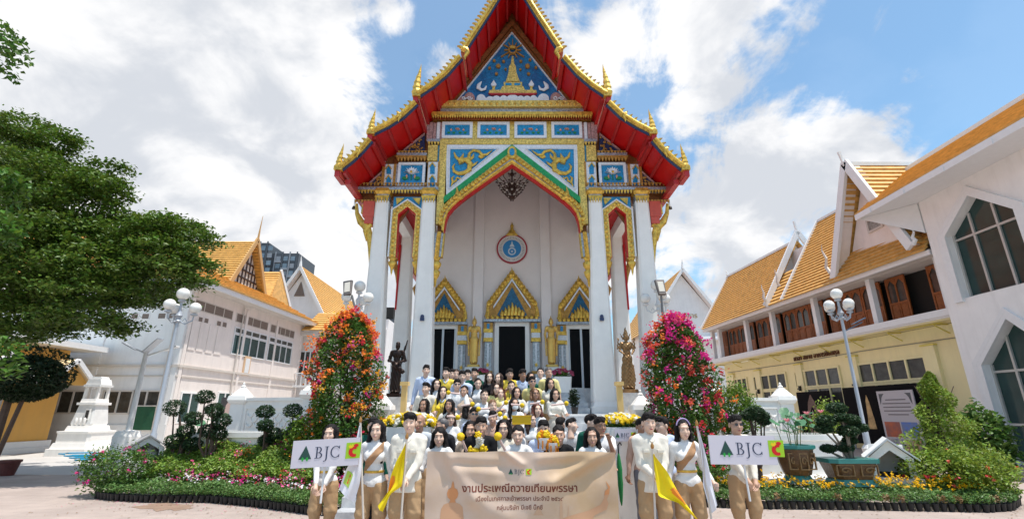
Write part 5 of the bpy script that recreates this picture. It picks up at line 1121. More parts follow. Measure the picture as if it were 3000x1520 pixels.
# ---------------- yellow kiosk at the left edge
ky = thing('ochre_kiosk', 'ochre single storey building with two small gabled canopies at the left edge', 'building', (-24, 21, 0), world=True)
och = mat('ochre wall', (.72, .40, .10), .7, 0, var=.06, vscale=1.5, dirt=.12); can = mat('cream canopy roof', (.78, .60, .34), .6, 0, var=.05, vscale=2)
KX = -22.2
mb = MB(); mb.box(-34, KX, 14, 24.6, 0, 4.7); kw = part('walls', mb, [och], ky)
mb = MB(); mb.box(-35, KX+1.1, 13, 25.6, 4.72, 4.98); part('roof_slab', mb, [white_trim], ky)
mb = MB(); mb.box(KX+.001, KX+.14, 22.1, 24.7, 0, .5); mb.box(KX+.14, KX+.3, 22.1, 24.7, 0, .22); part('plinth', mb, [white_trim], kw)
mb = MB(); mb.box(KX+.001, KX+.05, 19.7, 21.9, 0, 2.6); part('doorway', mb, [grey_slate], kw); mb = MB(); mb.box(KX+.05, KX+.09, 20.2, 21.0, .1, 2.5); part('door_leaf', mb, [mat('dark door', (.06, .05, .05), .4)], kw)
for yc, (za_, dx) in ((23.2, (4.05, 1.7)), (20.1, (4.05, 1.7))):
    h2 = 1.35; ze = za_-1.05
    for s in (-1, 1):
        mb = MB(); v = [mb.pt(p) for p in ((KX, yc+s*h2, ze), (KX+dx, yc+s*h2, ze), (KX+dx, yc, za_), (KX, yc, za_), (KX, yc+s*h2, ze+.08), (KX+dx, yc+s*h2, ze+.08), (KX+dx, yc, za_+.08), (KX, yc, za_+.08))]
        for f in ((0, 1, 2, 3), (7, 6, 5, 4), (0, 4, 5, 1), (1, 5, 6, 2), (2, 6, 7, 3), (3, 7, 4, 0)): mb.face([v[q] for q in f])
        cn = part('canopy_slope', mb, [can], ky)
        mb = MB(); mb.beam((KX+dx+.05, yc+s*(h2+.1), ze-.08), (KX+dx+.05, yc, za_+.03), .1, .2); part('canopy_edge', mb, [white_trim], cn)
    mb = MB(); v = [mb.pt(p) for p in ((KX+dx-.2, yc-h2+.1, ze), (KX+dx-.2, yc+h2-.1, ze), (KX+dx-.2, yc, za_-.1))]; mb.face(v); v = [mb.pt(p) for p in ((KX+dx-.3, yc-h2+.1, ze), (KX+dx-.3, yc+h2-.1, ze), (KX+dx-.3, yc, za_-.1))]; mb.face(v[::-1]); part('canopy_gable', mb, [och], ky)
# ================================================================ boundary walls
def wall_post(x, y, h, label, w=.42, fl=False):
    t = thing('wall_post', label, 'post', (x, y, 0))
    mb = MB(); mb.frust(0, 0, 0, h-.62, w/2, w/2, w/2, w/2, .03); part('shaft', mb, [plaster], t)
    mb = MB(); mb.frust(0, 0, h-.619, h-.52, w/2+.03, w/2+.03, w/2+.08, w/2+.08, .03); mb.frust(0, 0, h-.52, h-.40, w/2+.08, w/2+.08, w/2+.06, w/2+.06, .03); mb.frust(0, 0, h-.40, h-.16, w/2+.02, w/2+.02, .06, .06, .02); mb.lathe([(.05, h-.17), (.075, h-.13), (.03, h-.09), (.035, h-.05), (0, h)], n=10); part('cap', mb, [plaster], t, smooth=False)
    return t
wall_post(-7.95, 14.8, 2.6, 'white wall post right of the left globe lamp, farthest from the stairs on that side'); wall_post(7.95, 14.8, 2.6, 'white wall post in front of the yellow hall, just left of the lotus basin')
wall_post(-5.5, 13.9, 2.72, 'white wall post half hidden by the orange bougainvillea'); wall_post(5.5, 13.9, 2.72, 'white wall post half hidden by the magenta bougainvillea')
wall_post(-3.35, 13.1, 2.32, 'white post at the left foot of the bronze statue beside the stairs'); wall_post(3.35, 13.1, 2.32, 'white post beside the stairs under the brown statue on the right')
for s, lab in ((-1, 'white boundary wall with scalloped relief panel left of the orange bougainvillea'), (1, 'white boundary wall with scalloped relief panel right of the magenta bougainvillea')):
    t = thing('boundary_wall', lab, 'wall', (s*6.7, 14.4, 0), world=True)
    Mw = frame(s*5.7, 13.97, s*2.1, .78)
    mb = MB(Mw); mb.box(0, 2.2, -.1, .1, 0, 2.05); b = part('wall_body', mb, [plaster], t)
    o = -1 if s < 0 else 1
    mb = MB(Mw); mb.box(-.01, 2.2, -.16, .16, 2.051, 2.14); mb.box(-.01, 2.2, .101, .15, 0, .35) if s > 0 else mb.box(-.01, 2.2, -.15, -.101, 0, .35); part('coping', mb, [plaster], t)
    y0, y1 = (.101, .13) if s > 0 else (-.13, -.101)
    mb = MB(Mw); mb.box(.12, 2.08, y0, y1, .5, .56); mb.box(.12, 2.08, y0, y1, 1.84, 1.9); mb.box(.12, .18, y0, y1, .561, 1.839); mb.box(2.02, 2.08, y0, y1, .561, 1.839); part('panel_frame', mb, [plaster], b)
    for i in range(6):
        for k in range(3):
            a = .35+.3*i+(.15 if k % 2 else 0); z = 1.72-.13*k; pts = [(a+.13*math.cos(t_*math.pi/6), z-.12*math.sin(t_*math.pi/6)) for t_ in range(7)]; p2 = [(a+.10*math.cos(t_*math.pi/6), z-.09*math.sin(t_*math.pi/6)) for t_ in range(7)]
            if a > 1.9: continue
            mb = MB(Mw); mb.strip(pts, p2, y0+.001*k, y1-.004+.001*k); part('scallop', mb, [plaster], b)
    for i in range(3): mb = MB(Mw); mb.box(.3+.55*i, .75+.55*i, y0, y1-.008, .65, 1.25); part('relief_panel', mb, [plaster], b)
# ================================================================ GROUND
def ground_material():
    m = bpy.data.materials.new('court paving'); m.use_nodes = True; t = m.node_tree; b = t.nodes['Principled BSDF']; b.inputs['Roughness'].default_value = .75
    co = t.nodes.new('ShaderNodeTexCoord'); br = t.nodes.new('ShaderNodeTexBrick'); mp = t.nodes.new('ShaderNodeMapping'); mp.inputs['Rotation'].default_value = (0, 0, R(3)); t.links.new(co.outputs['Object'], mp.inputs[0]); t.links.new(mp.outputs[0], br.inputs[0])
    br.inputs['Color1'].default_value = (.43, .345, .30, 1); br.inputs['Color2'].default_value = (.40, .32, .28, 1); br.inputs['Mortar'].default_value = (.30, .24, .21, 1); br.inputs['Scale'].default_value = 1.0
    br.inputs['Mortar Size'].default_value = .006; br.inputs['Brick Width'].default_value = .6; br.inputs['Row Height'].default_value = .3; br.inputs['Mortar Smooth'].default_value = .4
    n = t.nodes.new('ShaderNodeTexNoise'); n.inputs['Scale'].default_value = .7; n.inputs['Detail'].default_value = 10; n.inputs['Roughness'].default_value = .7; t.links.new(co.outputs['Object'], n.inputs[0])
    mr = t.nodes.new('ShaderNodeMapRange'); t.links.new(n.outputs['Fac'], mr.inputs[0]); mr.inputs[1].default_value = .3; mr.inputs[2].default_value = .7; mr.inputs[3].default_value = .74; mr.inputs[4].default_value = 1.12
    n2 = t.nodes.new('ShaderNodeTexNoise'); n2.inputs['Scale'].default_value = 60; n2.inputs['Detail'].default_value = 4; t.links.new(co.outputs['Object'], n2.inputs[0])
    mr2 = t.nodes.new('ShaderNodeMapRange'); t.links.new(n2.outputs['Fac'], mr2.inputs[0]); mr2.inputs[3].default_value = .8; mr2.inputs[4].default_value = 1.2
    mm = t.nodes.new('ShaderNodeMath'); mm.operation = 'MULTIPLY'; t.links.new(mr.outputs[0], mm.inputs[0]); t.links.new(mr2.outputs[0], mm.inputs[1])
    x = t.nodes.new('ShaderNodeVectorMath'); x.operation = 'SCALE'; t.links.new(br.outputs['Color'], x.inputs[0]); t.links.new(mm.outputs[0], x.inputs['Scale']); t.links.new(x.outputs[0], b.inputs['Base Color'])
    bp = t.nodes.new('ShaderNodeBump'); bp.inputs['Strength'].default_value = .3; bp.inputs['Distance'].default_value = .01; t.links.new(n2.outputs['Fac'], bp.inputs['Height']); t.links.new(bp.outputs[0], b.inputs['Normal'])
    return m
mb = MB(); mb.box(-400, 400, -60, 700, -.5, 0); struct('ground', mb, [ground_material()])
def sheet(name, pts, z, m):
    mb = MB(); n = len(pts); mb.prism([(0, 0)], 0, 0) if False else None
    v = [mb.pt((x, y, z)) for x, y in pts]; c = mb.pt((sum(p[0] for p in pts)/n, sum(p[1] for p in pts)/n, z))
    for i in range(n): mb.face((c, v[i], v[(i+1) % n]))
    return struct(name, mb, [m])
sheet('pale_concrete', [(-60, 15.4), (-4.95, 15.4), (-4.95, 60), (-60, 60)], .004, mat('pale concrete', (.50, .475, .45), .8, 0, var=.12, vscale=.8, bump=.1))
stain = [G(400+80+75*math.cos(t*.45)*(1+.35*math.sin(t*2.1)), 1484+11*math.sin(t*.45)*(1+.4*math.cos(t*3.3))) for t in range(14)]
sheet('damp_stain', stain, .004, mat('damp stain', (.33, .22, .16), .5, 0, var=.2, vscale=4))
# ================================================================ LAMPS
globe_m = mat('opal globe', (.82, .80, .76), .25, 0, spec=.6); pole_m = mat('pale grey painted steel', (.42, .45, .50), .4, .1, var=.08, vscale=3); pole_w = mat('white painted steel', (.70, .70, .70), .45, 0, var=.08, vscale=4)
def globe_lamp(x, y, h, label, n=3, base=True, rot=0.3, m=pole_m, side_panel=False):
    t = thing('globe_lamp', label, 'street lamp', (x, y, 0))
    mb = MB(); mb.lathe([(.085, 0), (.08, 1.2), (.055, 1.25), (.042, h-.95)], n=12); p_ = part('pole', mb, [m], t, smooth=True)
    if base: mb = MB(); mb.lathe([(.22, 0), (.22, .5), (.14, .56), (.17, .75), (.10, .85)], n=8); part('base', mb, [pole_w], p_)
    mb = MB(); mb.lathe([(.05, h-1.0), (.09, h-.95), (.05, h-.88), (.10, h-.80), (.06, h-.72), (.035, h-.6), (.03, h-.42), (.09, h-.40), (.10, h-.36)], n=10); part('finial_column', mb, [m], t, smooth=True)
    mb = MB(); mb.ball((0, 0, h-.18), .17, 20, 12); part('globe', mb, [globe_m], t, smooth=True)
    for i in range(n):
        a = rot+2*math.pi*i/n; c, s_ = math.cos(a), math.sin(a); r = .36
        mb = MB(); mb.tube([(0, 0, h-.92), (c*r*.5, s_*r*.5, h-1.02), (c*r*.95, s_*r*.95, h-.92), (c*r, s_*r, h-.78)], [.025, .022, .022, .02], 7); mb.lathe([(.02, h-.80), (.09, h-.76), (.09, h-.73)], (c*r, s_*r, 0), 10); mb.tube([(c*r*.3, s_*r*.3, h-.95), (c*r*.45, s_*r*.45, h-.86), (c*r*.6, s_*r*.6, h-.95)], .012, 5); a_ = part('arm', mb, [m], t, smooth=True)
        mb = MB(); mb.ball((c*r, s_*r, h-.56), .155, 18, 12); part('globe', mb, [globe_m], a_, smooth=True)
    if side_panel:
        mb = MB(); mb.beam((.05, 0, h-1.35), (.55, -.1, h-1.1), .03, .03); mb.beam((.28, -.05, h-1.15), (.62, -.12, h-.98), .22, .03); part('solar_panel', mb, [mat('solar panel', (.10, .14, .20), .2)], t)
    return t
def lamp_xy(px, py, Y): return P(px, py, Y)
x, z = lamp_xy(541, 843, 13.3); globe_lamp(x, 13.3, z, 'tall grey street lamp with white globes in front of the off-white hall at left', 3, rot=.35)
x, z = lamp_xy(2447, 845, 15.0); globe_lamp(x, 15.0, z, 'grey street lamp with white globes in front of the yellow hall at right', 4, rot=.2, side_panel=True)
x, z = lamp_xy(1056, 822, 14.2); globe_lamp(x, 14.2, z, 'globe lamp rising behind the orange bougainvillea beside the left column', 3, rot=-.4, m=pole_w)
x, z = lamp_xy(1921, 818, 14.2); globe_lamp(x, 14.2, z, 'globe lamp rising behind the magenta bougainvillea beside the right column', 3, rot=.6, m=pole_w)
led = mat('led lens', (.62, .58, .5), .3)
def flood(px, py, Y, dx, label):
    x, z = P(px, py, Y); t = thing('flood_lamp', label, 'flood light', (x+dx, Y, 0))
    mb = MB(); mb.tube([(0, 0, 0), (0, 0, z-1.0), (-dx*.6, -.05, z-.35)], [.05, .04, .03], 8); part('pole', mb, [mat('dull steel', (.20, .20, .20), .5, .4)], t, smooth=True)
    mb = MB(); ang = math.atan2(dx, 1)
    M_ = Matrix.Translation((-dx*.95, -.1, z-.15)) @ Matrix.Rotation(-dx*.5, 4, 'Y') @ Matrix.Rotation(R(-20), 4, 'X')
    mb = MB(M_); mb.lathe([(.0, 0), (.13, .0), (.15, .04), (.12, .08), (0, .1)], (0, 0, 0), 14, sy=1.7) if False else mb.frust(0, 0, -.24, .24, .11, .05, .14, .05, .04); part('head', mb, [mat('lamp housing', (.16, .14, .13), .5, .3)], t)
    mb = MB(M_); mb.box(-.08, .08, -.062, -.051, -.17, .17); part('lens', mb, [led], t)
flood(1022, 832, 14.0, .35, 'flood light on a bent pole at the left of the left globe lamp'); flood(1931, 830, 13.6, .02, 'flood light on a straight pole in front of the right globe lamp')
# solar lamp
x, z = P(428, 1035, 18); t = thing('solar_lamp', 'white pole lamp with small solar panels beside the green board', 'street lamp', (x, 18, 0))
mb = MB(); mb.lathe([(.11, 0), (.10, 1.2), (.075, z-.2), (.07, z+.1)], n=12); part('pole', mb, [pole_w], t, smooth=True)
mb = MB(); mb.lathe([(.42, 0), (.42, .95), (.34, 1.12), (.12, 1.16)], n=8); part('base', mb, [plaster], t)
mb = MB(); mb.beam((.0, -.05, z+.05), (.5, -.1, z+.52), .30, .04); part('solar_panel', mb, [mat('pale panel', (.6, .62, .66), .25)], t)
mb = MB(); mb.beam((0, 0, z), (-.75, -.1, z+.32), .05, .05); mb.beam((-.35, -.05, z+.12), (-.85, -.1, z+.38), .2, .04); part('lamp_arm', mb, [pole_m], t)
mb = MB(); mb.beam((0, 0, z-.1), (.85, 0, z+.2), .05, .05); mb.beam((.7, -.05, z+.1), (1.15, -.05, z+.25), .2, .05); part('lamp_arm', mb, [pole_w], t)
# ================================================================ CHEDI SHRINE
x = P(272, 1200, 22.5)[0]; t = thing('small_chedi', 'small white stepped chedi shrine in front of the off-white hall', 'shrine', (x, 22.5, 0)); t.scale = (.52, .52, .96)
mb = MB()
for hw_, z0, z1, hw2 in ((1.75, 0, .30, 1.75), (1.6, .301, .55, 1.5), (1.4, .551, .95, 1.4), (1.46, .951, 1.03, 1.46), (1.15, 1.031, 1.25, 1.05), (.92, 1.251, 1.32, .92)): mb.frust(0, 0, z0, z1, hw_, hw_, hw2, hw2, .18)
part('stepped_base', mb, [plaster], t)
mb = MB(); mb.frust(0, 0, 1.321, 2.15, .92, .92, .72, .72, .1); b_ = part('body', mb, [marble_w], t); mb = MB(); mb.frust(0, 0, 2.151, 2.26, .86, .86, .86, .86, .08); mb.frust(0, 0, 2.261, 2.42, .7, .7, .66, .66, .05); part('cornice', mb, [plaster], b_)
mb = MB(); mb.box(.18, .56, -.93, -.80, 1.5, 1.98); f_ = part('portrait_frame', mb, [plaster], b_); mb = MB(); mb.box(.24, .50, -.94, -.931, 1.56, 1.92); part('portrait', mb, [mat('dark portrait', (.05, .05, .05), .4)], f_)
for dx, dy in ((-.52, -.52), (.52, -.52), (-.52, .52), (.52, .52)): mb = MB(); mb.frust(dx, dy, 2.421, 2.95, .10, .10, .09, .09, 0); part('pillar', mb, [plaster], t)
mb = MB(); mb.frust(0, 0, 2.951, 3.05, .74, .74, .74, .74, .05); mb.prism([(-.68, 3.051), (.68, 3.051), (.5, 3.3), (-.5, 3.3)], -.6, .6); mb.prism([(-.5, 3.301), (.5, 3.301), (.36, 3.42), (-.36, 3.42)], -.42, .42); part('canopy', mb, [marble_w], t)
for dx in (-.35, 0, .35): mb = MB(); mb.ball((dx, -1.0, 1.45), .12, 10, 8, (1, .7, 1.3)); part('guardian', mb, [plaster], t, smooth=True)
# blue hose heap
t = thing('blue_hose', 'coil of blue hose lying in front of the small chedi', 'hose', (P(300, 1305, 20)[0], 19.5, 0)); mb = MB()
mb.tube([((.3+.02*k)*math.cos(k*.7)*1.1, (.3+.01*k)*math.sin(k*.7), .03+.008*k) for k in range(34)], .025, 6); part('coil', mb, [mat('blue hose', (.02, .30, .50), .4)], t, smooth=True)
# ================================================================ SHELTERS (small roofed boxes)
def shelter(px, py0, py1, Y, w, d, label, roofm, wallm, rot, base=None):
    x, zt__ = P(px, py0, Y); zb__ = P(px, py1, Y)[1]; h = zt__-zb__; t = thing('miniature_house', label, 'miniature house', (x, Y, 0), rot)
    z0 = zb__
    mb = MB(); pts = [(-w/2, z0), (-w*.32, z0), (-w*.30, z0+h*.40), (0, z0+h*.58), (w*.30, z0+h*.40), (w*.32, z0), (w/2, z0), (w/2, z0+h*.5), (0, z0+h*.95), (-w/2, z0+h*.5)]
    A = [(-w/2, z0), (-w/2, z0+h*.5), (0, z0+h*.95), (w/2, z0+h*.5), (w/2, z0)]; B = [(-w*.36, z0), (-w*.36, z0+h*.42), (0, z0+h*.7), (w*.36, z0+h*.42), (w*.36, z0)]
    mb.strip(A, B, -d/2, -d/2+.12); mb.box(-w/2, -w/2+.06, -d/2+.121, d/2, z0, z0+h*.5); mb.box(w/2-.06, w/2, -d/2+.121, d/2, z0, z0+h*.5); mb.box(-w/2+.061, w/2-.061, d/2-.06, d/2, z0, z0+h*.8); part('walls', mb, [wallm], t)
    for s in (-1, 1):
        mb = MB(); mb.strip([(s*(w/2+.1), z0+h*.44), (0, z0+h*.96)], [(s*(w/2+.1), z0+h*.49), (0, z0+h*1.02)], -d/2-.06, d/2+.06); part('roof_slope', mb, [roofm], t)
    mb = MB(); mb.box(-w*.36, w*.36, -d/2+.121, d/2-.061, z0, z0+.04); part('floor', mb, [dark_in], t)
    mb = MB(); mb.box(-w/2-.1, w/2+.1, -d/2-.1, d/2+.1, 0, z0-.001); part('plinth', mb, [base or marble_w], t)
    return t
shelter(437, 1272, 1345, 13.2, .72, .9, 'small grey roofed concrete house at the back of the left flower bed', grey_slate, marble_w, R(38))
shelter(2592, 1282, 1392, 11.3, .75, .9, 'small white roofed house on a stone plinth between bonsai and conifer', white_trim, plaster, R(-32), marble)
# ================================================================ BASINS
def basin(cx, cy, hx, hy, h, label, r=.25, steps=True):
    t = thing('pond_basin', label, 'basin', (cx, cy, 0))
    mb = MB(); n = 28
    def ring(a, b): return [(math.copysign(abs(math.cos(2*math.pi*i/n))**.45, math.cos(2*math.pi*i/n))*a, math.copysign(abs(math.sin(2*math.pi*i/n))**.45, math.sin(2*math.pi*i/n))*b) for i in range(n)]
    prof = [(0, 0, .10), (0, .12, .10), (0, .13, .0), (0, h-.14, 0), (0, h-.12, .07), (0, h, .07), (0, h, -.10), (0, h-.15, -.10)]
    rg = [[mb.pt((x, y, z)) for x, y in ring(hx+o, hy+o)] for _, z, o in prof]
    for a, b in zip(rg, rg[1:]):
        for i in range(n): mb.face((a[i], a[(i+1) % n], b[(i+1) % n], b[i]))
    part('basin_wall', mb, [plaster], t)
    mb = MB(); v = [mb.pt((x, y, h-.14)) for x, y in ring(hx-.1, hy-.1)]; mb.face(v); part('water', mb, [mat('pond water', (.02, .03, .02), .08, spec=.8)], t)
    return t
basin(P(700, 1258, 12.9)[0], 12.9, .95, .45, 1.28, 'long white pond basin behind the left flower bed')
basin(P(2285, 1268, 12.6)[0], 12.6, 1.25, .55, 1.24, 'long white lotus basin behind the glazed pots at right')
mb = MB(); mb.box(5.3, 9.6, 10.9, 13.6, 0, .20); mb.box(5.5, 9.3, 11.3, 13.5, .201, .38); o = link('stone_terrace', mb.mesh('stone_terrace', [marble_w])); tag(o, 'low white stone steps under the glazed pots at right', 'terrace')
# ================================================================ PLANTS
def rot_frames(n, up_bias=.5, rng=None):
    rng = rng or np.random
    nrm = rng.normal(size=(n, 3)); nrm /= np.linalg.norm(nrm, axis=1)[:, None]; nrm[:, 2] = np.abs(nrm[:, 2])+up_bias; nrm /= np.linalg.norm(nrm, axis=1)[:, None]
    r = rng.normal(size=(n, 3)); u = np.cross(nrm, r); u /= np.linalg.norm(u, axis=1)[:, None]; return u, np.cross(nrm, u), nrm
def leaf_mesh(name, pts, L, Wd, m, up=.5, jit=.35, fold=.12):
    pts = np.asarray(pts, float); n = len(pts); u, v, nm = rot_frames(n, up); s = (1+jit*np.random.uniform(-1, 1, n))[:, None]
    a = pts-u*L*.5*s; b = pts+v*Wd*.5*s+nm*fold*L*s; c = pts+u*L*.5*s; d = pts-v*Wd*.5*s+nm*fold*L*s
    V = np.stack([a, b, c, d], 1).reshape(-1, 3); F = np.arange(n*4).reshape(n, 4); return np_mesh(name, V, F, m, smooth=False)
def ell_pts(n, c, r, shell=.55):
    d = np.random.normal(size=(n, 3)); d /= np.linalg.norm(d, axis=1)[:, None]; k = (shell+(1-shell)*np.random.uniform(0, 1, n)**.6)[:, None]; return np.array(c)+d*k*np.array(r)
def leaf_obj(name, me, parent, kind='stuff'):
    return link(name, me, parent, kind=kind)
leaf_tree = mat('leaf tree green', (.085, .155, .018), .5, island=.45); leaf_dark = mat('leaf dark green', (.016, .036, .012), .5, island=.4); leaf_lime = mat('leaf lime green', (.14, .24, .025), .45, island=.35)
leaf_mid = mat('leaf mid green', (.09, .18, .03), .5, island=.45); leaf_blue = mat('leaf bonsai green', (.035, .075, .03), .5, island=.4); bark = mat('bark', (.09, .06, .045), .9, 0, var=.3, vscale=8, bump=.6); leaf_boug = mat('leaf bougainvillea green', (.075, .165, .025), .5, island=.45)
twig = mat('pale twig', (.20, .16, .12), .9)
# --- big spreading tree at left
bt = thing('rain_tree', 'large spreading tree with layered green crown at the left', 'tree', (-17.6, 15.5, 0), world=True)
pads = [(60, 372, 95, 34), (20, 420, 120, 50), (150, 420, 80, 30), (205, 402, 48, 18), (60, 480, 130, 50), (170, 520, 130, 55), (330, 500, 72, 22), (280, 545, 95, 38), (60, 590, 140, 60), (220, 610, 140, 55), (340, 575, 50, 22),
        (60, 690, 150, 65), (240, 690, 150, 60), (400, 645, 60, 14), (420, 690, 110, 45), (500, 670, 100, 32), (590, 700, 62, 24), (470, 740, 120, 45), (90, 780, 160, 60), (280, 780, 160, 60), (440, 800, 130, 45), (570, 780, 70, 30), (570, 830, 50, 24),
        (80, 860, 150, 55), (250, 860, 140, 50), (400, 860, 110, 38), (500, 870, 50, 26), (80, 930, 140, 45), (240, 930, 110, 35), (350, 960, 65, 24), (20, 970, 110, 40), (180, 975, 60, 22)]
tr_ = (-17.6, 15.5)
mb = MB(); mb.tube([(-17.9, 15.5, 0), (-17.7, 15.5, 1.6), (-17.5, 15.4, 3.2), (-17.0, 15.4, 4.6)], [.42, .33, .28, .24], 12); part('trunk', mb, [bark], bt, smooth=True)
PT = []
for i, (px, py, rx, ry) in enumerate(pads):
    for dY in (-1.3, 1.0) if rx > 90 else (random.uniform(-.6, .6),):
        Y = 15+dY+random.uniform(-.5, .5); x, z = P(px+random.uniform(-8, 8), py, Y); k = Y*1.04/FPX
        n = int(30000*rx*ry*k*k/(10.0))+150; pp = ell_pts(n, (x, Y, z), (rx*k, max(rx*k*.9, .6), ry*k*.9), .25)
        # break each pad into smaller tufts
        nt_ = max(4, int(rx/10)); tc_ = ell_pts(nt_*3, (x, Y, z), (rx*k, max(rx*k*.9, .6), ry*k*.9), .5); q = tc_[np.random.randint(0, len(tc_), n)]+np.random.normal(size=(n, 3))*np.array([.17, .17, .065]); sel = np.random.rand(n) < .86
        PT.append(np.where(sel[:, None], q, pp))
    if i % 2 == 0:
        x, z = P(px, py, 15.2); mb = MB(); mx, my = (x-17.2)/2, 15.4
        mb.tube([(-17.0, 15.4, 4.2+.05*i), (mx, my, (z+4.5)/2+.1), (x, 15.2, z-.1)], [.13, .07, .015], 6); part('limb', mb, [bark], bt, smooth=True)
PT = np.concatenate(PT); leaf_obj('crown', leaf_mesh('crown', PT, .125, .075, leaf_tree, up=.7), bt)
# --- near tree outside the frame with sprays reaching in
ntree = thing('near_tree', 'bright green leafy sprays reaching in at the left edge, closest of the trees', 'tree', (-9.4, 6, 0), world=True)
mb = MB(); mb.tube([(-9.4, 6, 0), (-9.3, 6, 3), (-9.2, 6, 6.2), (-9.0, 6, 8)], [.2, .16, .12, .05], 10); part('trunk', mb, [bark], ntree, smooth=True)
PT = []
for px, py, rx, ry, n in ((35, 145, 42, 45, 130), (12, 110, 40, 40, 80), (20, 205, 26, 28, 60), (15, 560, 40, 60, 260), (40, 540, 34, 40, 120), (20, 660, 40, 36, 160), (5, 700, 30, 20, 60), (8, 1020, 26, 30, 90), (14, 1080, 26, 40, 90)):
    x, z = P(px, py, 6); k = 6.2/FPX*(1+(z-CH)/20); PT.append(ell_pts(n, (x, 6, z), (rx*k, .3, ry*k), .2))
    mb = MB(); mb.tube([(-9.2, 6, z+.3), ((x-9.2)/2, 6, z+.25), (x, 6, z)], [.05, .03, .008], 6); part('limb', mb, [bark], ntree, smooth=True)
leaf_obj('crown', leaf_mesh('crown', np.concatenate(PT), .095, .055, mat('leaf bright green', (.07, .16, .018), .45, island=.4), up=.3), ntree)
# --- dark clipped round tree
x, z = P(78, 1108, 13.2); dt = thing('round_tree', 'dark clipped round-headed tree in front of the ochre kiosk', 'tree', (x-.5, 13.2, 0), world=True)
pp = np.concatenate([ell_pts(9000, (x, 13.2, z), (.84, .85, .62), .6), ell_pts(1800, (x+.1, 13.2, z+.15), (.93, .9, .70), .9)]); leaf_obj('crown', leaf_mesh('crown', pp, .09, .045, leaf_dark, up=.3), dt)
mb = MB(); mb.tube([(x-.45, 13.2, 0), (x-.35, 13.2, .6), (x-.3, 13.2, z-.3)], [.14, .10, .08], 8); mb.tube([(x-.2, 13.2, .5), (x+.1, 13.2, z-.3)], [.06, .05], 6); part('trunk', mb, [bark], dt, smooth=True)
# --- bougainvilleas
def bougain(px, pyt, Y, w, label, palette, seed, pot=True):
    rs = np.random.RandomState(seed); x, zt = P(px, pyt, Y); t = thing('bougainvillea', label, 'flowering shrub', (x, Y, 0))
    prof = lambda u: w*(.80+.24*np.sin(u*math.pi*.85))*np.sqrt(np.clip(1-u**4.5, .02, 1))     # u: 0 bottom .. 1 top
    u = rs.rand(15000); a = rs.rand(15000)*2*math.pi; lump = 1.03+.20*np.sin(a*3+u*9+seed)+.16*np.sin(a*5-u*17+seed*2); rr = prof(u)*lump*(.35+.65*rs.rand(15000)**.45); z = .35+u*(zt-.45)
    leaf_obj('foliage', leaf_mesh('foliage', np.stack([rr*np.cos(a), rr*np.sin(a)*.85, z], 1), .085, .05, leaf_boug, up=.3), t)
    mb = MB()
    for k in range(5): mb.tube([(rs.uniform(-.1, .1), rs.uniform(-.1, .1), .1), (rs.uniform(-.2, .2), rs.uniform(-.2, .2), zt*.4), (rs.uniform(-.35, .35), rs.uniform(-.3, .3), zt*.8)], [.035, .025, .01], 6)
    part('stems', mb, [bark], t, smooth=True)
    if pot: mb = MB(); mb.lathe([(.22, 0), (.30, .35), (.34, .37), (.34, .42), (.29, .42), (.28, .36)], n=16); part('pot', mb, [mat('black plastic', (.012, .012, .013), .45)], t)
    cl = {}
    nC = 820
    for k in range(nC):
        uu = rs.rand()**.8; aa = rs.rand()*2*math.pi; lm = 1.0+.20*math.sin(aa*3+uu*9+seed)+.16*math.sin(aa*5-uu*17+seed*2); r_ = float(prof(np.array(uu)))*lm*(1.0+rs.normal()*.05+(rs.uniform(.1, .42) if rs.rand() < .13 else 0)); z_ = .35+uu*(zt-.40)
        c = np.array([r_*math.cos(aa), r_*math.sin(aa)*.85, z_+ (rs.rand()*.12 if uu > .9 else 0)])
        if rs.rand() > .30+.62*uu or math.sin(aa*4+uu*13+seed)+math.sin(aa*2-uu*21) < -.75: continue
        col = palette(uu, math.cos(aa), rs); nb = rs.randint(9, 22); sp = rs.uniform(.025, .065); cl.setdefault(col, []).append(c+rs.normal(size=(nb, 3))*sp)
    for col, L_ in cl.items():
        o = leaf_obj(col+'_blossoms', leaf_mesh('b', np.concatenate(L_), .062, .052, MATS['petal '+col], up=.2, fold=.2), t); o['label'] = col+' papery blossoms'
    return t
for nm, c in (('red', (.60, .02, .03)), ('orange', (.90, .27, .04)), ('coral', (.86, .17, .11)), ('magenta', (.70, .02, .27)), ('yellow', (.90, .50, .04)), ('pink', (.82, .12, .30)), ('white', (.80, .76, .78))): mat('petal '+nm, c, .5, island=.2)
bougain(1034, 908, 12.0, .76, 'tall bougainvillea with orange, yellow and red blossoms left of the stairs', lambda u, c, r: r.choice(['orange', 'yellow', 'red', 'coral', 'pink', 'magenta'], p=[.30, .24, .20, .17, .05, .04]) if u > .25 else r.choice(['orange', 'yellow', 'red', 'pink'], p=[.35, .25, .25, .15]), 3)
bougain(1972, 926, 12.0, .77, 'tall bougainvillea with magenta, coral and red blossoms right of the stairs', lambda u, c, r: (r.choice(['magenta', 'pink', 'coral', 'red'], p=[.55, .25, .12, .08]) if u > .68 and c > -.75 else r.choice(['coral', 'orange', 'red', 'magenta', 'pink'], p=[.27, .20, .25, .16, .12])), 4)
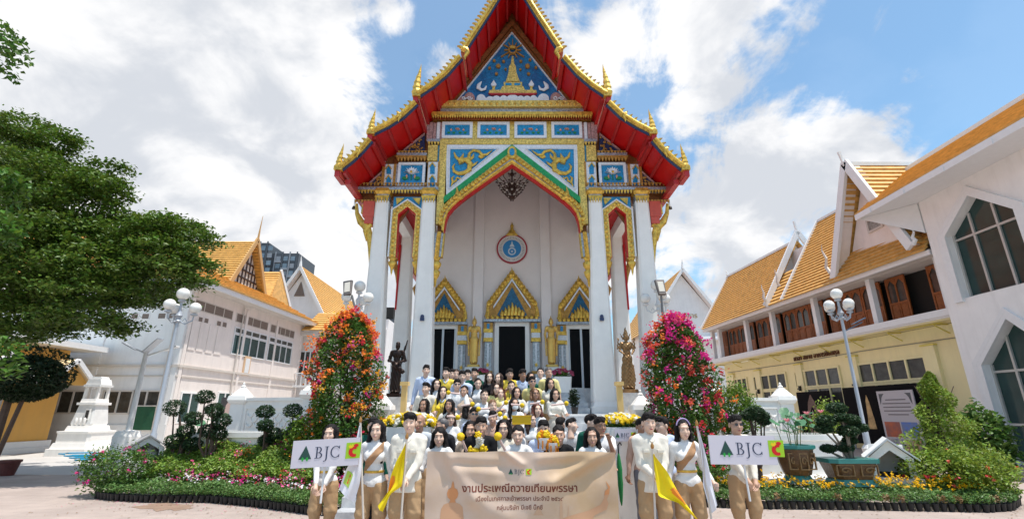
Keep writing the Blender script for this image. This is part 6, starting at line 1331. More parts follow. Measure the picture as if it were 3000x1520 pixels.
# --- topiary and bonsai
def topiary(balls, base, Y, label, name='topiary_tree', lf=leaf_blue, cat='topiary', z0=0.0, group=None, flat=.75, dens=1.0, pale=False):
    bx_, bz_ = P(base, 1300, Y); t = thing(name, label, cat, (bx_, Y, 0), world=True, group=group); cs = []
    for px, py, r in balls:
        x, z = P(px, py, Y+random.uniform(-.1, .1)); k = (Y*.96)/FPX; cs.append((x, z, r*k))
    for i, (x, z, r) in enumerate(cs):
        dy = random.uniform(-.15, .15); pp = ell_pts(int(800*dens), (x, Y+dy, z), (r, r*.9, r*flat), .55)
        leaf_obj('foliage_pad', leaf_mesh('foliage_pad', pp, .052, .034, lf, up=.5), t)
        mb = MB(); mx = (x+bx_)/2+random.uniform(-.06, .06); mb.tube([(bx_, Y, max(z0, z*.3)), (mx, Y+dy, (z+z0)/2), (x, Y+dy, z-r*.3)], [.035, .025, .015], 6); part('stem', mb, [twig if pale else bark], t, smooth=True)
    mb = MB(); top_z = max(c[1] for c in cs); mb.tube([(bx_, Y, z0), (bx_+.05, Y, (z0+top_z)/2), ((cs[0][0]+bx_)/2, Y, top_z-.15)], [.055, .045, .02], 8); part('trunk', mb, [bark], t, smooth=True)
    return t
topiary([(505, 1195, 32), (556, 1225, 27), (545, 1262, 26), (522, 1292, 28), (572, 1300, 27)], 528, 12.1, 'pom-pom topiary tree leftmost in the left bed, in front of the lamp pole')
topiary([(612, 1163, 27), (625, 1200, 27), (645, 1232, 27), (596, 1262, 26), (632, 1270, 28)], 615, 12.0, 'pom-pom topiary tree in front of the dark windows, tallest of the left bed')
topiary([(772, 1206, 27), (784, 1245, 24), (803, 1272, 25), (770, 1290, 22)], 778, 12.0, 'pom-pom topiary in front of the white boundary wall, second from the bougainvillea')
topiary([(850, 1203, 29), (866, 1250, 24), (842, 1276, 23), (880, 1290, 22)], 854, 12.0, 'pom-pom topiary beside the orange bougainvillea')
topiary([(2200, 1215, 24), (2232, 1218, 26), (2216, 1208, 28), (2240, 1232, 20)], 2212, 11.6, 'umbrella-shaped bonsai tree behind the right white sign', flat=.7)
glz = mat('brown glazed pot', (.13, .065, .028), .35, 0, var=.4, vscale=14, bump=.5, bscale=18); teal = mat('teal glaze', (.04, .22, .20), .3, 0, var=.2, vscale=5); carve = mat('raised gilt carving', (.26, .15, .06), .45, 0, var=.4, vscale=20)
soil = mat('soil', (.03, .02, .012), .9)
def glazed(px, pyt, pyb, Y, w, d, label, n, taper, basey):
    x, zt = P(px, pyt, Y); zb = P(px, pyb, Y)[1]; t = thing('glazed_pot', label, 'plant pot', (x, Y, 0)); h = zt-zb
    mb = MB()
    if n == 4: mb.frust(0, 0, zb, zt-.05, w/2*taper, d/2*taper, w/2, d/2, .10)
    else: mb.lathe([(w/2*taper, zb), (w/2*.9, zb+h*.4), (w/2, zt-.05)], n=n)
    b = part('body', mb, [glz], t)
    mb = MB()
    if n == 4: mb.frust(0, 0, zt-.049, zt+.03, w/2+.05, d/2+.05, w/2+.05, d/2+.05, .12)
    else: mb.lathe([(w/2+.01, zt-.05), (w/2+.05, zt-.03), (w/2+.05, zt+.03), (w/2-.03, zt+.03), (w/2-.05, zt-.04)], n=n, cap=False)
    part('rim', mb, [teal], t)
    mb = MB()
    if n == 4: mb.frust(0, 0, zb-.12, zb-.002, w/2*.95, d/2*.95, w/2*.85, d/2*.85, .1)
    else: mb.lathe([(w/2*.85, zb-.15), (w/2*.8, zb-.1), (w/2*.62, zb-.002)], n=n)
    part('saucer', mb, [teal], t)
    mb = MB(); mb.box(-w*.3, w*.3, -d*.3, d*.3, basey, zb-.16); part('foot', mb, [marble_w], t)
    for k in ((-1, 1) if n == 4 else (-1, 0, 1)):
        mb = MB(); cx_ = k*w*.26; yy = -d/2*.95-.012 if n == 4 else -math.cos(k*.6)*w/2*.93; ww = w*.19 if n == 4 else w*.12
        mb.box(cx_-ww, cx_+ww, yy, yy+.04, zb+h*.2, zb+h*.24); mb.box(cx_-ww, cx_+ww, yy, yy+.04, zt-h*.25, zt-h*.21); mb.box(cx_-ww, cx_-ww+.02, yy, yy+.04, zb+h*.24, zt-h*.25); mb.box(cx_+ww-.02, cx_+ww, yy, yy+.04, zb+h*.24, zt-h*.25)
        mb.tube([(cx_+ww*.6*math.cos(q)*(1-q/9), yy+.01, (zb+zt)/2+h*.16*math.sin(q)*(1-q/9)) for q in np.arange(0, 7, .6)], .016, 5); part('carved_panel', mb, [carve], b, kind='stuff')
    mb = MB(); mb.lathe([(.0, zt-.06), (min(w, d)/2*.85, zt-.06)], n=16, cap=False, sx=w/min(w, d)); part('soil', mb, [soil], t)
    return t, x, zt
t, gx_, gz_ = glazed(2323, 1306, 1388, 10.9, .72, .72, 'round brown glazed pot with teal rim beside the right white sign', 10, .72, .38)
t2, hx_, hz_ = glazed(2480, 1345, 1400, 10.7, .92, .6, 'rectangular brown glazed bonsai pot with teal rim', 4, .8, .2)
topiary([(2457, 1195, 30), (2420, 1232, 30), (2410, 1255, 24), (2505, 1230, 30), (2518, 1252, 24), (2478, 1262, 30), (2440, 1315, 22), (2482, 1310, 26), (2450, 1222, 22), (2500, 1290, 20)], 2485, 10.7, 'large bonsai with cloud-like foliage pads in the rectangular pot', 'bonsai_tree', z0=hz_-.06, flat=.55, cat='bonsai', pale=True)
# lotus leaves and flowers
def lotus(x, y, z0, label, n, spread, flowers, seed):
    rs = random.Random(seed); t = thing('lotus_plant', label, 'lotus', (x, y, 0))
    for k in range(n):
        dx, dy, dz = rs.uniform(-1, 1)*spread, rs.uniform(-1, 1)*.25, rs.uniform(.15, .55); r = rs.uniform(.07, .15); tx, ty = rs.uniform(-.5, .5), rs.uniform(-.8, .2)
        mb = MB(); c = mb.pt((dx, dy, z0+dz-.03)); rg = []
        for i in range(14):
            a = 2*math.pi*i/14; u, v = r*math.cos(a), r*math.sin(a)*.9; rg.append(mb.pt((dx+u, dy+v, z0+dz+u*tx-v*ty+.012*math.sin(a*5))))
        for i in range(14): mb.face((c, rg[i], rg[(i+1) % 14]))
        lf_ = part('lotus_leaf', mb, [mat('leaf lotus pale green', (.10, .26, .13), .45, 0, var=.15, vscale=3)], t, smooth=True)
        mb = MB(); mb.tube([(dx*.6, dy*.5, z0-.1), (dx, dy, z0+dz-.03)], .008, 5); part('stalk', mb, [leaf_mid], lf_)
    for k in range(flowers):
        dx, dz = rs.uniform(-.8, .8)*spread, rs.uniform(.25, .5); mb = MB(); mb.tube([(dx, -.05, z0-.1), (dx, -.05, z0+dz)], .008, 5); s_ = part('stalk', mb, [leaf_mid], t)
        for p in range(8):
            a = p*math.pi/4; mb = MB(); c, s2 = math.cos(a), math.sin(a); q = [(0, 0, 0), (.04*c-.025*s2, .04*s2+.025*c, .03), (.085*c, .085*s2, .085), (.04*c+.025*s2, .04*s2-.025*c, .03)]; mb.poly([(dx+u, -.05+v, z0+dz+w) for u, v, w in q]); part('petal', mb, [mat('petal lotus pink', (.75, .25, .30), .5)], s_)
lotus(P(2365, 1255, 12.6)[0], 12.6, 1.24, 'lotus leaves with pink flowers growing in the right basin', 12, .55, 3, 5)
lotus(gx_, 10.9, gz_, 'few lotus leaves in the round glazed pot', 6, .28, 1, 6)
lotus(P(600, 1258, 12.9)[0], 12.9, 1.28, 'lotus leaves in the left basin', 6, .5, 0, 8)
# conical conifer and spreading bush
def bush(name, label, cat, px, py, Y, rx, ry, rz, n, lf, L=.07, cone=False, extra=None, up=.4):
    x, z = P(px, py, Y); t = thing(name, label, cat, (x, Y, 0)); 
    if cone:
        u = np.random.rand(n); a = np.random.rand(n)*6.283; r = rx*(1-u)**.75*(1+.30*np.sin(u*27+a)+.25*np.sin(a*4+u*11))*(.4+.6*np.random.rand(n)**.4); pp = np.stack([r*np.cos(a), r*np.sin(a)*ry/rx, .1+u*(z+rz)], 1)
    else:
        pp = ell_pts(n, (0, 0, z), (rx, ry, rz), .4); tc_ = ell_pts(60, (0, 0, z), (rx, ry, rz), .7); q = tc_[np.random.randint(0, 60, n)]+np.random.normal(size=(n, 3))*.10; pp = np.where((np.random.rand(n) < .6)[:, None], q, pp); pp = pp[pp[:, 2] > .03]
    leaf_obj('foliage', leaf_mesh('foliage', pp, L, L*.55, lf, up=up), t)
    mb = MB()
    for k in range(4): mb.tube([(random.uniform(-.05, .05), 0, 0), (random.uniform(-.3, .3)*rx, 0, z*.6), (random.uniform(-.6, .6)*rx, 0, z+rz*.4)], [.03, .02, .008], 6)
    part('stems', mb, [bark], t, smooth=True)
    if extra:
        for col, k in extra:
            c = ell_pts(k, (0, -.05, z), (rx, ry, rz), .95); c = c[c[:, 2] > .1]; c = np.repeat(c, 6, 0)+np.random.normal(size=(len(c)*6, 3))*.02
            o = leaf_obj(col+'_blossoms', leaf_mesh('b', c, .05, .045, MATS['petal '+col], up=.3), t); o['label'] = col+' blossoms'
    return t
leaf_yg = mat('leaf yellow green', (.20, .29, .035), .5, island=.4)
bush('conifer', 'light green cone-shaped shrub at the right end of the right bed', 'shrub', 2735, 1150, 11.2, .85, .8, .36, 9000, leaf_yg, .07, cone=True)
bush('ixora_bush', 'wide spreading green bush with a few red flowers at the right edge', 'bush', 2805, 1375, 10.7, 1.12, .7, .42, 8000, leaf_yg, .07, extra=(('red', 14), ('coral', 8)))
bush('leafy_shrub', 'bright green shrub beside the magenta bougainvillea, behind the sign holder', 'shrub', 2150, 1200, 12.6, .55, .4, .62, 3500, leaf_lime, .08)
bush('leafy_shrub', 'dark banana-leaved shrub against the white annex', 'shrub', 2900, 1290, 14.5, .55, .4, .9, 2200, leaf_mid, .16)
bush('leafy_shrub', 'yellow-green shrub in front of the black display panels', 'shrub', 2430, 1240, 13.4, .4, .3, .5, 1500, leaf_yg, .08)
bush('leafy_shrub', 'low green shrub with red flowers at the foot of the right bougainvillea', 'shrub', 2090, 1400, 10.9, .55, .4, .38, 2600, leaf_mid, .07, extra=(('red', 22), ('pink', 8)))
bush('leafy_shrub', 'low bougainvillea shrub at the far left end of the left bed', 'shrub', 345, 1375, 11.6, .75, .5, .48, 4200, leaf_mid, .065, extra=(('magenta', 16), ('pink', 10)))
bush('leafy_shrub', 'light green shrub below the orange bougainvillea', 'shrub', 905, 1290, 11.7, .45, .35, .6, 2600, leaf_lime, .07, extra=(('orange', 8), ('pink', 6)))
# --- flower beds: rows of potted plants in front, ground cover behind
pot_m = mat('black plastic', (.012, .012, .013), .45)
mb = MB(); mb.lathe([(.042, 0), (.058, .115), (.064, .12), (.064, .135), (.052, .135), (.05, .12)], n=12); pot_me = mb.mesh('pot', [pot_m])
def seed_mesh(lf, n, r, h):
    pp = ell_pts(n, (0, 0, .14+h*.5), (r, r, h*.6), .3); return leaf_mesh('foliage', pp, .055, .032, lf, up=.5)
leaf_gc = mat('leaf ground cover', (.12, .22, .055), .5, island=.4); leaf_dry = mat('leaf dry brown', (.26, .16, .07), .6, island=.3)
seedA = [seed_mesh(leaf_gc, 60, .10, .16) for _ in range(3)]; seedD = seed_mesh(leaf_dry, 45, .09, .13)
def along(pts, step):
    out = []; acc = 0
    for (a, b) in zip(pts, pts[1:]):
        l = math.dist(a, b); d = acc
        while d < l: out.append((a[0]+(b[0]-a[0])*d/l, a[1]+(b[1]-a[1])*d/l)); d += step
        acc = d-l
    return out
def pot_row(curve, step, label, group, dry):
    for i, (x, y) in enumerate(along(curve, step)):
        dr = random.random() < dry; t = thing('potted_seedling', label if not dr else 'small black pot of dried brown seedlings in the front row of the right bed', 'potted plant', (x+random.uniform(-.008, .008), y+random.uniform(-.01, .01), 0), random.uniform(0, 6), group)
        link('pot', pot_me, t); link('foliage', seedD if dr else random.choice(seedA), t, kind='stuff')
Lc = [G(*p) for p in ((283, 1459), (330, 1466), (437, 1471), (611, 1471), (700, 1479), (786, 1489), (900, 1505), (1010, 1512), (1060, 1514))]
Rc = [G(*p) for p in ((2075, 1484), (2180, 1489), (2400, 1491), (2700, 1496), (2900, 1500), (2962, 1495), (2985, 1478))]
pot_row(Lc, .125, 'small black pot of green seedlings in the front row of the left bed', 'potted seedlings edging the left bed', 0)
pot_row(Rc, .14, 'small black pot of seedlings in the front row of the right bed', 'potted seedlings edging the right bed', .16)
def bedfill(name, label, curve, depth0, depth1, z0, z1, n, m, L, zn=.06, kind='stuff'):
    ln = along(curve, .01); idx = np.random.randint(0, len(ln), n); base = np.array(ln)[idx]; d = depth0+(depth1-depth0)*np.random.rand(n)
    zz9 = (z0+(z1-z0)*(d-depth0)/(depth1-depth0+1e-6)); z = zz9*(.55+.45*np.random.rand(n)**.5)+np.sin(base[:, 0]*5+d*3)*zn+np.random.normal(size=n)*.02
    pp = np.stack([base[:, 0]+np.random.normal(size=n)*.04, base[:, 1]+d, np.maximum(z, .02)], 1); o = link(name, leaf_mesh(name, pp, L, L*.6, m, up=.6)); o['kind'] = 'stuff'; o['label'] = label; return o
bedfill('ground_cover', 'low green ground cover behind the pots of the left bed', Lc[:-1], .10, .75, .30, .36, 12000, leaf_gc, .055, .03)
bedfill('hedge_planting', 'green leafy planting at the back of the left bed', Lc[1:-2], .6, 1.9, .5, 1.2, 34000, mat('leaf hedge', (.19, .30, .045), .5, island=.4), .07, .07)
bedfill('ground_cover', 'low green ground cover behind the pots of the right bed', Rc[:-1], .08, .85, .28, .38, 12000, leaf_gc, .055, .03)
def clumps(name, label, curve, d0, d1, z0, z1, n, col, k=7, s=.03, L=.045):
    ln = along(curve, .01); idx = np.random.randint(0, len(ln), n); base = np.array(ln)[idx]; d = d0+(d1-d0)*np.random.rand(n); z = z0+(z1-z0)*(d-d0)/(d1-d0)+np.random.normal(size=n)*.03
    c = np.stack([base[:, 0], base[:, 1]+d, z], 1); c = np.repeat(c, k, 0)+np.random.normal(size=(n*k, 3))*s; o = link(name, leaf_mesh(name, c, L, L*.85, MATS['petal '+col], up=.5)); o['kind'] = 'stuff'; o['label'] = label
for col, n in (('pink', 110), ('magenta', 105), ('white', 120), ('red', 75)): clumps(col+'_flowers', col+' bedding flowers in the left bed', Lc[2:-1], .32, 1.0, .36, .60, n, col, 4, .022)
for col, n in (('magenta', 10), ('orange', 10), ('pink', 22)): clumps(col+'_flowers', col+' flowers scattered through the tall planting of the left bed', Lc[2:-2], .9, 1.8, .72, 1.12, n, col, 9, .05)
mat('petal marigold', (.90, .55, .01), .5, island=.15)
clumps('marigolds', 'row of yellow marigolds in the right bed', Rc[:-1], .28, .75, .38, .50, 400, 'marigold', 6, .016, .040)
def litter(name, label, curve, d0, d1, n, m, L):
    ln = along(curve, .01); b = np.array(ln)[np.random.randint(0, len(ln), n)]; pp = np.stack([b[:, 0]+np.random.normal(size=n)*.3, b[:, 1]-d0-(d1-d0)*np.random.rand(n)**2, np.full(n, .012)], 1); o = link(name, leaf_mesh(name, pp, L, L*.6, m, up=6)); o['kind'] = 'stuff'; o['label'] = label
litter('fallen_leaves', 'fallen dry leaves on the paving before the beds', Lc[:-1], .03, 1.6, 160, leaf_dry, .045); litter('fallen_petals', 'fallen pink petals on the paving before the left bed', Lc[:-1], .03, .9, 120, MATS['petal pink'], .03); litter('fallen_leaves', 'fallen dry leaves on the paving before the right bed', Rc[:-1], .03, 1.4, 130, leaf_dry, .045)
mb = MB(); mb.lathe([(.17, 0), (.24, .34), (.27, .36), (.27, .42)], n=16); x, y = G(18, 1392); t = thing('clay_pot', 'dark red clay pot at the left edge of the paving', 'plant pot', (x, y, 0)); part('body', mb, [mat('red clay', (.12, .03, .025), .6, var=.3)], t)
# ================================================================ STATUES
def fig_field(c, H=1.75):
    return Field((-.5, -.4, -.05), (.5, .4, H+.25), c)
def statue(px, pytop, pybot, Y, name, label, cat, m, kind, ped=None):
    x, zt = P(px, pytop, Y); zb = P(px, pybot, Y)[1]; H = zt-zb; t = thing(name, label, cat, (x, Y, 0)); k = H/1.75
    f = fig_field(.013, 1.9)
    f.cone((0, 0, 1.56), (0, 0, 1.60), .075, .075).ell((0, -.01, 1.60), (.075, .085, .11)).ell((0, .01, 1.68), (.078, .085, .06))
    f.cone((0, 0, 1.42), (0, 0, 1.52), .05, .045).ell((0, 0, 1.30), (.17, .10, .15)).cone((-.15, 0, 1.40), (.15, 0, 1.40), .055, .055).ell((0, 0, 1.1), (.12, .085, .16)).ell((0, 0, .93), (.155, .10, .15))
    if kind == 'buddha':
        f.cone((0, 0, 1.74), (0, 0, 1.80), .03, .02).cone((0, 0, 1.80), (0, 0, 1.88), .018, .004, .01)
        f.cone((0, 0, .9), (0, 0, .12), .16, .15, .05, flat=.62)
        for s in (-1, 1): f.cone((s*.19, 0, 1.38), (s*.24, 0, 1.12), .05, .04).cone((s*.24, 0, 1.12), (s*.21, -.05, .86), .038, .028); f.ell((s*.21, -.06, .82), (.025, .02, .05)); f.cone((s*.22, .02, 1.1), (s*.20, .02, .35), .035, .03, .05, flat=.5); f.ell((s*.06, -.06, .05), (.045, .11, .04)); f.ell((s*.078, 0, 1.58), (.012, .02, .05))
        X, Y_, Z = f.grid(); f.d += (.006*np.sin((Z*1.0+np.abs(X)*1.6)*70)*(Z < 1.35)*(Z > .15)).astype(np.float32)
    elif kind == 'monk':
        f.cone((0, 0, .9), (0, 0, .10), .17, .19, .05, flat=.7)
        for s in (-1, 1): f.cone((s*.19, 0, 1.38), (s*.27, .02, 1.10), .065, .06).cone((s*.27, .02, 1.10), (s*.10, -.15, 1.02), .05, .035); f.ell((s*.07, -.08, .05), (.045, .10, .04))
        f.cone((.10, .08, .9), (.24, .1, 1.60), .045, .03, .02); f.cone((.23, .1, 1.5), (.30, .1, 1.80), .035, .02, .02); f.cone((-.1, -.12, 1.0), (.22, -.05, .72), .07, .08, .03)
        X, Y_, Z = f.grid(); f.d += (.008*np.sin((X*1.4+Z*.5)*55)*(Z < 1.3)).astype(np.float32)
    else:
        f.cone((0, 0, .9), (0, 0, .12), .15, .20, .05, flat=.7); f.cone((0, 0, 1.72), (0, 0, 1.92), .07, .008, .01)
        for s in (-1, 1):
            f.cone((s*.17, 0, 1.38), (s*.22, -.02, 1.18), .045, .035).cone((s*.22, -.02, 1.18), (s*.12, -.16, 1.05), .034, .026)
            f.cone((s*.16, .03, 1.36), (s*.27, .02, 1.26), .036, .030).cone((s*.27, .02, 1.26), (s*.25, -.02, 1.50), .028, .018); f.ell((s*.25, -.03, 1.54), (.03, .025, .04)); f.cone((s*.15, 0, .7), (s*.2, 0, .25), .05, .03, .05, flat=.5)
            f.ell((s*.06, -.08, .05), (.045, .10, .04)); f.cone((s*.08, .03, 1.55), (s*.16, .03, 1.72), .03, .01)
        X, Y_, Z = f.grid(); f.d += (.010*np.sin(X*60)*np.sin(Z*55)).astype(np.float32)
    V, F = f.mesh(); V = V*k; V[:, 2] += zb; me = np_mesh('figure', V, F, m); link('figure', me, t)
    mb = MB(); w = .26 if ped is None else ped; mb.frust(0, 0, zb-.10, zb-.001, w*.9, w*.8, w*.8, w*.7, .05); part('base', mb, [m], t)
    return t, zb-.10
bronze = mat('dark bronze patina', (.035, .022, .018), .35, .6, var=.3, vscale=8); gold_st = mat('gilded statue', (.72, .45, .12), .32, .65, var=.2, vscale=6)
for px, lab in ((1390.5, 'standing gilded statue left of the middle door'), (1613.5, 'standing gilded statue right of the middle door')):
    t, zb = statue(px, 932, 1068, 17.7, 'standing_statue', lab, 'statue', gold_st, 'buddha'); mb = MB(); mb.frust(0, 0, PZ, zb-.001, .34, .3, .30, .26, .04); part('pedestal', mb, [marble_w], t)
t, zb = statue(1167, 1000, 1152, 14.0, 'bronze_statue', 'dark bronze robed statue carrying a long bundle, beside the left columns', 'statue', bronze, 'monk'); mb = MB(); mb.frust(0, 0, ZB, zb-.001, .34, .3, .30, .28, .04); part('pedestal', mb, [marble], t)
t, zb = statue(1832, 974, 1140, 14.0, 'carved_statue', 'brown gilt many-armed crowned statue beside the right columns', 'statue', mat('aged gilt bronze', (.30, .17, .07), .4, .5, var=.4, vscale=12), 'deity'); mb = MB(); mb.frust(0, 0, ZB, zb-.001, .34, .3, .30, .28, .04); part('pedestal', mb, [marble], t)
# ================================================================ DISPLAY PANELS by the yellow hall
blk = mat('black display print', (.012, .011, .012), .8, spec=.05)
def panel(px0, px1, pyt, b, label, m, z0=.3, extras=None, name='display_panel'):
    a0, zt = onp(px0, pyt, MR, b); a1, _ = onp(px1, pyt, MR, b); lo, hi = min(a0, a1), max(a0, a1); t = thing(name, label, 'display board', tuple(MR @ Vector(((lo+hi)/2, b, 0))), world=True)
    mb = MB(MR); mb.box(lo, hi, b, b+.05, z0, zt); p_ = part('board', mb, [m], t)
    for a in (lo+.05, hi-.1): mb = MB(MR); mb.box(a, a+.05, b+.051, b+.1, 0, zt-.2); part('leg', mb, [pole_m], t)
    return t, p_, lo, hi, zt
t, p_, lo, hi, zt = panel(2332, 2428, 1149, .10, 'black display panel with pale standing figure in a carved niche', blk)
def pz(mb, pts, b0, b1):   # polygon (a, z) on plane b of the right hall
    m_ = MB(); m_.prism(pts, b0, b1); base = len(mb.v); mb.v += [tuple(MR @ Vector((x, y, z))) for x, y, z in m_.v]
    for f in m_.f: mb.face([base+i for i in f])
c = (lo+hi)/2+.15; h = zt
mb = MB(); pz(mb, [(c-.45, .4), (c-.45, zt-1.2), (c-.3, zt-.6), (c, zt-.15), (c+.3, zt-.6), (c+.45, zt-1.2), (c+.45, .4)], .085, .099); n_ = part('printed_niche', mb, [mat('print brown', (.16, .09, .07), .5, var=.5, vscale=6)], p_)
mb = MB(); pz(mb, [(c-.24, .4), (c-.24, zt-1.2), (c, zt-.8), (c+.24, zt-1.2), (c+.24, .4)], .075, .084); part('printed_shadow', mb, [blk], n_)
mb = MB(); pz(mb, [(c-.2, .4), (c-.14, zt-1.6), (c-.06, zt-1.45), (c-.05, zt-1.2), (c, zt-1.0), (c+.05, zt-1.2), (c+.06, zt-1.45), (c+.14, zt-1.6), (c+.22, .4)], .065, .074); part('printed_figure', mb, [mat('print pale pink', (.70, .48, .42), .5)], n_)
t, p_, lo, hi, zt = panel(2466, 2706, 1136, .10, 'wide black display panel behind the lamp pole at right', blk)
c = lo+(hi-lo)*.68
mb = MB(); pz(mb, [(c-.25, 1.0), (c-.2, zt-1.4), (c-.1, zt-.7), (c, zt-.4), (c+.1, zt-.7), (c+.15, zt-1.4), (c+.25, 1.0)], .085, .099); part('printed_figure', mb, [mat('print gold', (.55, .35, .15), .5, var=.4, vscale=5)], p_)
t, p_, lo, hi, zt = panel(2566, 2672, 1146, -.15, 'white printed poster with text lines and small photographs', mat('print lilac white', (.52, .48, .50), .5), .4)
mb = MB()
for k in range(5): w = (hi-lo)*(.28 if k in (0, 4) else .38); cc = (lo+hi)/2; mb2 = pz(mb, [(cc-w, zt-.42-.16*k), (cc+w, zt-.42-.16*k), (cc+w, zt-.37-.16*k), (cc-w, zt-.37-.16*k)], -.158, -.151)
part('text_lines', mb, [mat('print grey', (.2, .18, .19), .5)], p_, kind='stuff')
for s in (-1, 1):
    mb = MB(); cc = (lo+hi)/2; e = cc+s*(hi-lo)*.44; pz(mb, [(e, zt-.12), (e-s*.3, zt-.12), (e-s*.2, zt-.2), (e-s*.12, zt-.3), (e-s*.05, zt-.5), (e, zt-.6)], -.158, -.151); part('corner_scroll', mb, [mat('print dark grey', (.1, .1, .11), .5)], p_)
cols = [(.10, .2, .55), (.55, .12, .04), (.35, .3, .28), (.2, .22, .3), (.5, .2, .1), (.15, .25, .5), (.3, .1, .08), (.55, .45, .4)]
for j in range(4):
    for i in range(2):
        u0 = lo+(hi-lo)*(.06+.46*i); u1 = u0+(hi-lo)*.42; z1 = zt-1.35-.72*j; mb = MB(); pz(mb, [(u0, z1-.64), (u1, z1-.64), (u1, z1), (u0, z1)], -.160-.001*i, -.152); part('photograph', mb, [mat('photo %d' % (i+2*j), cols[i+2*j], .5, col2=cols[(i*3+j+3) % 8], vscale=3)], p_)
# dark poster by the left hall
t = thing('wall_poster', 'dark poster with pale figure on the left hall ground floor', 'poster', (P(665, 1190, 24)[0], 24, 0), world=True)
xa, za = P(650, 1163, 24); xb, zb = P(688, 1222, 24); mb = MB(); mb.box(xa, xb, 24, 24.04, zb, za); p_ = part('board', mb, [mat('poster grey brown', (.08, .07, .07), .5)], t); mb = MB(); cx_ = (xa+xb)/2; mb.prism([(cx_-.15, zb+.05), (cx_-.12, zb+.55), (cx_-.03, zb+.7), (cx_, za-.05), (cx_+.03, zb+.7), (cx_+.12, zb+.55), (cx_+.15, zb+.05)], 23.98, 23.999); part('printed_figure', mb, [mat('print pale pink', (.7, .48, .42), .5)], p_)
mb = MB(); mb.box(xa, xa+.05, 24.041, 24.1, 0, za); mb.box(xb-.05, xb, 24.041, 24.1, 0, za); part('stand', mb, [pole_m], t)
# ================================================================ FLOWER STANDS
mb = MB()
for k in range(6): a = k*math.pi/3; mb.tube([(0, 0, 0), (.028*math.cos(a), .028*math.sin(a), .018), (.05*math.cos(a), .05*math.sin(a), .012)], [.012, .024, .008], 5)
mb.ball((0, 0, .02), .02, 6, 5)
bl_me = {c: None for c in ('yellow', 'white', 'pink')}
bmat = {'yellow': mat('petal bright yellow', (.88, .62, .01), .5), 'white': mat('petal cream white', (.82, .80, .70), .5), 'pink': mat('petal dusty pink', (.5, .08, .16), .5)}
for c in bl_me: bl_me[c] = mb.mesh('blossom', [bmat[c]], True)
def arrangement(px0, px1, py0, py1, Y, label, cols, n, z_floor, ped=None, sc=1.0):
    x0, z1 = P(px0, py0, Y); x1, z0 = P(px1, py1, Y); cx_ = (x0+x1)/2; t = thing('flower_arrangement', label, 'flowers', (cx_, Y, 0)); hw_ = (x1-x0)/2; hz = (z1-z0)
    leaf_obj('greenery', leaf_mesh('greenery', ell_pts(500, (0, 0, z0+hz*.3), (hw_*1.02, .26, hz*.45), .2), .08, .04, leaf_mid, up=.2), t)
    for i in range(n):
        a = random.uniform(-1, 1); b = random.uniform(-1, .5); r = math.sqrt(max(0, 1-a*a*.8)); z = z0+hz*.35+hz*.62*r*math.sqrt(max(0, 1-b*b))*random.uniform(.75, 1); c = random.choices(list(cols), [cols[k] for k in cols])[0]
        o = link('blossom', bl_me[c], t); o.location = (a*hw_, b*.24, z); o.rotation_euler = (random.uniform(.2, 1.2), random.uniform(-.5, .5), random.uniform(0, 6)); s_ = sc*random.uniform(.85, 1.35); o.scale = (s_, s_, s_)
    mb = MB(); mb.frust(0, 0, z_floor, z0+hz*.25, hw_*.75, .2, hw_*.9, .24, .03); part('stand', mb, [ped or plaster], t)
    return t, cx_, z0
arrangement(1132, 1276, 1212, 1262, 8.45, 'yellow and white flower arrangement on a stand at the left foot of the stairs', {'yellow': .62, 'white': .38}, 110, 0)
tfs, fx_, fz_ = arrangement(1757, 1878, 1214, 1262, 8.45, 'yellow and white flower arrangement on a stand at the right foot of the stairs', {'yellow': .5, 'white': .5}, 100, 0)
arrangement(1618, 1676, 1080, 1112, 16.0, 'pink flower arrangement on the porch at the right of the crowd', {'pink': .9, 'white': .1}, 45, 2.34)
arrangement(1392, 1432, 1080, 1105, 16.0, 'pink flower arrangement on the porch behind the heads at left', {'pink': .9, 'white': .1}, 30, 2.34)
t = thing('potted_shrub', 'small dark potted plant on the stairs at the right', 'potted plant', (P(1683, 1160, 13.0)[0], 13.05, ZB-.002)); mb = MB(); mb.lathe([(.07, 0), (.10, .16), (.11, .17)], n=12); part('pot', mb, [pot_m], t); leaf_obj('foliage', leaf_mesh('foliage', ell_pts(420, (0, 0, .38), (.15, .13, .26), .2), .08, .04, leaf_dark), t)
# ================================================================ PEOPLE
skinA = mat('skin light', (.68, .46, .35), .5, spec=.35); skinB = mat('skin tan', (.56, .34, .24), .5, spec=.35); skinC = mat('skin brown', (.40, .22, .145), .5, spec=.35)
hairM = {'black': mat('black hair', (.014, .011, .011), .6, spec=.2, bump=.5, bscale=120), 'brown': mat('dark brown hair', (.045, .022, .014), .4), 'red': mat('auburn hair', (.12, .035, .02), .4), 'light': mat('light brown hair', (.20, .10, .05), .45), 'grey': mat('grey hair', (.12, .11, .11), .5)}
eyeM = mat('dark eyes', (.015, .01, .008), .2); lipM = mat('lips', (.42, .12, .11), .4); browM = mat('eyebrows', (.09, .055, .04), .7); scleM = mat('eye white', (.6, .58, .55), .3)
CL = {}
def cloth(name, c, var=.08): CL[name] = mat(name+' cloth', c, .8, 0, var=var, vscale=14, spec=.15, bump=.12, bscale=30); return CL[name]
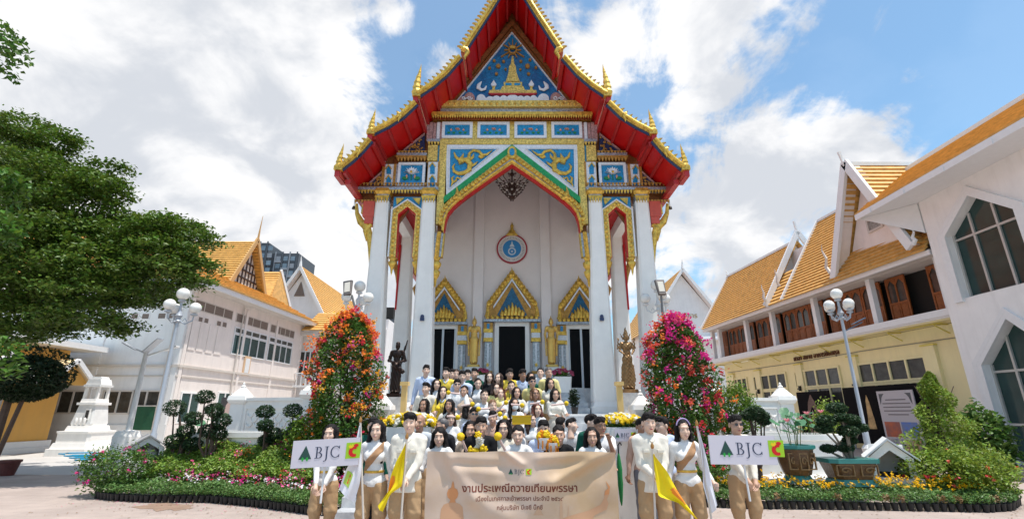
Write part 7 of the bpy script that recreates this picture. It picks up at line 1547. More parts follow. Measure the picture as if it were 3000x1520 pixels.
for n_, c in (('white', (.78, .77, .76)), ('cream', (.74, .68, .58)), ('ivory', (.76, .71, .62)), ('beige', (.55, .42, .32)), ('peach', (.62, .40, .30)), ('yellow', (.80, .58, .08)), ('pale yellow', (.78, .66, .28)), ('pale blue', (.52, .60, .78)), ('dark green', (.01, .09, .06)),
              ('black', (.010, .010, .012)), ('charcoal', (.02, .02, .024)), ('grey', (.20, .21, .24)), ('khaki', (.46, .30, .165)), ('tan', (.42, .24, .13)), ('stone', (.45, .38, .32)), ('navy', (.02, .025, .05)), ('pale pink', (.72, .55, .54)), ('light grey', (.5, .52, .55)), ('orange', (.75, .25, .03))): cloth(n_, c)
shoeM = mat('black shoe', (.012, .012, .012), .35); shoeW = mat('white shoe', (.7, .7, .7), .5); sockW = mat('pale sock', (.72, .68, .76), .8); sockB = mat('black sock', (.012, .012, .014), .8)
_head = {}; _hair = {}
def head_mesh(c, sex):
    if (c, sex) in _head: return _head[(c, sex)]
    f = Field((-.13, -.15, -.24), (.13, .15, .16), c); m = sex == 'm'
    f.ell((0, .018, .035), (.074, .092, .084)).ell((0, -.018, -.035), (.063 if m else .059, .073, .083)).ell((0, -.058, -.096), (.027 if m else .022, .024, .020))
    for s in (-1, 1): f.ell((s*.036, -.060, -.034), (.024, .022, .024)); f.ell((s*.078, .015, -.012), (.010, .020, .032), .01)
    f.cone((-.040, -.080, .026), (.040, -.080, .026), .008, .008, .025); f.cone((0, -.088, .0), (0, -.104, -.036), .007, .013, .012); f.ell((0, -.090, -.068), (.024, .011, .013), .012)
    f.cone((0, .022, -.08), (0, .030, -.24), .052 if m else .043, .062 if m else .050, .02)
    _head[(c, sex)] = f.mesh(); return _head[(c, sex)]
def hair_mesh(c, style):
    if (c, style) in _hair: return _hair[(c, style)]
    f = Field((-.17, -.17, -.46), (.17, .19, .20), c); X, Y, Z = f.grid()
    f.ell((0, .021, .039), (.0795, .097, .0865)) if style not in ('slick', 'bun') else f.ell((0, .022, .040), (.081, .098, .090))
    if style == 'short': f.ell((0, -.04, .098), (.066, .05, .032), .03); f.cut(-(Z+(Y+.09)*.66-.058), .01)
    elif style == 'tuft': f.ell((-.01, -.04, .095), (.068, .052, .034), .03); f.ell((.03, -.062, .082), (.034, .03, .024), .02); f.cut(-(Z+(Y+.09)*.66-.050), .01)
    elif style == 'slick': f.cut(-(Z+(Y+.09)*.66-.068), .01)
    elif style == 'grey': f.cut(-(Z+(Y+.09)*.80-.085), .01)
    else:
        part_ = .078-.55*np.abs(X)
        if style == 'bangs': part_ = .028+0*X
        f.cut(np.minimum(-(Z-part_), -(Y+.020))+0*X, .01)
        if style in ('long', 'bangs', 'wavy', 'tied'):
            L_ = -.36 if style != 'wavy' else -.32
            for s in (-1, 1):
                f.cone((s*.078, .015, .03), (s*.088, .0, -.14), .026, .030, .03); f.cone((s*.088, .0, -.14), (s*.092, -.035, L_), .032, .020, .03)
            f.cone((0, .065, .0), (0, .085, -.26), .075, .085, .04, flat=.6)
        elif style == 'bob':
            for s in (-1, 1): f.cone((s*.078, .010, .03), (s*.090, -.015, -.10), .030, .034, .03)
            f.cone((0, .06, .0), (0, .06, -.08), .085, .085, .04)
        elif style == 'bun': f.ell((0, .10, .07), (.045, .042, .042), .01); f.ell((0, .055, -.02), (.07, .05, .06), .03)
        elif style == 'pony': f.cone((0, .10, .03), (.05, .11, -.12), .035, .03, .02); f.cone((.05, .11, -.12), (.10, .0, -.34), .03, .012, .03); f.ell((0, .055, -.02), (.07, .05, .06), .03)
        elif style == 'braids':
            for s in (-1, 1):
                for q in range(7): f.ell((s*(.085+.008*q), .0-.01*q, -.04-.05*q), (.022, .022, .03), .006)
            f.ell((0, .055, -.02), (.075, .05, .07), .03)
    f.d += (.0030*np.sin(np.arctan2(X, Y+.02)*30+Z*22+2*np.sin(Z*25))+.002*np.sin(X*90+Z*60)).astype(np.float32)
    V, F = f.mesh(); rs = random.Random(len(_hair)+5); SV = []; SF = []
    def strand(pts, w):
        b = len(SV); n = len(pts)
        for i, (x, y, z) in enumerate(pts):
            l = math.hypot(x, y)+1e-6; tx, ty = -y/l, x/l; ww = w*(1-.75*i/(n-1)); SV.append((x-tx*ww, y-ty*ww, z)); SV.append((x+tx*ww, y+ty*ww, z))
        for i in range(n-1): SF.append((b+2*i, b+2*i+1, b+2*i+3, b+2*i+2))
    lng = {'long': -.38, 'bangs': -.38, 'wavy': -.34, 'tied': -.34, 'bob': -.13}.get(style)
    if lng:
        for i in range(110):
            th = math.radians(rs.uniform(38, 322)); e = lng*rs.uniform(.75, 1.12); ph = rs.uniform(0, 6); am = .012 if style in ('wavy', 'bob') else .004; pts = []
            for j in range(7):
                z = .118+(e-.118)*j/6; k = .40 if j == 0 else 1.03 if z > -.2 else .98; k = k+rs.uniform(-.015, .02)+(.06 if z < -.08 else 0)
                pts.append((math.sin(th)*.083*k+am*math.sin(ph+j*1.6), -math.cos(th)*.098*k*(.72 if z < -.05 else 1)+.024, z))
            strand(pts, rs.uniform(.004, .008))
    elif style not in ('slick',):
        for i in range(150):
            th = rs.uniform(0, 6.283); u = rs.uniform(.15, 1); z0 = .039+.0865*math.sin(u*1.5); r = math.cos(u*1.5); x, y = .0795*r*math.sin(th), .021-.097*r*math.cos(th)
            if z0+(y+.09)*.66 < .07: continue
            q = rs.uniform(.012, .034); o = rs.uniform(.15, .5); a = rs.uniform(-.5, .5); strand([(x, y, z0-.002), (x*(1+o*q*6)+a*q*.3, y*(1+o*q*5)-q*.25, z0+q*.12), (x*(1+o*q*9)+a*q*.7, y*(1+o*q*8)-q*.6, z0-q*.35)], .005)
        for i in range(26 if style in ('tuft', 'short') else 0):
            x = rs.uniform(-.055, .055); dx = rs.uniform(-.012, .012); yb = -.085+abs(x)*.35; strand([(x, yb+.02, .105), (x+dx*.5, yb-.012, .088), (x+dx, yb-.014, .058 if style == 'tuft' else .068)], .006)
    if SV: F = np.concatenate([F, np.array(SF)+len(V)]); V = np.concatenate([V, np.array(SV)])
    _hair[(c, style)] = (V, F); return _hair[(c, style)]
def small_me(name, fn, m):
    mb = MB(); fn(mb); return mb.mesh(name, [m], True)
def eye_fn(s):
    mb = MB(); mb.ball((s*.030, -.0735, .002), .0125, 8, 6, (1.35, .75, .60)); mb.cur = 1; mb.ball((s*.030, -.0755, .002), .0085, 8, 6, (1.2, 1.0, .62)); return mb.mesh('eye', [scleM, eyeM], True)
eye_me = [eye_fn(-1), eye_fn(1)]
brow_me = [small_me('eyebrow', lambda mb: mb.tube([(s*.014, -.093, .022), (s*.030, -.091, .028), (s*.047, -.078, .023)], [.0018, .0026, .0012], 5), browM) for s in (-1, 1)]
lips_me = small_me('lips', lambda mb: (mb.tube([(-.022, -.093, -.064), (0, -.104, -.067), (.022, -.093, -.064)], [.002, .0055, .002], 6), mb.tube([(-.017, -.095, -.071), (0, -.102, -.075), (.017, -.095, -.071)], [.002, .0055, .002], 6)), lipM)
smile_me = small_me('teeth', lambda mb: mb.tube([(-.019, -.096, -.0655), (0, -.1045, -.0705), (.019, -.096, -.0655)], [.0015, .0042, .0015], 6), mat('teeth', (.8, .78, .74), .3))
def gl_fn(mb):
    for s in (-1, 1):
        mb.tube([(s*.031+.021*math.cos(t), -.098, .001+.016*math.sin(t)) for t in np.linspace(0, 2*math.pi, 13)], .0018, 5); mb.beam((s*.052, -.096, .004), (s*.082, .01, .0), .003, .003)
    mb.beam((-.010, -.100, .004), (.010, -.100, .004), .003, .003)
specs_me = small_me('spectacles', gl_fn, mat('spectacle frame', (.03, .03, .035), .3))
def sg_fn(mb):
    gl_fn(mb)
    for s in (-1, 1): mb.prism([(s*.031+.020*math.cos(t), .001+.015*math.sin(t)) for t in np.linspace(0, 2*math.pi, 12, endpoint=False)], -.099, -.096)
shades_me = small_me('sunglasses', sg_fn, mat('dark lens', (.008, .010, .03), .08, spec=.8))
mask_me = small_me('face_mask', lambda mb: mb.lathe([(.030, -.105), (.055, -.085), (.060, -.05), (.050, -.022), (.02, -.012)], (0, -.048, 0), 14, sy=1.05), mat('pale mask', (.72, .78, .80), .7))
def ik(S, Wp, l1, l2, hint):
    S, Wp, hint = Vector(S), Vector(Wp), Vector(hint); d = Wp-S; L_ = min(d.length, (l1+l2)*.995); d = d.normalized(); Wp = S+d*L_
    a = (l1*l1-l2*l2+L_*L_)/(2*L_); h = math.sqrt(max(l1*l1-a*a, 0)); hh = hint-d*hint.dot(d); hh.normalize(); return S+d*a+hh*h, Wp
POSE = {'down': ((-.27, -.02, .86), (.27, -.02, .86)), 'clasp': ((-.045, -.24, 1.00), (.045, -.24, .96)), 'candle': ((-.10, -.30, 1.16), (.08, -.30, 1.14)), 'chest': ((-.09, -.26, 1.22), (.09, -.26, 1.22)), 'banner': ((-.24, -.30, 1.17), (.24, -.30, 1.17)),
        'wai': ((-.03, -.24, 1.32), (.03, -.24, 1.32)), 'right': ((-.02, -.34, 1.14), (.22, -.36, 1.16)), 'left': ((-.24, -.34, 1.15), (.02, -.34, 1.12)), 'poleR': ((-.27, -.02, .86), (.26, -.16, .98)), 'poleL': ((-.26, -.16, .98), (.27, -.02, .86)),
        'sign': ((-.05, -.24, .94), (.06, -.24, .90)), 'halfL': ((-.12, -.30, 1.16), (.27, -.02, .86)), 'clap': ((-.10, -.34, 1.40), (.06, -.36, 1.42))}
def torso(f, o, m, hem, flare=0.0, X=None):
    w = .87 if m else .81
    f.ell((0, 0, 1.29), (.165*w+o, .105+o, .16+o)); f.cone((-.135*w, 0, 1.395), (.135*w, 0, 1.395), .058+o, .058+o, .03); f.ell((0, 0, 1.10), (.140*w+o, .095+o, .15)); f.ell((0, 0, .95), ((.155 if m else .160)+o, .105+o, .13))
    f.cone((0, .01, 1.38), (0, .01, 1.46), .075+o*.6, .052+o*.4, .03)
    if not m:
        for s in (-1, 1): f.ell((s*.065, -.075, 1.27), (.058+o, .05+o, .058+o), .03)
    if hem < .86: f.cone((0, 0, .95), (0, 0, hem-.06), .150+o, .155+o+flare, .03, flat=.72)
def folds(X, Y, Z, seed, a):
    q = X*26+Z*17*np.sin(seed)+2.2*np.sin(Z*9+seed)+1.5*np.sin(Y*20+seed*3); r = Z*46+X*22*np.cos(seed*1.7)+2*np.sin(X*14+seed*.3)
    return (a*(.0028*(1-np.abs(np.sin(q)))+.0030*(1-np.abs(np.sin(r*.5)))**2+.0018*np.sin(X*61+Z*33))-.002).astype(np.float32)
def person(px, py, Y=None, sex='f', hair='long', hc='black', top='blouse', tc='white', bottom='trousers', bc='khaki', pose='down', yaw=0.0, label='', lod=1, H=None, glasses=None, skin=None, group=None, zf=None, extras=(), smile=True, lean=0.0, body_yaw=0.0, shoes='black', sleeve='long'):
    m = sex == 'm'; tgt = H or (1.72 if m else 1.61)
    if Y is None:
        best = None
        for k in range(10):
            Yk = 8.85+.40*k+.24; zk = .165*(k+1); h = P(px, py, Yk)[1]-zk; e = abs(h-tgt)
            if best is None or e < best[0]: best = (e, Yk, zk, h)
        _, Y, zf, h = best
    else: zf = zf or 0.0; h = P(px, py, Y)[1]-zf
    Hh = min(max(h, 1.40), 1.92); x = P(px, py, Y)[0]; k = (Hh-.015)/1.72
    t = thing('person', label, 'person', (x, Y, zf), body_yaw, group)
    cb = (.0125, .020)[lod-1] if lod <= 2 else .024; ch_ = (.0085, .0115, .013)[lod-1]
    sk = skin or random.choice([skinA, skinA, skinB])
    sw = .168 if m else .148; sh = {}
    W = POSE[pose]
    for i, s in enumerate((-1, 1)): S_ = (s*sw, 0, 1.385); e_, w_ = ik(S_, W[i], .275, .245, (s*.28, .5, -.7)); sh[s] = (Vector(S_), e_, w_)
    # ---- body
    f = Field((-.48, -.46, -.03), (.48, .26, 1.52), cb)
    torso(f, -.012, m, .95)
    for s in (-1, 1):
        S_, e_, w_ = sh[s]; f.cone(S_, e_, .046 if m else .039, .038 if m else .032, .03); f.cone(e_, w_, .037 if m else .031, .025 if m else .022, .02)
        d = (w_-e_).normalized(); f.cone(w_, w_+d*.07, .026, .033, .015)
        f.cone((s*.085, 0, .90), (s*.095, -.01, .49), .082, .055, .03); f.cone((s*.095, -.01, .49), (s*.10, .02, .09), .055, .036, .02); f.cone((s*.10, .03, .055), (s*.115, -.13, .035), .040, .030, .02)
    V, F = f.mesh(); hv, hf = head_mesh(ch_, sex); hz = 1.72-.122
    cy_, sy_ = math.cos(yaw), math.sin(yaw); cl_, sl_ = math.cos(lean), math.sin(lean)
    hs = 1.04 if lod == 1 else 1.0
    def hx(v):
        v = np.asarray(v)*hs; a = np.stack([v[:, 0]*cy_-v[:, 1]*sy_, v[:, 0]*sy_+v[:, 1]*cy_, v[:, 2]], 1); a = np.stack([a[:, 0], a[:, 1]*cl_+a[:, 2]*sl_, -a[:, 1]*sl_*1.0+a[:, 2]*cl_], 1); a[:, 2] += hz*k; a[:, 1] += -.012; return a
    VV = [V*k, hx(hv)]; FF = [F, hf+len(V)]; base = len(V)+len(hv)
    # ---- fingers
    mb = MB()
    for s in (-1, 1):
        S_, e_, w_ = sh[s]; d = (w_-e_).normalized(); up_ = Vector((0, 0, 1)) if abs(d.z) < .8 else Vector((0, -1, 0)); lat = d.cross(up_).normalized(); nn = lat.cross(d).normalized(); tip = w_+d*.085
        curl = -nn if abs(d.z) < .8 else Vector((-s*.6, -.2, -.2)).normalized()
        for q in range(4):
            b = tip+lat*(q-1.5)*.0165-d*.012; l_ = (.032, .036, .034, .027)[q]; c1 = b+d*l_+curl*.006; c2 = c1+(d*.6+curl*.8)*l_*.8; c3 = c2+(d*.1+curl)*l_*.6; mb.tube([b, c1, c2, c3], [.0095, .009, .008, .006], 5)
        b = w_+d*.03+lat*.028*(-s); mb.tube([b, b+(d*.7+lat*(-s)*.7)*.03, b+(d+curl*.4)*.05+lat*(-s)*.02], [.012, .0105, .007], 5)
    if mb.v:
        fq = [q for q in mb.f if len(q) == 4]; VV.append(np.array(mb.v)*k); FF.append(np.array(fq)+base)
    me = np_mesh('body', np.concatenate(VV), np.concatenate(FF), sk); link('body', me, t)
    # ---- face
    def face(name, me_):
        o = link(name, me_, t); o.location = (0, -.012, hz*k); o.rotation_euler = (-lean, 0, yaw); o.scale = (hs,)*3; return o
    [face('eye', e) for e in eye_me]; [face('eyebrow', e) for e in brow_me]
    if glasses != 'mask': face('lips', lips_me)
    if smile and glasses != 'mask': face('teeth', smile_me)
    if glasses == 'specs': face('spectacles', specs_me)
    if glasses == 'shades': face('sunglasses', shades_me)
    if glasses == 'mask': face('face_mask', mask_me)
    if hair != 'bald': v, fc = hair_mesh(ch_+.001, hair); link('hair', np_mesh('hair', hx(v), fc, hairM[hc]), t)
    # ---- top
    hem = {'jacket': .80, 'blouse': .90, 'shirt': .86, 'tshirt': .85, 'suit': .78, 'polo': .84, 'cardigan': .76}[top]; o = {'jacket': .020, 'blouse': .010, 'shirt': .014, 'tshirt': .013, 'suit': .020, 'polo': .014, 'cardigan': .018}[top]
    f = Field((-.50, -.48, hem-.04), (.50, .28, 1.52), cb*.95); torso(f, o, m, hem, .02)
    X, Yg, Z = f.grid(); f.cut(-(np.sqrt(X**2+((Yg+.07)*1.0)**2+((Z-1.515)*.9)**2)-(.088 if top in ('suit', 'polo', 'shirt', 'tshirt', 'cardigan') else .066)))
    if top == 'blouse': f.cone((0, .008, 1.43), (0, .012, 1.475), .060, .055, .01)
    for s in (-1, 1):
        S_, e_, w_ = sh[s]; ro = .009 if top not in ('jacket', 'suit') else .015
        f.cone(S_, S_.lerp(e_, .98 if sleeve == 'long' else .72), (.050 if m else .042)+ro, (.042 if m else .034)+ro+(.012 if sleeve != 'long' else .004), .03)
        if top == 'blouse' and sleeve == 'long': f.ell(S_.lerp(e_, .2), (.058, .058, .075), .03)
        if sleeve == 'long': f.cone(e_, e_.lerp(w_, .93), (.040 if m else .033)+ro, (.026+ro*.7), .02)
    Xg, Yg, Zg = f.grid(); f.d += folds(Xg, Yg, Zg, px, .8); f.cut(hem-Zg+0*Xg+0*Yg)
    V, F = f.mesh(); tm = CL[tc]; to = link('top', np_mesh('top', V*k, F, tm), t)
    if sleeve == 'long' and lod == 1 or top in ('polo', 'suit', 'shirt', 'jacket'):
        mb = MB()
        if top in ('shirt', 'polo', 'jacket', 'suit'):
            for s in (-1, 1): mb.tube([(s*.058, .03, 1.462), (s*.062, -.035, 1.452), (s*.030, -.092, 1.405), (s*.006, -.112, 1.375)], [.012, .014, .014, .006], 6)
            part('collar', MBs(mb, k), [CL[{'jacket': tc, 'suit': 'charcoal', 'shirt': tc, 'polo': 'pale blue'}[top]]], to, smooth=True)
    yf = -(.105+o+.012)
    if top in ('jacket',):
        mb = MB()
        for s in (-1, 1): mb.box(s*.05, s*.125, yf-.012, yf+.03, 1.255, 1.285)
        part('pocket_flaps', MBs(mb, k), [tm], to)
        mb = MB()
        for q in range(5): mb.ball((0, yf-.016 if q > 1 else yf-.012, 1.34-.11*q), .008, 6, 5)
        part('buttons', MBs(mb, k), [MATS['gold leaf']], to)
    if top == 'suit':
        mb = MB(); mb.prism([(-.055, 1.43), (.055, 1.43), (0, 1.18)], yf-.006, yf+.045); sh_ = part('shirt_front', MBs(mb, k), [CL['white']], to); mb = MB(); mb.prism([(-.014, 1.40), (.014, 1.40), (.022, 1.22), (0, 1.19), (-.022, 1.22)], yf-.014, yf-.0065); part('tie', MBs(mb, k), [CL['black']], sh_)
    # ---- bottom
    f = Field((-.34, -.26, -.02), (.34, .26, 1.02), cb*.95)
    f.ell((0, 0, .94), (.163, .112, .11))
    lowz = {'trousers': .06, 'breeches': .44, 'skirt': .25}[bottom]
    for s in (-1, 1):
        if bottom == 'trousers': f.cone((s*.088, 0, .90), (s*.098, -.01, .48), .092, .070, .03); f.cone((s*.098, -.01, .48), (s*.102, .015, .05), .070, .062, .02)
        elif bottom == 'breeches': f.cone((s*.09, 0, .90), (s*.112, -.01, .58), .100, .092, .03); f.cone((s*.112, -.01, .58), (s*.10, 0, .42), .092, .066, .02)
    if bottom == 'skirt': f.cone((0, 0, .9), (0, 0, .22), .15, .21, .03, flat=.75)
    Xg, Yg, Zg = f.grid(); f.d += folds(Xg, Yg, Zg, px*1.3, 1.3); f.cut(lowz-Zg+0*Xg+0*Yg); f.cut(Zg-1.005+0*Xg+0*Yg)
    V, F = f.mesh(); link('trousers' if bottom != 'skirt' else 'skirt', np_mesh('bottoms', V*k, F, CL[bc]), t)
    if lod == 1:
        for s in (-1, 1):
            mb = MB(); mb.tube([(s*.10, .03, .055), (s*.105, -.05, .05), (s*.115, -.14, .038), (s*.118, -.165, .03)], [.047, .048, .040, .012], 8); part('shoe', MBs(mb, k), [shoeM if shoes == 'black' else shoeW], t, smooth=True)
            if bottom == 'breeches': mb = MB(); mb.tube([(s*.096, -.005, .47), (s*.098, .0, .36), (s*.10, .02, .09)], [.062, .060, .044], 10); part('sock', MBs(mb, k), [sockB if 'blacksock' in extras else sockW if 'sock' in extras else sk], t, smooth=True)
    if 'sash' in extras or 'belt' in extras:
        for nm in ('sash', 'belt'):
            if nm not in extras: continue
            f = Field((-.26, -.26, .96), (.26, .22, 1.50), .0125); torso(f, o+.010, m, .95); X, Yg, Z = f.grid()
            if nm == 'sash': s = 1; f.cut(np.abs((X-.135)*.72-(Z-1.42)*.62*1.0)-.042+0*Yg); f.cut(1.0-Z+0*X+0*Yg); f.cut(np.abs(X)-.125+0*Z+0*Yg)
            else: f.cut(np.abs(Z-1.085)-.018+0*X+0*Yg)
            V, F = f.mesh(); link(nm, np_mesh(nm, V*k, F, CL['tan'] if nm == 'sash' else MATS['gold leaf']), to)
    if 'print' in extras: mb = MB(); [mb.box(-.07+.05*q, -.035+.05*q, yf-.022, yf+.02, 1.20, 1.235) for q in range(3)]; part('shirt_print', MBs(mb, k), [CL['navy']], to, kind='stuff')
    if 'headband' in extras: mb = MB(); mb.tube([(.086*math.cos(a), -.02, .035+.100*math.sin(a)) for a in np.linspace(.15, math.pi-.15, 14)], .009, 6); part('headband', mb, [mat('lilac band', (.45, .35, .6), .5)], t).location = (0, -.012, hz*k)
    if 'lanyard' in extras: mb = MB(); mb.tube([(-.05, -.075, 1.43), (-.02, yf-.03, 1.22), (0, yf-.035, 1.12), (.02, yf-.03, 1.22), (.05, -.075, 1.43)], .006, 5); part('lanyard', MBs(mb, k), [CL['navy']], to)
    return t, Y, x, k
def MBs(mb, k): mb.v = [(a*k, b*k, c*k) for a, b, c in mb.v]; return mb
ballM = mat('yellow marigold ball', (.88, .58, .01), .7, 0, var=.2, vscale=60, bump=.8, bscale=90)
candM = mat('candle pink white', (.75, .55, .50), .5)
def candle(px, py, tx, ty, Y, label, r=.042):
    """yellow flower ball at (px, py), rod towards (tx, ty)"""
    x, z = P(px, py, Y); x2, z2 = P(tx, ty, Y); t = thing('flower_candle', label, 'candle', (x, Y, z)); mb = MB(); mb.ball((0, 0, 0), r, 12, 9)
    mb.v = [(a*(1+.10*math.sin(i*2.4)), b*(1+.10*math.sin(i*2.4)), c*(1+.10*math.sin(i*2.4))) for i, (a, b, c) in enumerate(mb.v)]; part('flower_ball', mb, [ballM], t, smooth=True)
    mb = MB(); d = Vector((x2-x, .08, z2-z)); d.length = max(d.length, .22); mb.tube([d*.1, d*1.0], [.015, .017], 8); part('rod', mb, [candM], t, smooth=True)
def Z3(x, y): return 1150+x/4.21, 1020+y/4.21
# name, x, y(head top) in crop coordinates, options
crowd = [
 (420, 195, dict(sex='m', hair='short', top='shirt', tc='pale blue', bc='navy', pose='down', glasses=None, label='big man in pale blue shirt standing at the left end of the top row')),
 (668, 230, dict(sex='m', hair='short', top='polo', tc='yellow', bc='grey', pose='down', sleeve='short', label='man in yellow polo with light blue collar, second from the left in the top row')),
 (738, 262, dict(sex='m', hair='short', top='shirt', tc='white', bc='navy', Y=12.0, zf=1.32, label='man half hidden behind the man in the yellow polo', pose='down')),
 (787, 262, dict(sex='f', hair='bun', hc='brown', top='blouse', tc='white', Y=12.0, zf=1.32, label='bright-faced woman behind the top row, right of the yellow polo')),
 (860, 265, dict(sex='m', hair='short', top='polo', tc='pale blue', bc='grey', sleeve='short', yaw=.25, label='man in pale blue and yellow polo left of the dark green shirt')),
 (930, 285, dict(sex='m', hair='short', top='shirt', tc='white', Y=12.1, zf=1.32, label='dark-haired man peeking out left of the dark green shirt')),
 (1015, 240, dict(sex='m', hair='short', top='shirt', tc='dark green', bc='black', skin=skinB, label='man in dark green shirt in the top row')),
 (1195, 285, dict(sex='f', hair='wavy', hc='brown', top='tshirt', tc='black', bc='black', label='woman with long wavy brown hair in a black top')),
 (1310, 300, dict(sex='f', hair='long', hc='brown', top='blouse', tc='white', yaw=-.4, label='woman with brown hair left of the man in the bright yellow shirt')),
 (1445, 245, dict(sex='m', hair='short', top='shirt', tc='yellow', bc='black', sleeve='short', pose='chest', label='man in bright yellow short-sleeved shirt below the middle door')),
 (1605, 250, dict(sex='m', hair='tuft', top='shirt', tc='pale blue', bc='navy', label='dark-haired man in pale blue shirt right of the middle door')),
 (1702, 288, dict(sex='f', hair='long', top='tshirt', tc='dark green', bc='black', yaw=.3, label='long-haired woman in dark green right of the middle door')),
 (1822, 240, dict(sex='m', hair='slick', top='shirt', tc='white', bc='navy', Y=12.0, zf=1.32, skin=skinA, label='man with high forehead in white behind the grey-haired man')),
 (1922, 225, dict(sex='m', hair='grey', hc='grey', top='shirt', tc='pale yellow', bc='grey', yaw=.35, skin=skinB, sleeve='short', label='grey-haired man in pale yellow shirt at the right end of the top row')),
 (545, 370, dict(hair='wavy', top='blouse', tc='white', label='smiling woman with long dark hair in white below the yellow polo')),
 (420, 415, dict(sex='m', hair='short', top='shirt', tc='cream', bc='khaki', label='short-haired man in cream shirt at the left end of the second row')),
 (800, 370, dict(sex='m', hair='short', top='tshirt', tc='white', glasses='shades', pose='right', sleeve='short', label='man in sunglasses and white holding a long candle in the second row')),
 (625, 460, dict(hair='long', top='polo', tc='yellow', extras=('lanyard',), sleeve='short', pose='halfL', label='long-haired woman in a yellow polo with lanyard on the left')),
 (885, 450, dict(hair='pony', top='cardigan', tc='beige', pose='left', bc='tan', label='woman with ponytail in a beige jacket')),
 (1055, 362, dict(hair='braids', top='blouse', tc='white', label='woman with two dark braids in white below the green shirt')),
 (1280, 418, dict(hair='bob', hc='brown', top='shirt', tc='pale yellow', sleeve='short', glasses='specs', yaw=.2, label='woman with short hair and glasses in pale yellow')),
 (1465, 398, dict(hair='pony', top='tshirt', tc='yellow', extras=('lanyard',), sleeve='short', label='woman in patterned yellow top just below the bright yellow shirt')),
 (1722, 340, dict(sex='m', hair='short', top='shirt', tc='pale yellow', glasses='shades', skin=skinB, label='man in dark glasses between the green and pale yellow shirts')),
 (1940, 358, dict(hair='long', top='blouse', tc='ivory', label='woman with long black hair in ivory below the grey-haired man')),
 (2000, 490, dict(hair='long', top='cardigan', tc='ivory', pose='right', bottom='skirt', bc='pale pink', label='woman with long black hair holding a candle at the right end of the crowd')),
 (1135, 500, dict(hair='bun', top='tshirt', tc='white', sleeve='short', yaw=.3, label='woman with tied hair in a white printed T-shirt')),
 (1330, 480, dict(hair='bob', hc='red', top='tshirt', tc='white', sleeve='short', pose='chest', extras=('print',), label='woman with auburn hair in a white T-shirt with blue print')),
 (1530, 468, dict(hair='tied', top='blouse', tc='ivory', yaw=.2, label='dark-haired woman in ivory above the woman with the face mask')),
 (1755, 488, dict(hair='bob', hc='light', top='shirt', tc='white', pose='left', sleeve='short', glasses='specs', label='woman with light brown hair and glasses in white')),
 (395, 610, dict(hair='wavy', top='blouse', tc='white', label='woman with wavy black hair in white at the left of the third row')),
 (705, 612, dict(hair='bangs', top='blouse', tc='ivory', pose='chest', label='woman with fringe and long hair in ivory in the third row')),
 (1235, 625, dict(hair='bun', hc='light', top='blouse', tc='white', yaw=.35, label='woman with light brown hair tied up in the third row')),
 (1500, 598, dict(hair='long', top='blouse', tc='white', glasses='mask', pose='chest', smile=False, label='long-haired woman in white wearing a pale face mask')),
 (1780, 675, dict(hair='bob', hc='red', top='blouse', tc='white', yaw=.3, label='woman with auburn hair in white at the right of the third row')),
 (945, 690, dict(hair='bob', hc='black', top='tshirt', tc='white', yaw=.9, sleeve='short', label='dark-haired woman in profile behind the man with dark glasses')),
 (1005, 722, dict(sex='m', hair='short', top='shirt', tc='pale blue', glasses='shades', skin=skinB, label='man with dark glasses and pale blue shirt above the suited man')),
 (1237, 768, dict(sex='m', hair='short', top='shirt', tc='peach', skin=skinB, pose='chest', label='short-haired man in peach shirt behind the woman with glasses')),
 (720, 778, dict(hair='long', hc='brown', top='blouse', tc='white', glasses='specs', pose='candle', label='woman with round glasses and long brown hair in white')),
 (610, 850, dict(sex='m', hair='grey', hc='grey', top='suit', tc='charcoal', yaw=-1.2, Y=8.3, smile=False, label='grey-haired man in dark suit turned to the left')),
 (1490, 850, dict(hair='bob', top='blouse', tc='white', pose='chest', yaw=.2, Y=8.4, label='woman with black bob and fringe behind the woman with the wavy bob')),
 (1705, 795, dict(hair='long', hc='brown', top='blouse', tc='white', yaw=.8, label='long-haired woman turned to the right, above the man with the blue shirt')),
 (2068, 850, dict(sex='m', hair='tuft', top='tshirt', tc='white', yaw=2.6, smile=False, label='dark-haired man seen from behind near the right stairs')),
 (2205, 862, dict(sex='m', hair='short', top='tshirt', tc='white', yaw=1.1, lean=.35, smile=False, label='man in white bending his head, right of the crowd')),
 (2445, 800, dict(sex='m', hair='tuft', top='shirt', tc='dark green', yaw=1.0, Y=8.2, smile=False, label='wavy-haired man in dark green turned towards the flowers on the right')),
]
lod2 = []
for (x, y, kw) in crowd:
    px, py = Z3(x, y); kw = dict(kw); kw.setdefault('lod', 2); kw.setdefault('yaw', random.uniform(-.38, .38)); kw.setdefault('lean', random.uniform(-.05, .16)); kw.setdefault('skin', random.choice([skinA, skinA, skinB, skinA, skinC])); person(px, py, **kw)
# front row behind the banner
front = [
 (1375, 1251-0, 7.35, dict(hair='bob', top='blouse', tc='beige', label='x')),
]
def F3(x, y, **kw):
    px, py = Z3(x, y); kw.setdefault('yaw', random.uniform(-.1, .1)); return person(px, py, **kw)
F3(968, 888, Y=7.25, sex='f', hair='bob', top='blouse', tc='beige', skin=skinB, label='woman with dark bob in beige at the left shoulder of the suited man')
F3(1095, 835, Y=7.05, sex='m', hair='short', top='suit', tc='black', bc='black', pose='chest', glasses=None, label='man in black suit and tie holding a yellow flower garland behind the banner')
F3(1372, 868, Y=7.15, hair='bob', hc='black', top='blouse', tc='cream', glasses='specs', pose='candle', label='woman with wavy bob and glasses in cream behind the banner')
F3(1548, 948, Y=6.95, hair='slick', top='blouse', tc='white', pose='banner', label='young woman with tied-back hair in white holding the middle of the banner')
F3(1858, 878, Y=7.15, sex='m', hair='short', top='shirt', tc='pale blue', glasses='specs', pose='chest', label='man with glasses in pale blue shirt holding an orange garland')
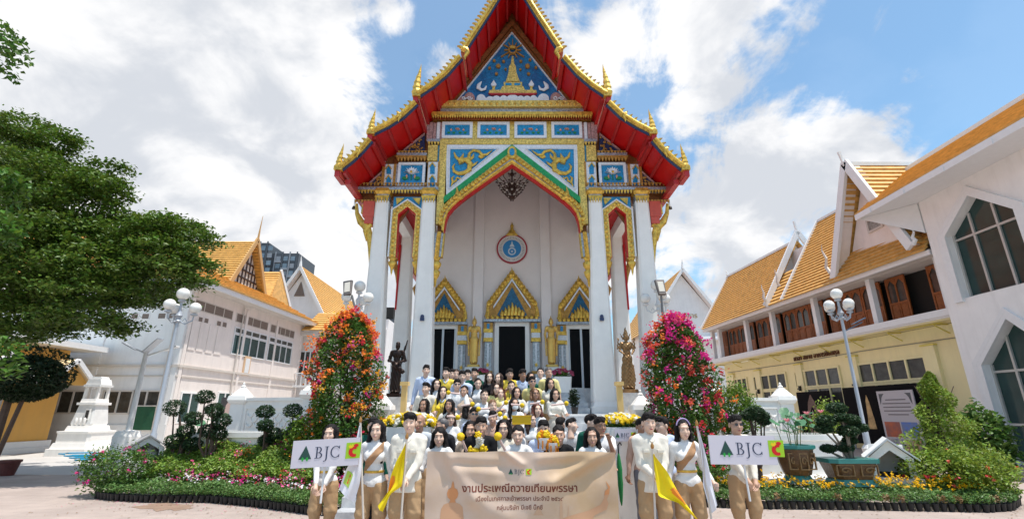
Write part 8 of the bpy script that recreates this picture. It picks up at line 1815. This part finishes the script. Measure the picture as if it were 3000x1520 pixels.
F3(2045, 945, Y=6.95, sex='m', hair='slick', top='shirt', tc='black', bc='black', sleeve='short', pose='chest', label='man in black shirt behind the right half of the banner')
F3(585, 968, Y=6.95, hair='bangs', top='blouse', tc='white', pose='banner', label='girl with straight fringe and long black hair holding the left end of the banner')
F3(2450, 968, Y=6.95, hair='long', top='blouse', tc='white', pose='banner', label='woman with long dark hair in white holding the right end of the banner')
F3(342, 805, Y=7.9, sex='m', hair='bald', top='shirt', tc='light grey', skin=skinC, smile=False, label='bald man in pale checked shirt behind the left flag bearer')
MATSK = None
t_, Yf1, xf1, kf1 = person(1204, 1205, Y=6.55, sex='m', hair='tuft', top='jacket', tc='ivory', bottom='breeches', bc='khaki', pose='clasp', extras=('sock',), skin=skinA, label='young man in ivory jacket and khaki breeches holding the left yellow flag')
person(1897, 1205, Y=6.55, sex='m', hair='tuft', top='jacket', tc='ivory', bottom='breeches', bc='khaki', pose='clasp', skin=skinA, smile=False, label='young man in ivory jacket and khaki breeches holding the right yellow flag')
person(1108, 1228, Y=6.6, hair='long', top='blouse', tc='white', bottom='breeches', bc='khaki', pose='poleL', extras=('sash', 'belt'), skin=skinA, label='woman in white blouse with tan sash beside the left white flag')
person(1997, 1226, Y=6.6, hair='wavy', top='blouse', tc='white', bottom='breeches', bc='khaki', pose='poleR', extras=('sash', 'belt', 'headband'), skin=skinA, label='woman with headband and tan sash beside the right white flag')
person(972, 1241, Y=6.95, hair='long', top='blouse', tc='white', bottom='breeches', bc='khaki', pose='sign', extras=('belt',), skin=skinA, label='woman holding up the left white name board')
person(2150, 1212, Y=6.9, sex='m', hair='short', top='shirt', tc='ivory', bottom='breeches', bc='khaki', pose='sign', extras=('blacksock',), glasses='shades', skin=skinB, smile=False, label='man in sunglasses holding up the right white name board')
person(1096, 1221, Y=7.9, sex='m', hair='short', top='shirt', tc='dark green', bc='black', label='man in dark green mostly hidden behind the woman with the left sash')
def F5(x, y): return 1500+x/3.22, 1180+y/3.22
px, py = F5(825, 125); person(px, py, Y=7.6, sex='m', hair='short', top='tshirt', tc='white', bc='khaki', sleeve='short', glasses='specs', pose='clap', yaw=.3, smile=False, skin=skinC, label='man with glasses raising his clasped hands beside the right end of the banner')
px, py = F5(1214, 140); person(px, py, Y=8.0, sex='m', hair='short', top='shirt', tc='peach', bc='grey', yaw=.2, smile=False, skin=skinC, label='man in grey trousers behind the right flower stand, left of the flag bearer')
px, py = F5(1403, 122); person(px, py, Y=7.6, sex='m', hair='short', top='shirt', tc='pale blue', bc='stone', yaw=-1.1, glasses='specs', smile=False, skin=skinA, label='man with glasses in pale blue turned left behind the right flag bearer')
# ---------------- candles and garlands
rods = [((1400, 668), (1260, 790)), ((1600, 703), (1480, 690)), ((1848, 662), (1700, 685)), ((2145, 678), (1960, 700)), ((985, 688), (850, 705)), ((805, 850), (700, 840)), ((1325, 810), (1200, 845)), ((1387, 858), (1500, 900)), ((690, 545), (820, 560))]
rods_lab = ['above the woman with the auburn hair', 'left of the light brown haired woman', 'in front of the light brown haired woman', 'held out farthest right in the crowd', 'held by the woman in the beige jacket', 'left of the man with dark glasses', 'right of the short-haired man in peach', 'above the wavy bob', 'in front of the man in sunglasses, second row']
rods += [((1060, 748), (1180, 740)), ((560, 742), (520, 830)), ((1420, 1010), (1400, 1100)), ((1045, 985), (1010, 1060))]; rods_lab += ['below the woman in the printed T-shirt', 'below the yellow polo woman with lanyard', 'beside the wavy bob behind the banner', 'behind the suited man at his left']
for ((x, y), (tx, ty)), lb in zip(rods, rods_lab):
    a = Z3(x, y); b = Z3(tx, ty); Yc = 8.5+(1.0-(y-540)/330)*1.3; candle(a[0], a[1], b[0], b[1], Yc, 'candle with yellow flower ball '+lb)
a = Z3(840, 1088); b = Z3(890, 1230); candle(a[0], a[1], b[0], b[1], 6.72, 'candle with yellow flower ball between the fringed girl and the suited man', .052)
a = Z3(1300, 1085); b = Z3(1375, 1235); candle(a[0], a[1], b[0], b[1], 6.68, 'candle with yellow flower ball right of the suited man', .052)
x, z = P(*Z3(1590, 878), 8.2); t = thing('tray', 'bright yellow cloth-covered tray above the tied-back hair of the young woman', 'tray', (x, 8.2, z)); mb = MB(); mb.box(-.15, .15, -.1, .1, -.07, .05); mb.box(-.16, .16, -.11, .11, .051, .065); part('cloth', mb, [mat('yellow satin', (.85, .50, .01), .4)], t)
def garland(x, y, Y, label, cols, n, rx, rz, pots=False):
    px, py = Z3(x, y); cx_, cz_ = P(px, py, Y); t = thing('garland', label, 'garland', (cx_, Y, cz_))
    for i in range(n):
        a = 2*math.pi*i/n; o = link('blossom', bl_me[cols[i % len(cols)]], t); o.location = (rx*math.sin(a)*(1 if i % 2 else .6), random.uniform(-.02, .02), rz*math.cos(a)); o.rotation_euler = (1.2, random.uniform(-.5, .5), a); s_ = random.uniform(.9, 1.3); o.scale = (s_, s_, s_)
px, py = Z3(1055, 1180); gx2, gz2 = P(px, py, 6.68); t = thing('garland', 'yellow and white orchid garland held by the suited man', 'garland', (gx2, 6.68, gz2))
for q, (u, v, c) in enumerate(((0, .11, 'yellow'), (.01, .07, 'white'), (-.015, .03, 'white'), (.015, 0, 'white'), (0, -.04, 'white'), (-.09, -.07, 'yellow'), (-.06, -.09, 'yellow'), (-.03, -.08, 'yellow'), (.03, -.08, 'yellow'), (.06, -.09, 'yellow'), (.09, -.07, 'yellow'), (.07, -.05, 'yellow'))):
    o = link('blossom', bl_me[c], t); o.location = (u, 0, v); o.rotation_euler = (1.3, .3*(q % 3-1), q)
mat('petal marigold orange', (.85, .30, .01), .5); bl_me['orange'] = bl_me['yellow'].copy(); bl_me['orange'].materials.clear(); bl_me['orange'].materials.append(MATS['petal marigold orange'])
for lx, ly, lb in ((1865, 1090, 'small orange and yellow garland on a white cup held by the man in pale blue'), (1965, 1150, 'small orange garland tray held by the man in black shirt')):
    garland(lx, ly, 6.72, lb, ['orange', 'yellow'], 9, .05, .035)
    px, py = Z3(lx, ly+85); x, z = P(px, py, 6.72); t = thing('offering_bowl', 'white and orange striped offering bowl under the %s garland' % ('left orange' if lx < 1900 else 'right orange'), 'bowl', (x, 6.72, z-.02))
    mb = MB(); mb.lathe([(.03, -.06), (.05, -.05), (.035, -.02), (.075, .04), (.08, .09)], n=14); part('bowl', mb, [CL['white']], t, smooth=True)
    mb = MB()
    for q in range(7): a = q*2*math.pi/7; mb.box(.079*math.cos(a)-.008, .079*math.cos(a)+.008, .079*math.sin(a)-.008, .079*math.sin(a)+.008, -.04, .06)
    part('stripes', mb, [MATS['petal marigold orange']], t, kind='stuff')
# ================================================================ BANNER, SIGNS, FLAGS
def logo(parent, T, u0, v0, h, depth=.003, faint=False):
    """triangle + BJC + red C in a green square; T maps (u, v, d) in metres to world; u0 left edge, v0 bottom"""
    def poly(name, pts, m, d=0.0, par=parent):
        mb = MB(); n = len(pts); a = [mb.pt(T(u0+x*h, v0+y*h, -depth-d)) for x, y in pts]; b = [mb.pt(T(u0+x*h, v0+y*h, -d)) for x, y in pts]
        if n > 4:
            for t in tessellate_polygon([[Vector((x, y, 0)) for x, y in pts]]): mb.face([a[i] for i in t]); mb.face([b[i] for i in t][::-1])
        else: mb.face(a); mb.face(b[::-1])
        for i in range(n): mb.face((a[i], a[(i+1) % n], b[(i+1) % n], b[i]))
        return part(name, mb, [m], par)
    tg_ = mat('logo dark green', (.02, .07, .055), .5); g2 = mat('logo bright green', (.02, .35, .05), .5); nv = mat('logo navy letters', (.03, .045, .09) if not faint else (.25, .22, .2), .5); lg = mat('logo lime', (.35, .60, .02), .5); rd = mat('logo red', (.65, .01, .01), .5); yl = mat('logo yellow', (.85, .6, .01), .5)
    poly('logo_triangle', [(.42, 1.0), (.86, .12), (.60, .12), (.55, .2), (.50, .12), (.34, .12), (.29, .2), (.24, .12), (-.02, .12)], tg_)
    for c in (.27, .58): poly('logo_arrow', [(c, .28), (c+.13, .10), (c+.05, .10), (c+.05, .0), (c-.05, .0), (c-.05, .10), (c-.13, .10)], g2, .001)
    th, tn = .085, .028
    def bar(x0, x1, y0, y1): poly('logo_letter', [(x0, y0), (x1, y0), (x1, y1), (x0, y1)], nv)
    def arc(cx, cy, rx, ry, a0, a1, w=None, n=14):
        o, i_ = [], []
        for q in range(n+1):
            a = math.radians(a0+(a1-a0)*q/n); ww = tn+(th-tn)*abs(math.cos(a)); o.append((cx+rx*math.cos(a), cy+ry*math.sin(a))); i_.append((cx+(rx-ww)*math.cos(a), cy+(ry-ww)*math.sin(a)))
        poly('logo_letter', o+i_[::-1], nv)
    bar(1.18, 1.18+th, .17, .85); bar(1.08, 1.35, .14, .17); bar(1.08, 1.35, .85, .88); bar(1.26, 1.40, .49, .52)
    arc(1.34, .69, .20, .19, -90, 90); arc(1.36, .325, .24, .185, -90, 90)
    bar(1.86, 1.86+th, .10, .85); bar(1.76, 2.04, .85, .88); arc(1.76, .12, .185, .20, 0, -110)
    arc(2.52, .51, .36, .38, 48, 312); bar(2.74, 2.78, .70, .90); bar(2.74, 2.78, .16, .34)
    poly('logo_square', [(3.22, .02), (4.22, .02), (4.26, 1.06), (3.24, 1.04)], lg, .0)
    p_ = []; q_ = []
    for i in range(19): a = math.radians(60+240*i/18); p_.append((3.78+.36*math.cos(a), .44+.34*math.sin(a))); q_.append((3.86+.17*math.cos(a), .46+.16*math.sin(a)))
    poly('logo_crescent', p_+q_[::-1], rd, .002); poly('logo_crescent_tip', [(3.72+.15*math.cos(a)*1.1+.20, .85+.11*math.sin(a)) for a in np.linspace(0, 6.28, 12, endpoint=False)], rd, .0025); poly('logo_script', [(3.40, .78), (3.48, .92), (3.58, .83), (3.68, .94), (3.76, .80), (3.62, .68), (3.46, .68)], yl, .0035)
def plane_T(c00, c10, c01):
    c00, c10, c01 = map(Vector, (c00, c10, c01)); U = (c10-c00).normalized(); Vv = (c01-c00).normalized(); Nn = U.cross(Vv).normalized()
    if Nn.y > 0: Nn = -Nn
    return lambda u, v, d: c00+U*u+Vv*v-Nn*d, (c10-c00).length, (c01-c00).length      # negative d comes towards the camera
def name_board(corners, Y, label, pole, logo_h, u0, v0):
    (ax, ay), (bx_, by), (cx_, cy_) = corners; A = (P(ax, ay, Y)[0], Y, P(ax, ay, Y)[1]); B = (P(bx_, by, Y)[0], Y, P(bx_, by, Y)[1]); C = (P(cx_, cy_, Y)[0], Y, P(cx_, cy_, Y)[1])   # bottom-left, bottom-right, top-left
    T, w, h = plane_T(A, B, C); t = thing('name_board', label, 'sign', T(w/2, 0, .03), world=True)
    mb = MB(); v = [mb.pt(T(u, vv, d)) for d in (0, .02) for u, vv in ((0, 0), (w, 0), (w, h), (0, h))]
    for f in ((0, 1, 2, 3), (7, 6, 5, 4), (0, 4, 5, 1), (1, 5, 6, 2), (2, 6, 7, 3), (3, 7, 4, 0)): mb.face([v[q] for q in f])
    part('board', mb, [mat('lilac white board', (.66, .62, .68), .45)], t)
    logo(t, T, w*u0, h*v0, h*logo_h)
    p0 = (P(*pole[0], Y)[0], Y+.06, P(*pole[0], Y)[1]); p1 = (P(*pole[1], Y)[0], Y+.02, P(*pole[1], Y)[1]); mb = MB(); mb.tube([p0, p1], .013, 8); part('handle', mb, [pole_w], t, smooth=True)
name_board(((850, 1372), (1048, 1361), (860, 1291)), 6.22, 'white name board with green triangle and red crescent marks held by the woman at left', ((950, 1330), (937, 1474)), .56, .11, .24)
name_board(((2084, 1359), (2280, 1361), (2075, 1274)), 6.30, 'white name board with green triangle and red crescent marks held by the man in sunglasses', ((2180, 1330), (2200, 1468)), .56, .15, .26)
# small sign on the right flower stand
A = (P(1803, 1292, 8.1)[0], 8.1, P(0, 1292, 8.1)[1]); B = (P(1862, 1292, 8.1)[0], 8.1, A[2]); C = (A[0], 8.1, P(0, 1256, 8.1)[1]); T, w, h = plane_T(A, B, C); t = thing('stand_sign', 'small white lettered sign hung on the right flower stand', 'sign', T(w/2, 0, 0), world=True)
mb = MB(); v = [mb.pt(T(u, vv, d)) for d in (0, .02) for u, vv in ((0, 0), (w, 0), (w, h), (0, h))]
for f in ((0, 1, 2, 3), (7, 6, 5, 4), (0, 4, 5, 1), (1, 5, 6, 2), (2, 6, 7, 3), (3, 7, 4, 0)): mb.face([v[q] for q in f])
part('board', mb, [MATS['lilac white board']], t); logo(t, T, w*.02, h*.3, h*.42)
# ---------------- banner
BY = 6.50
b0 = P(1243, 1526, BY); b1 = P(1802, 1324, BY); bt0 = P(1247, 1321, BY); bw0 = P(1808, 1516, BY)
BW, BH = b1[0]-b0[0], bt0[1]-b0[1]
def fold(u, v):
    """u, v in 0..1 -> offset towards the viewer"""
    o = 0.0
    for (ax, ay, bx_, by, amp, wd) in ((.98, 1.0, .66, .55, .030, .030), (.66, .55, .40, .50, .018, .05), (.98, .98, .80, .60, -.02, .04), (.41, 1.0, .50, .82, .03, .02), (.41, 1.0, .38, .80, -.015, .03), (.08, 1.0, .26, .30, .020, .035), (.26, .30, .42, .06, .016, .05), (.08, .98, .12, .60, -.015, .03), (.14, .9, .40, .86, .012, .03), (.15, .84, .45, .76, -.012, .03), (.2, .74, .5, .66, .010, .035), (.6, .9, .85, .92, .012, .03), (.62, .82, .9, .86, -.01, .03), (.82, .0, .9, .5, .012, .05)):
        d = Vector((bx_-ax, (by-ay)*.38)); p = Vector((u-ax, (v-ay)*.38)); t = max(0, min(1, p.dot(d)/d.length_squared)); r = (p-d*t).length; o += amp*math.exp(-(r/wd)**2)*(1-.4*t)
    return 2.1*o+.006*math.sin(u*19+v*4)+.004*math.sin(u*7-v*11)
def TB(u, v, d):
    uu, vv = u/BW, v/BH; sag = -.012*math.sin(uu*math.pi*2.45)**2*(vv**3); x = b0[0]+u+.012*math.sin(vv*3)*(uu-.5); return Vector((x, BY-fold(uu, vv)+d, b0[1]+v+sag))
ban = thing('cloth_banner', 'wide beige cloth banner with Thai lettering held in front of the crowd', 'banner', (0, BY, b0[1]), world=True)
nu, nv_ = 150, 56
V = [TB(BW*i/nu, BH*j/nv_, 0) for j in range(nv_+1) for i in range(nu+1)]; F = [(j*(nu+1)+i, j*(nu+1)+i+1, (j+1)*(nu+1)+i+1, (j+1)*(nu+1)+i) for j in range(nv_) for i in range(nu)]
V2 = [v+Vector((0, .003, 0)) for v in V]; n = len(V)
bm_ = mat('banner cloth', (.54, .37, .215), .5, 0, col2=(.62, .47, .37), vscale=1.0, spec=.45); link('cloth', np_mesh('cloth', [tuple(v) for v in V]+[tuple(v) for v in V2], F+[tuple(n+i for i in f[::-1]) for f in F], bm_), ban)
let = mat('banner brown lettering', (.17, .035, .018), .6); sil = mat('banner orange print', (.62, .27, .11), .6); sil2 = mat('banner pale orange print', (.58, .33, .19), .6); sil3 = mat('banner faint print', (.56, .365, .235), .6)
def btext(body, uc, vc, width, m, bold=.0, d=.0035):
    me = text_mesh(body, 1.0, 0, bold); xs = [v.co.x for v in me.vertices]; ys = [v.co.y for v in me.vertices]; k = width/(max(xs)-min(xs)); cx_, cy_ = (max(xs)+min(xs))/2, (max(ys)+min(ys))/2
    bm = bmesh.new(); bm.from_mesh(me); bmesh.ops.triangulate(bm, faces=bm.faces); bm.to_mesh(me); bm.free()
    for v in me.vertices: v.co = TB(uc*BW+(v.co.x-cx_)*k, vc*BH+(v.co.y-cy_)*k, -d)
    me.materials.clear(); me.materials.append(m); return link('lettering', me, ban)
btext('งานประเพณีถวายเทียนพรรษา', .49, .475, BW*.60, let, .018); btext('เนื่องในเทศกาลเข้าพรรษา ประจำปี ๒๕๖๙', .49, .325, BW*.45, let, .008); btext('กลุ่มบริษัท บีเจซี บิ๊กซี', .49, .19, BW*.235, let, .008)
logo(ban, lambda u, v, d: TB(u, v, d-.003), BW*.432, BH*.66, BH*.085, .001, True)
def bprint(name, pts, m, d=.003, sub=10):
    mb = MB(); bm = bmesh.new(); vs = [bm.verts.new((x*BW, y*BH, 0)) for x, y in pts]; bm.faces.new(vs); bmesh.ops.triangulate(bm, faces=bm.faces)
    for _ in range(3): bmesh.ops.subdivide_edges(bm, edges=[e for e in bm.edges if e.calc_length() > .04], cuts=1, use_grid_fill=False); bmesh.ops.triangulate(bm, faces=bm.faces)
    for v in bm.verts: v.co = TB(v.co.x, v.co.y, -d)
    me = bpy.data.meshes.new(name); bm.to_mesh(me); bm.free(); me.materials.append(m); return link(name, me, ban)
def bp_(x, y): return ((x-5)/2510, 1-(y-95)/880)
bprint('printed_silhouette', [bp_(*q) for q in ((205, 970), (215, 830), (250, 770), (320, 745), (335, 715), (300, 680), (288, 630), (305, 580), (340, 560), (348, 510), (362, 470), (378, 510), (385, 560), (420, 580), (436, 630), (425, 680), (395, 715), (405, 745), (460, 765), (495, 800), (515, 970))], sil2)
bprint('printed_face', [bp_(*q) for q in ((320, 745), (335, 715), (300, 680), (288, 630), (305, 580), (340, 560), (348, 510), (362, 470), (378, 510), (385, 560), (420, 580), (436, 630), (425, 680), (395, 715), (405, 745))], sil, .0045)
bprint('printed_finial', [bp_(*q) for q in ((1700, 968), (1900, 900), (2120, 840), (2280, 770), (2330, 690), (2340, 600), (2385, 560), (2360, 470), (2410, 540), (2395, 640), (2365, 700), (2385, 760), (2360, 830), (2200, 900), (2150, 968))], sil2)
bprint('printed_horn', [bp_(*q) for q in ((2335, 650), (2345, 600), (2388, 565), (2360, 470), (2412, 545), (2395, 640))], sil, .0045)
bprint('printed_spire', [bp_(*q) for q in ((1745, 968), (1760, 700), (1785, 700), (1790, 968))], sil3); bprint('printed_spire', [bp_(*q) for q in ((1845, 968), (1862, 760), (1880, 968))], sil3); bprint('printed_spire', [bp_(*q) for q in ((1410, 900), (1480, 790), (1540, 900))], sil3)
# ---------------- flags
def Z4(x, y): return 820+x/3.788, 1180+y/3.788
def flag(L_, R_, pole, conv, Y, label, m, prints, amp=.03, tip=None):
    t = thing('flag', label, 'flag', (P(*conv(*pole[1]), Y)[0], Y, 0), world=True)
    a = [P(*conv(*q), Y) for q in L_]; b = [P(*conv(*q), Y) for q in R_]; n = 26; k = 10; V = []
    for i in range(n+1):
        (x0, z0), _ = lerp_poly(a, i/n); (x1, z1), _ = lerp_poly(b, i/n)
        for j in range(k+1):
            u = j/k; V.append((x0+(x1-x0)*u, Y-.02-amp*math.sin(u*7+i*.16)*min(1, i/6)-.3*amp*math.sin(u*15-i*.3), z0+(z1-z0)*u))
    F = [(i*(k+1)+j, i*(k+1)+j+1, (i+1)*(k+1)+j+1, (i+1)*(k+1)+j) for i in range(n) for j in range(k)]; nn = len(V); V2 = [(x, y+.003, z) for x, y, z in V]
    c = link('cloth', np_mesh('cloth', V+V2, F+[tuple(nn+q for q in f[::-1]) for f in F], m), t)
    for pm, (i0, i1, j0, j1), nm in prints:
        Vp = []; ii = np.linspace(i0, i1, 7); jj = np.linspace(j0, j1, 7)
        def at(i, j):
            i_, j_ = int(min(i, n-1)), int(min(j, k-1)); fi, fj = i-i_, j-j_; q = lambda r, s: Vector(V[r*(k+1)+s]); return (q(i_, j_)*(1-fi)+q(i_+1, j_)*fi)*(1-fj)+(q(i_, j_+1)*(1-fi)+q(i_+1, j_+1)*fi)*fj
        for a_ in ii:
            for b_ in jj: v = at(a_, b_); Vp.append((v.x, v.y-.004, v.z))
        Fp = [(p*7+q, p*7+q+1, (p+1)*7+q+1, (p+1)*7+q) for p in range(6) for q in range(6) if nm != 'round_print' or (p-2.5)**2+(q-2.5)**2 < 9.5]; link(nm, np_mesh(nm, Vp, Fp, pm), c)
    p0 = P(*conv(*pole[0]), Y); p1 = P(*conv(*pole[1]), Y); d = Vector((p1[0]-p0[0], 0, p1[1]-p0[1])).normalized(); L2 = p0[1]/max(1e-3, -d.z) if d.z < 0 else 1.2
    mb = MB(); mb.tube([(p0[0], Y+.0, p0[1]), (p0[0]+d.x*L2, Y+.0, .01)], .013, 8); part('pole', mb, [mat('pale pole', (.62, .55, .48), .45)], t, smooth=True)
    mb = MB(); mb.lathe([(.014, 0), (.022, .02), (.02, .04), (.0, .08)], (p0[0], Y, p0[1]), 8); part('pole_tip', mb, [mat('brass tip', (.4, .2, .06), .4, .4)], t, smooth=True)
yfl = mat('yellow flag cloth', (.86, .66, .015), .55, 0, var=.06, vscale=5, spec=.2); wfl = mat('white flag cloth', (.78, .77, .82), .6, spec=.2); ofl = mat('orange flag print', (.80, .25, .02), .6)
lgm = mat('flag lime print', (.45, .65, .1), .6); rdm = mat('flag red print', (.75, .08, .02), .6)
flag([(1400, 445), (1300, 640), (1240, 800), (1205, 980), (1085, 1140)], [(1402, 445), (1388, 700), (1355, 920), (1230, 1005), (1140, 1208)], ((1408, 400), (1345, 1288)), Z4, 6.20, 'yellow flag with orange emblem held by the left flag bearer', yfl, [(ofl, (13, 19, .2, 3.6), 'round_print')], .022)
flag([(886, 250), (850, 420), (800, 640), (730, 760), (652, 955)], [(904, 250), (918, 560), (906, 760), (885, 900), (822, 1105)], ((893, 215), (925, 1288)), Z4, 6.36, 'white flag with red and lime logo drooping beside the woman with the left sash', wfl, [(lgm, (18, 23, 1.0, 5.2), 'square_print'), (rdm, (18.8, 22.2, 1.8, 4.6), 'round_print')], .028)
flag([(1326, 478), (1345, 700), (1372, 872), (1560, 935), (1738, 1092)], [(1328, 478), (1460, 650), (1560, 830), (1640, 950), (1746, 1085)], ((1325, 430), (1352, 1090)), F5, 6.20, 'yellow flag with orange emblem held by the right flag bearer', yfl, [(ofl, (13, 20, 6, 9.9), 'round_print')], .02)
flag([(1742, 235), (1768, 420), (1785, 600), (1792, 765), (1880, 1045)], [(1750, 235), (1800, 420), (1850, 600), (1885, 760), (1936, 962)], ((1745, 215), (1880, 1090)), F5, 6.35, 'plain white flag drooping from the pole beside the right name board', wfl, [], .022)
# green furled umbrella beside the banner
px, py = F5(1016, 655); x0, z0 = P(px, py, 7.4); t = thing('umbrella', 'furled green umbrella hanging beside the right end of the banner', 'umbrella', (x0, 7.4, z0)); mb = MB()
mb.lathe([(.006, -.42), (.02, -.36), (.034, -.15), (.036, .05), (.022, .2), (.010, .25)], n=12); mb.v = [(a*(1+.15*math.sin(i*1.9)), b, c) for i, (a, b, c) in enumerate(mb.v)]; part('canopy', mb, [mat('green nylon', (.01, .20, .05), .6)], t, smooth=True); mb = MB(); mb.tube([(0, 0, .25), (0, 0, .36), (.03, 0, .40), (.05, 0, .36)], .010, 6); part('handle', mb, [CL['black']], t, smooth=True)
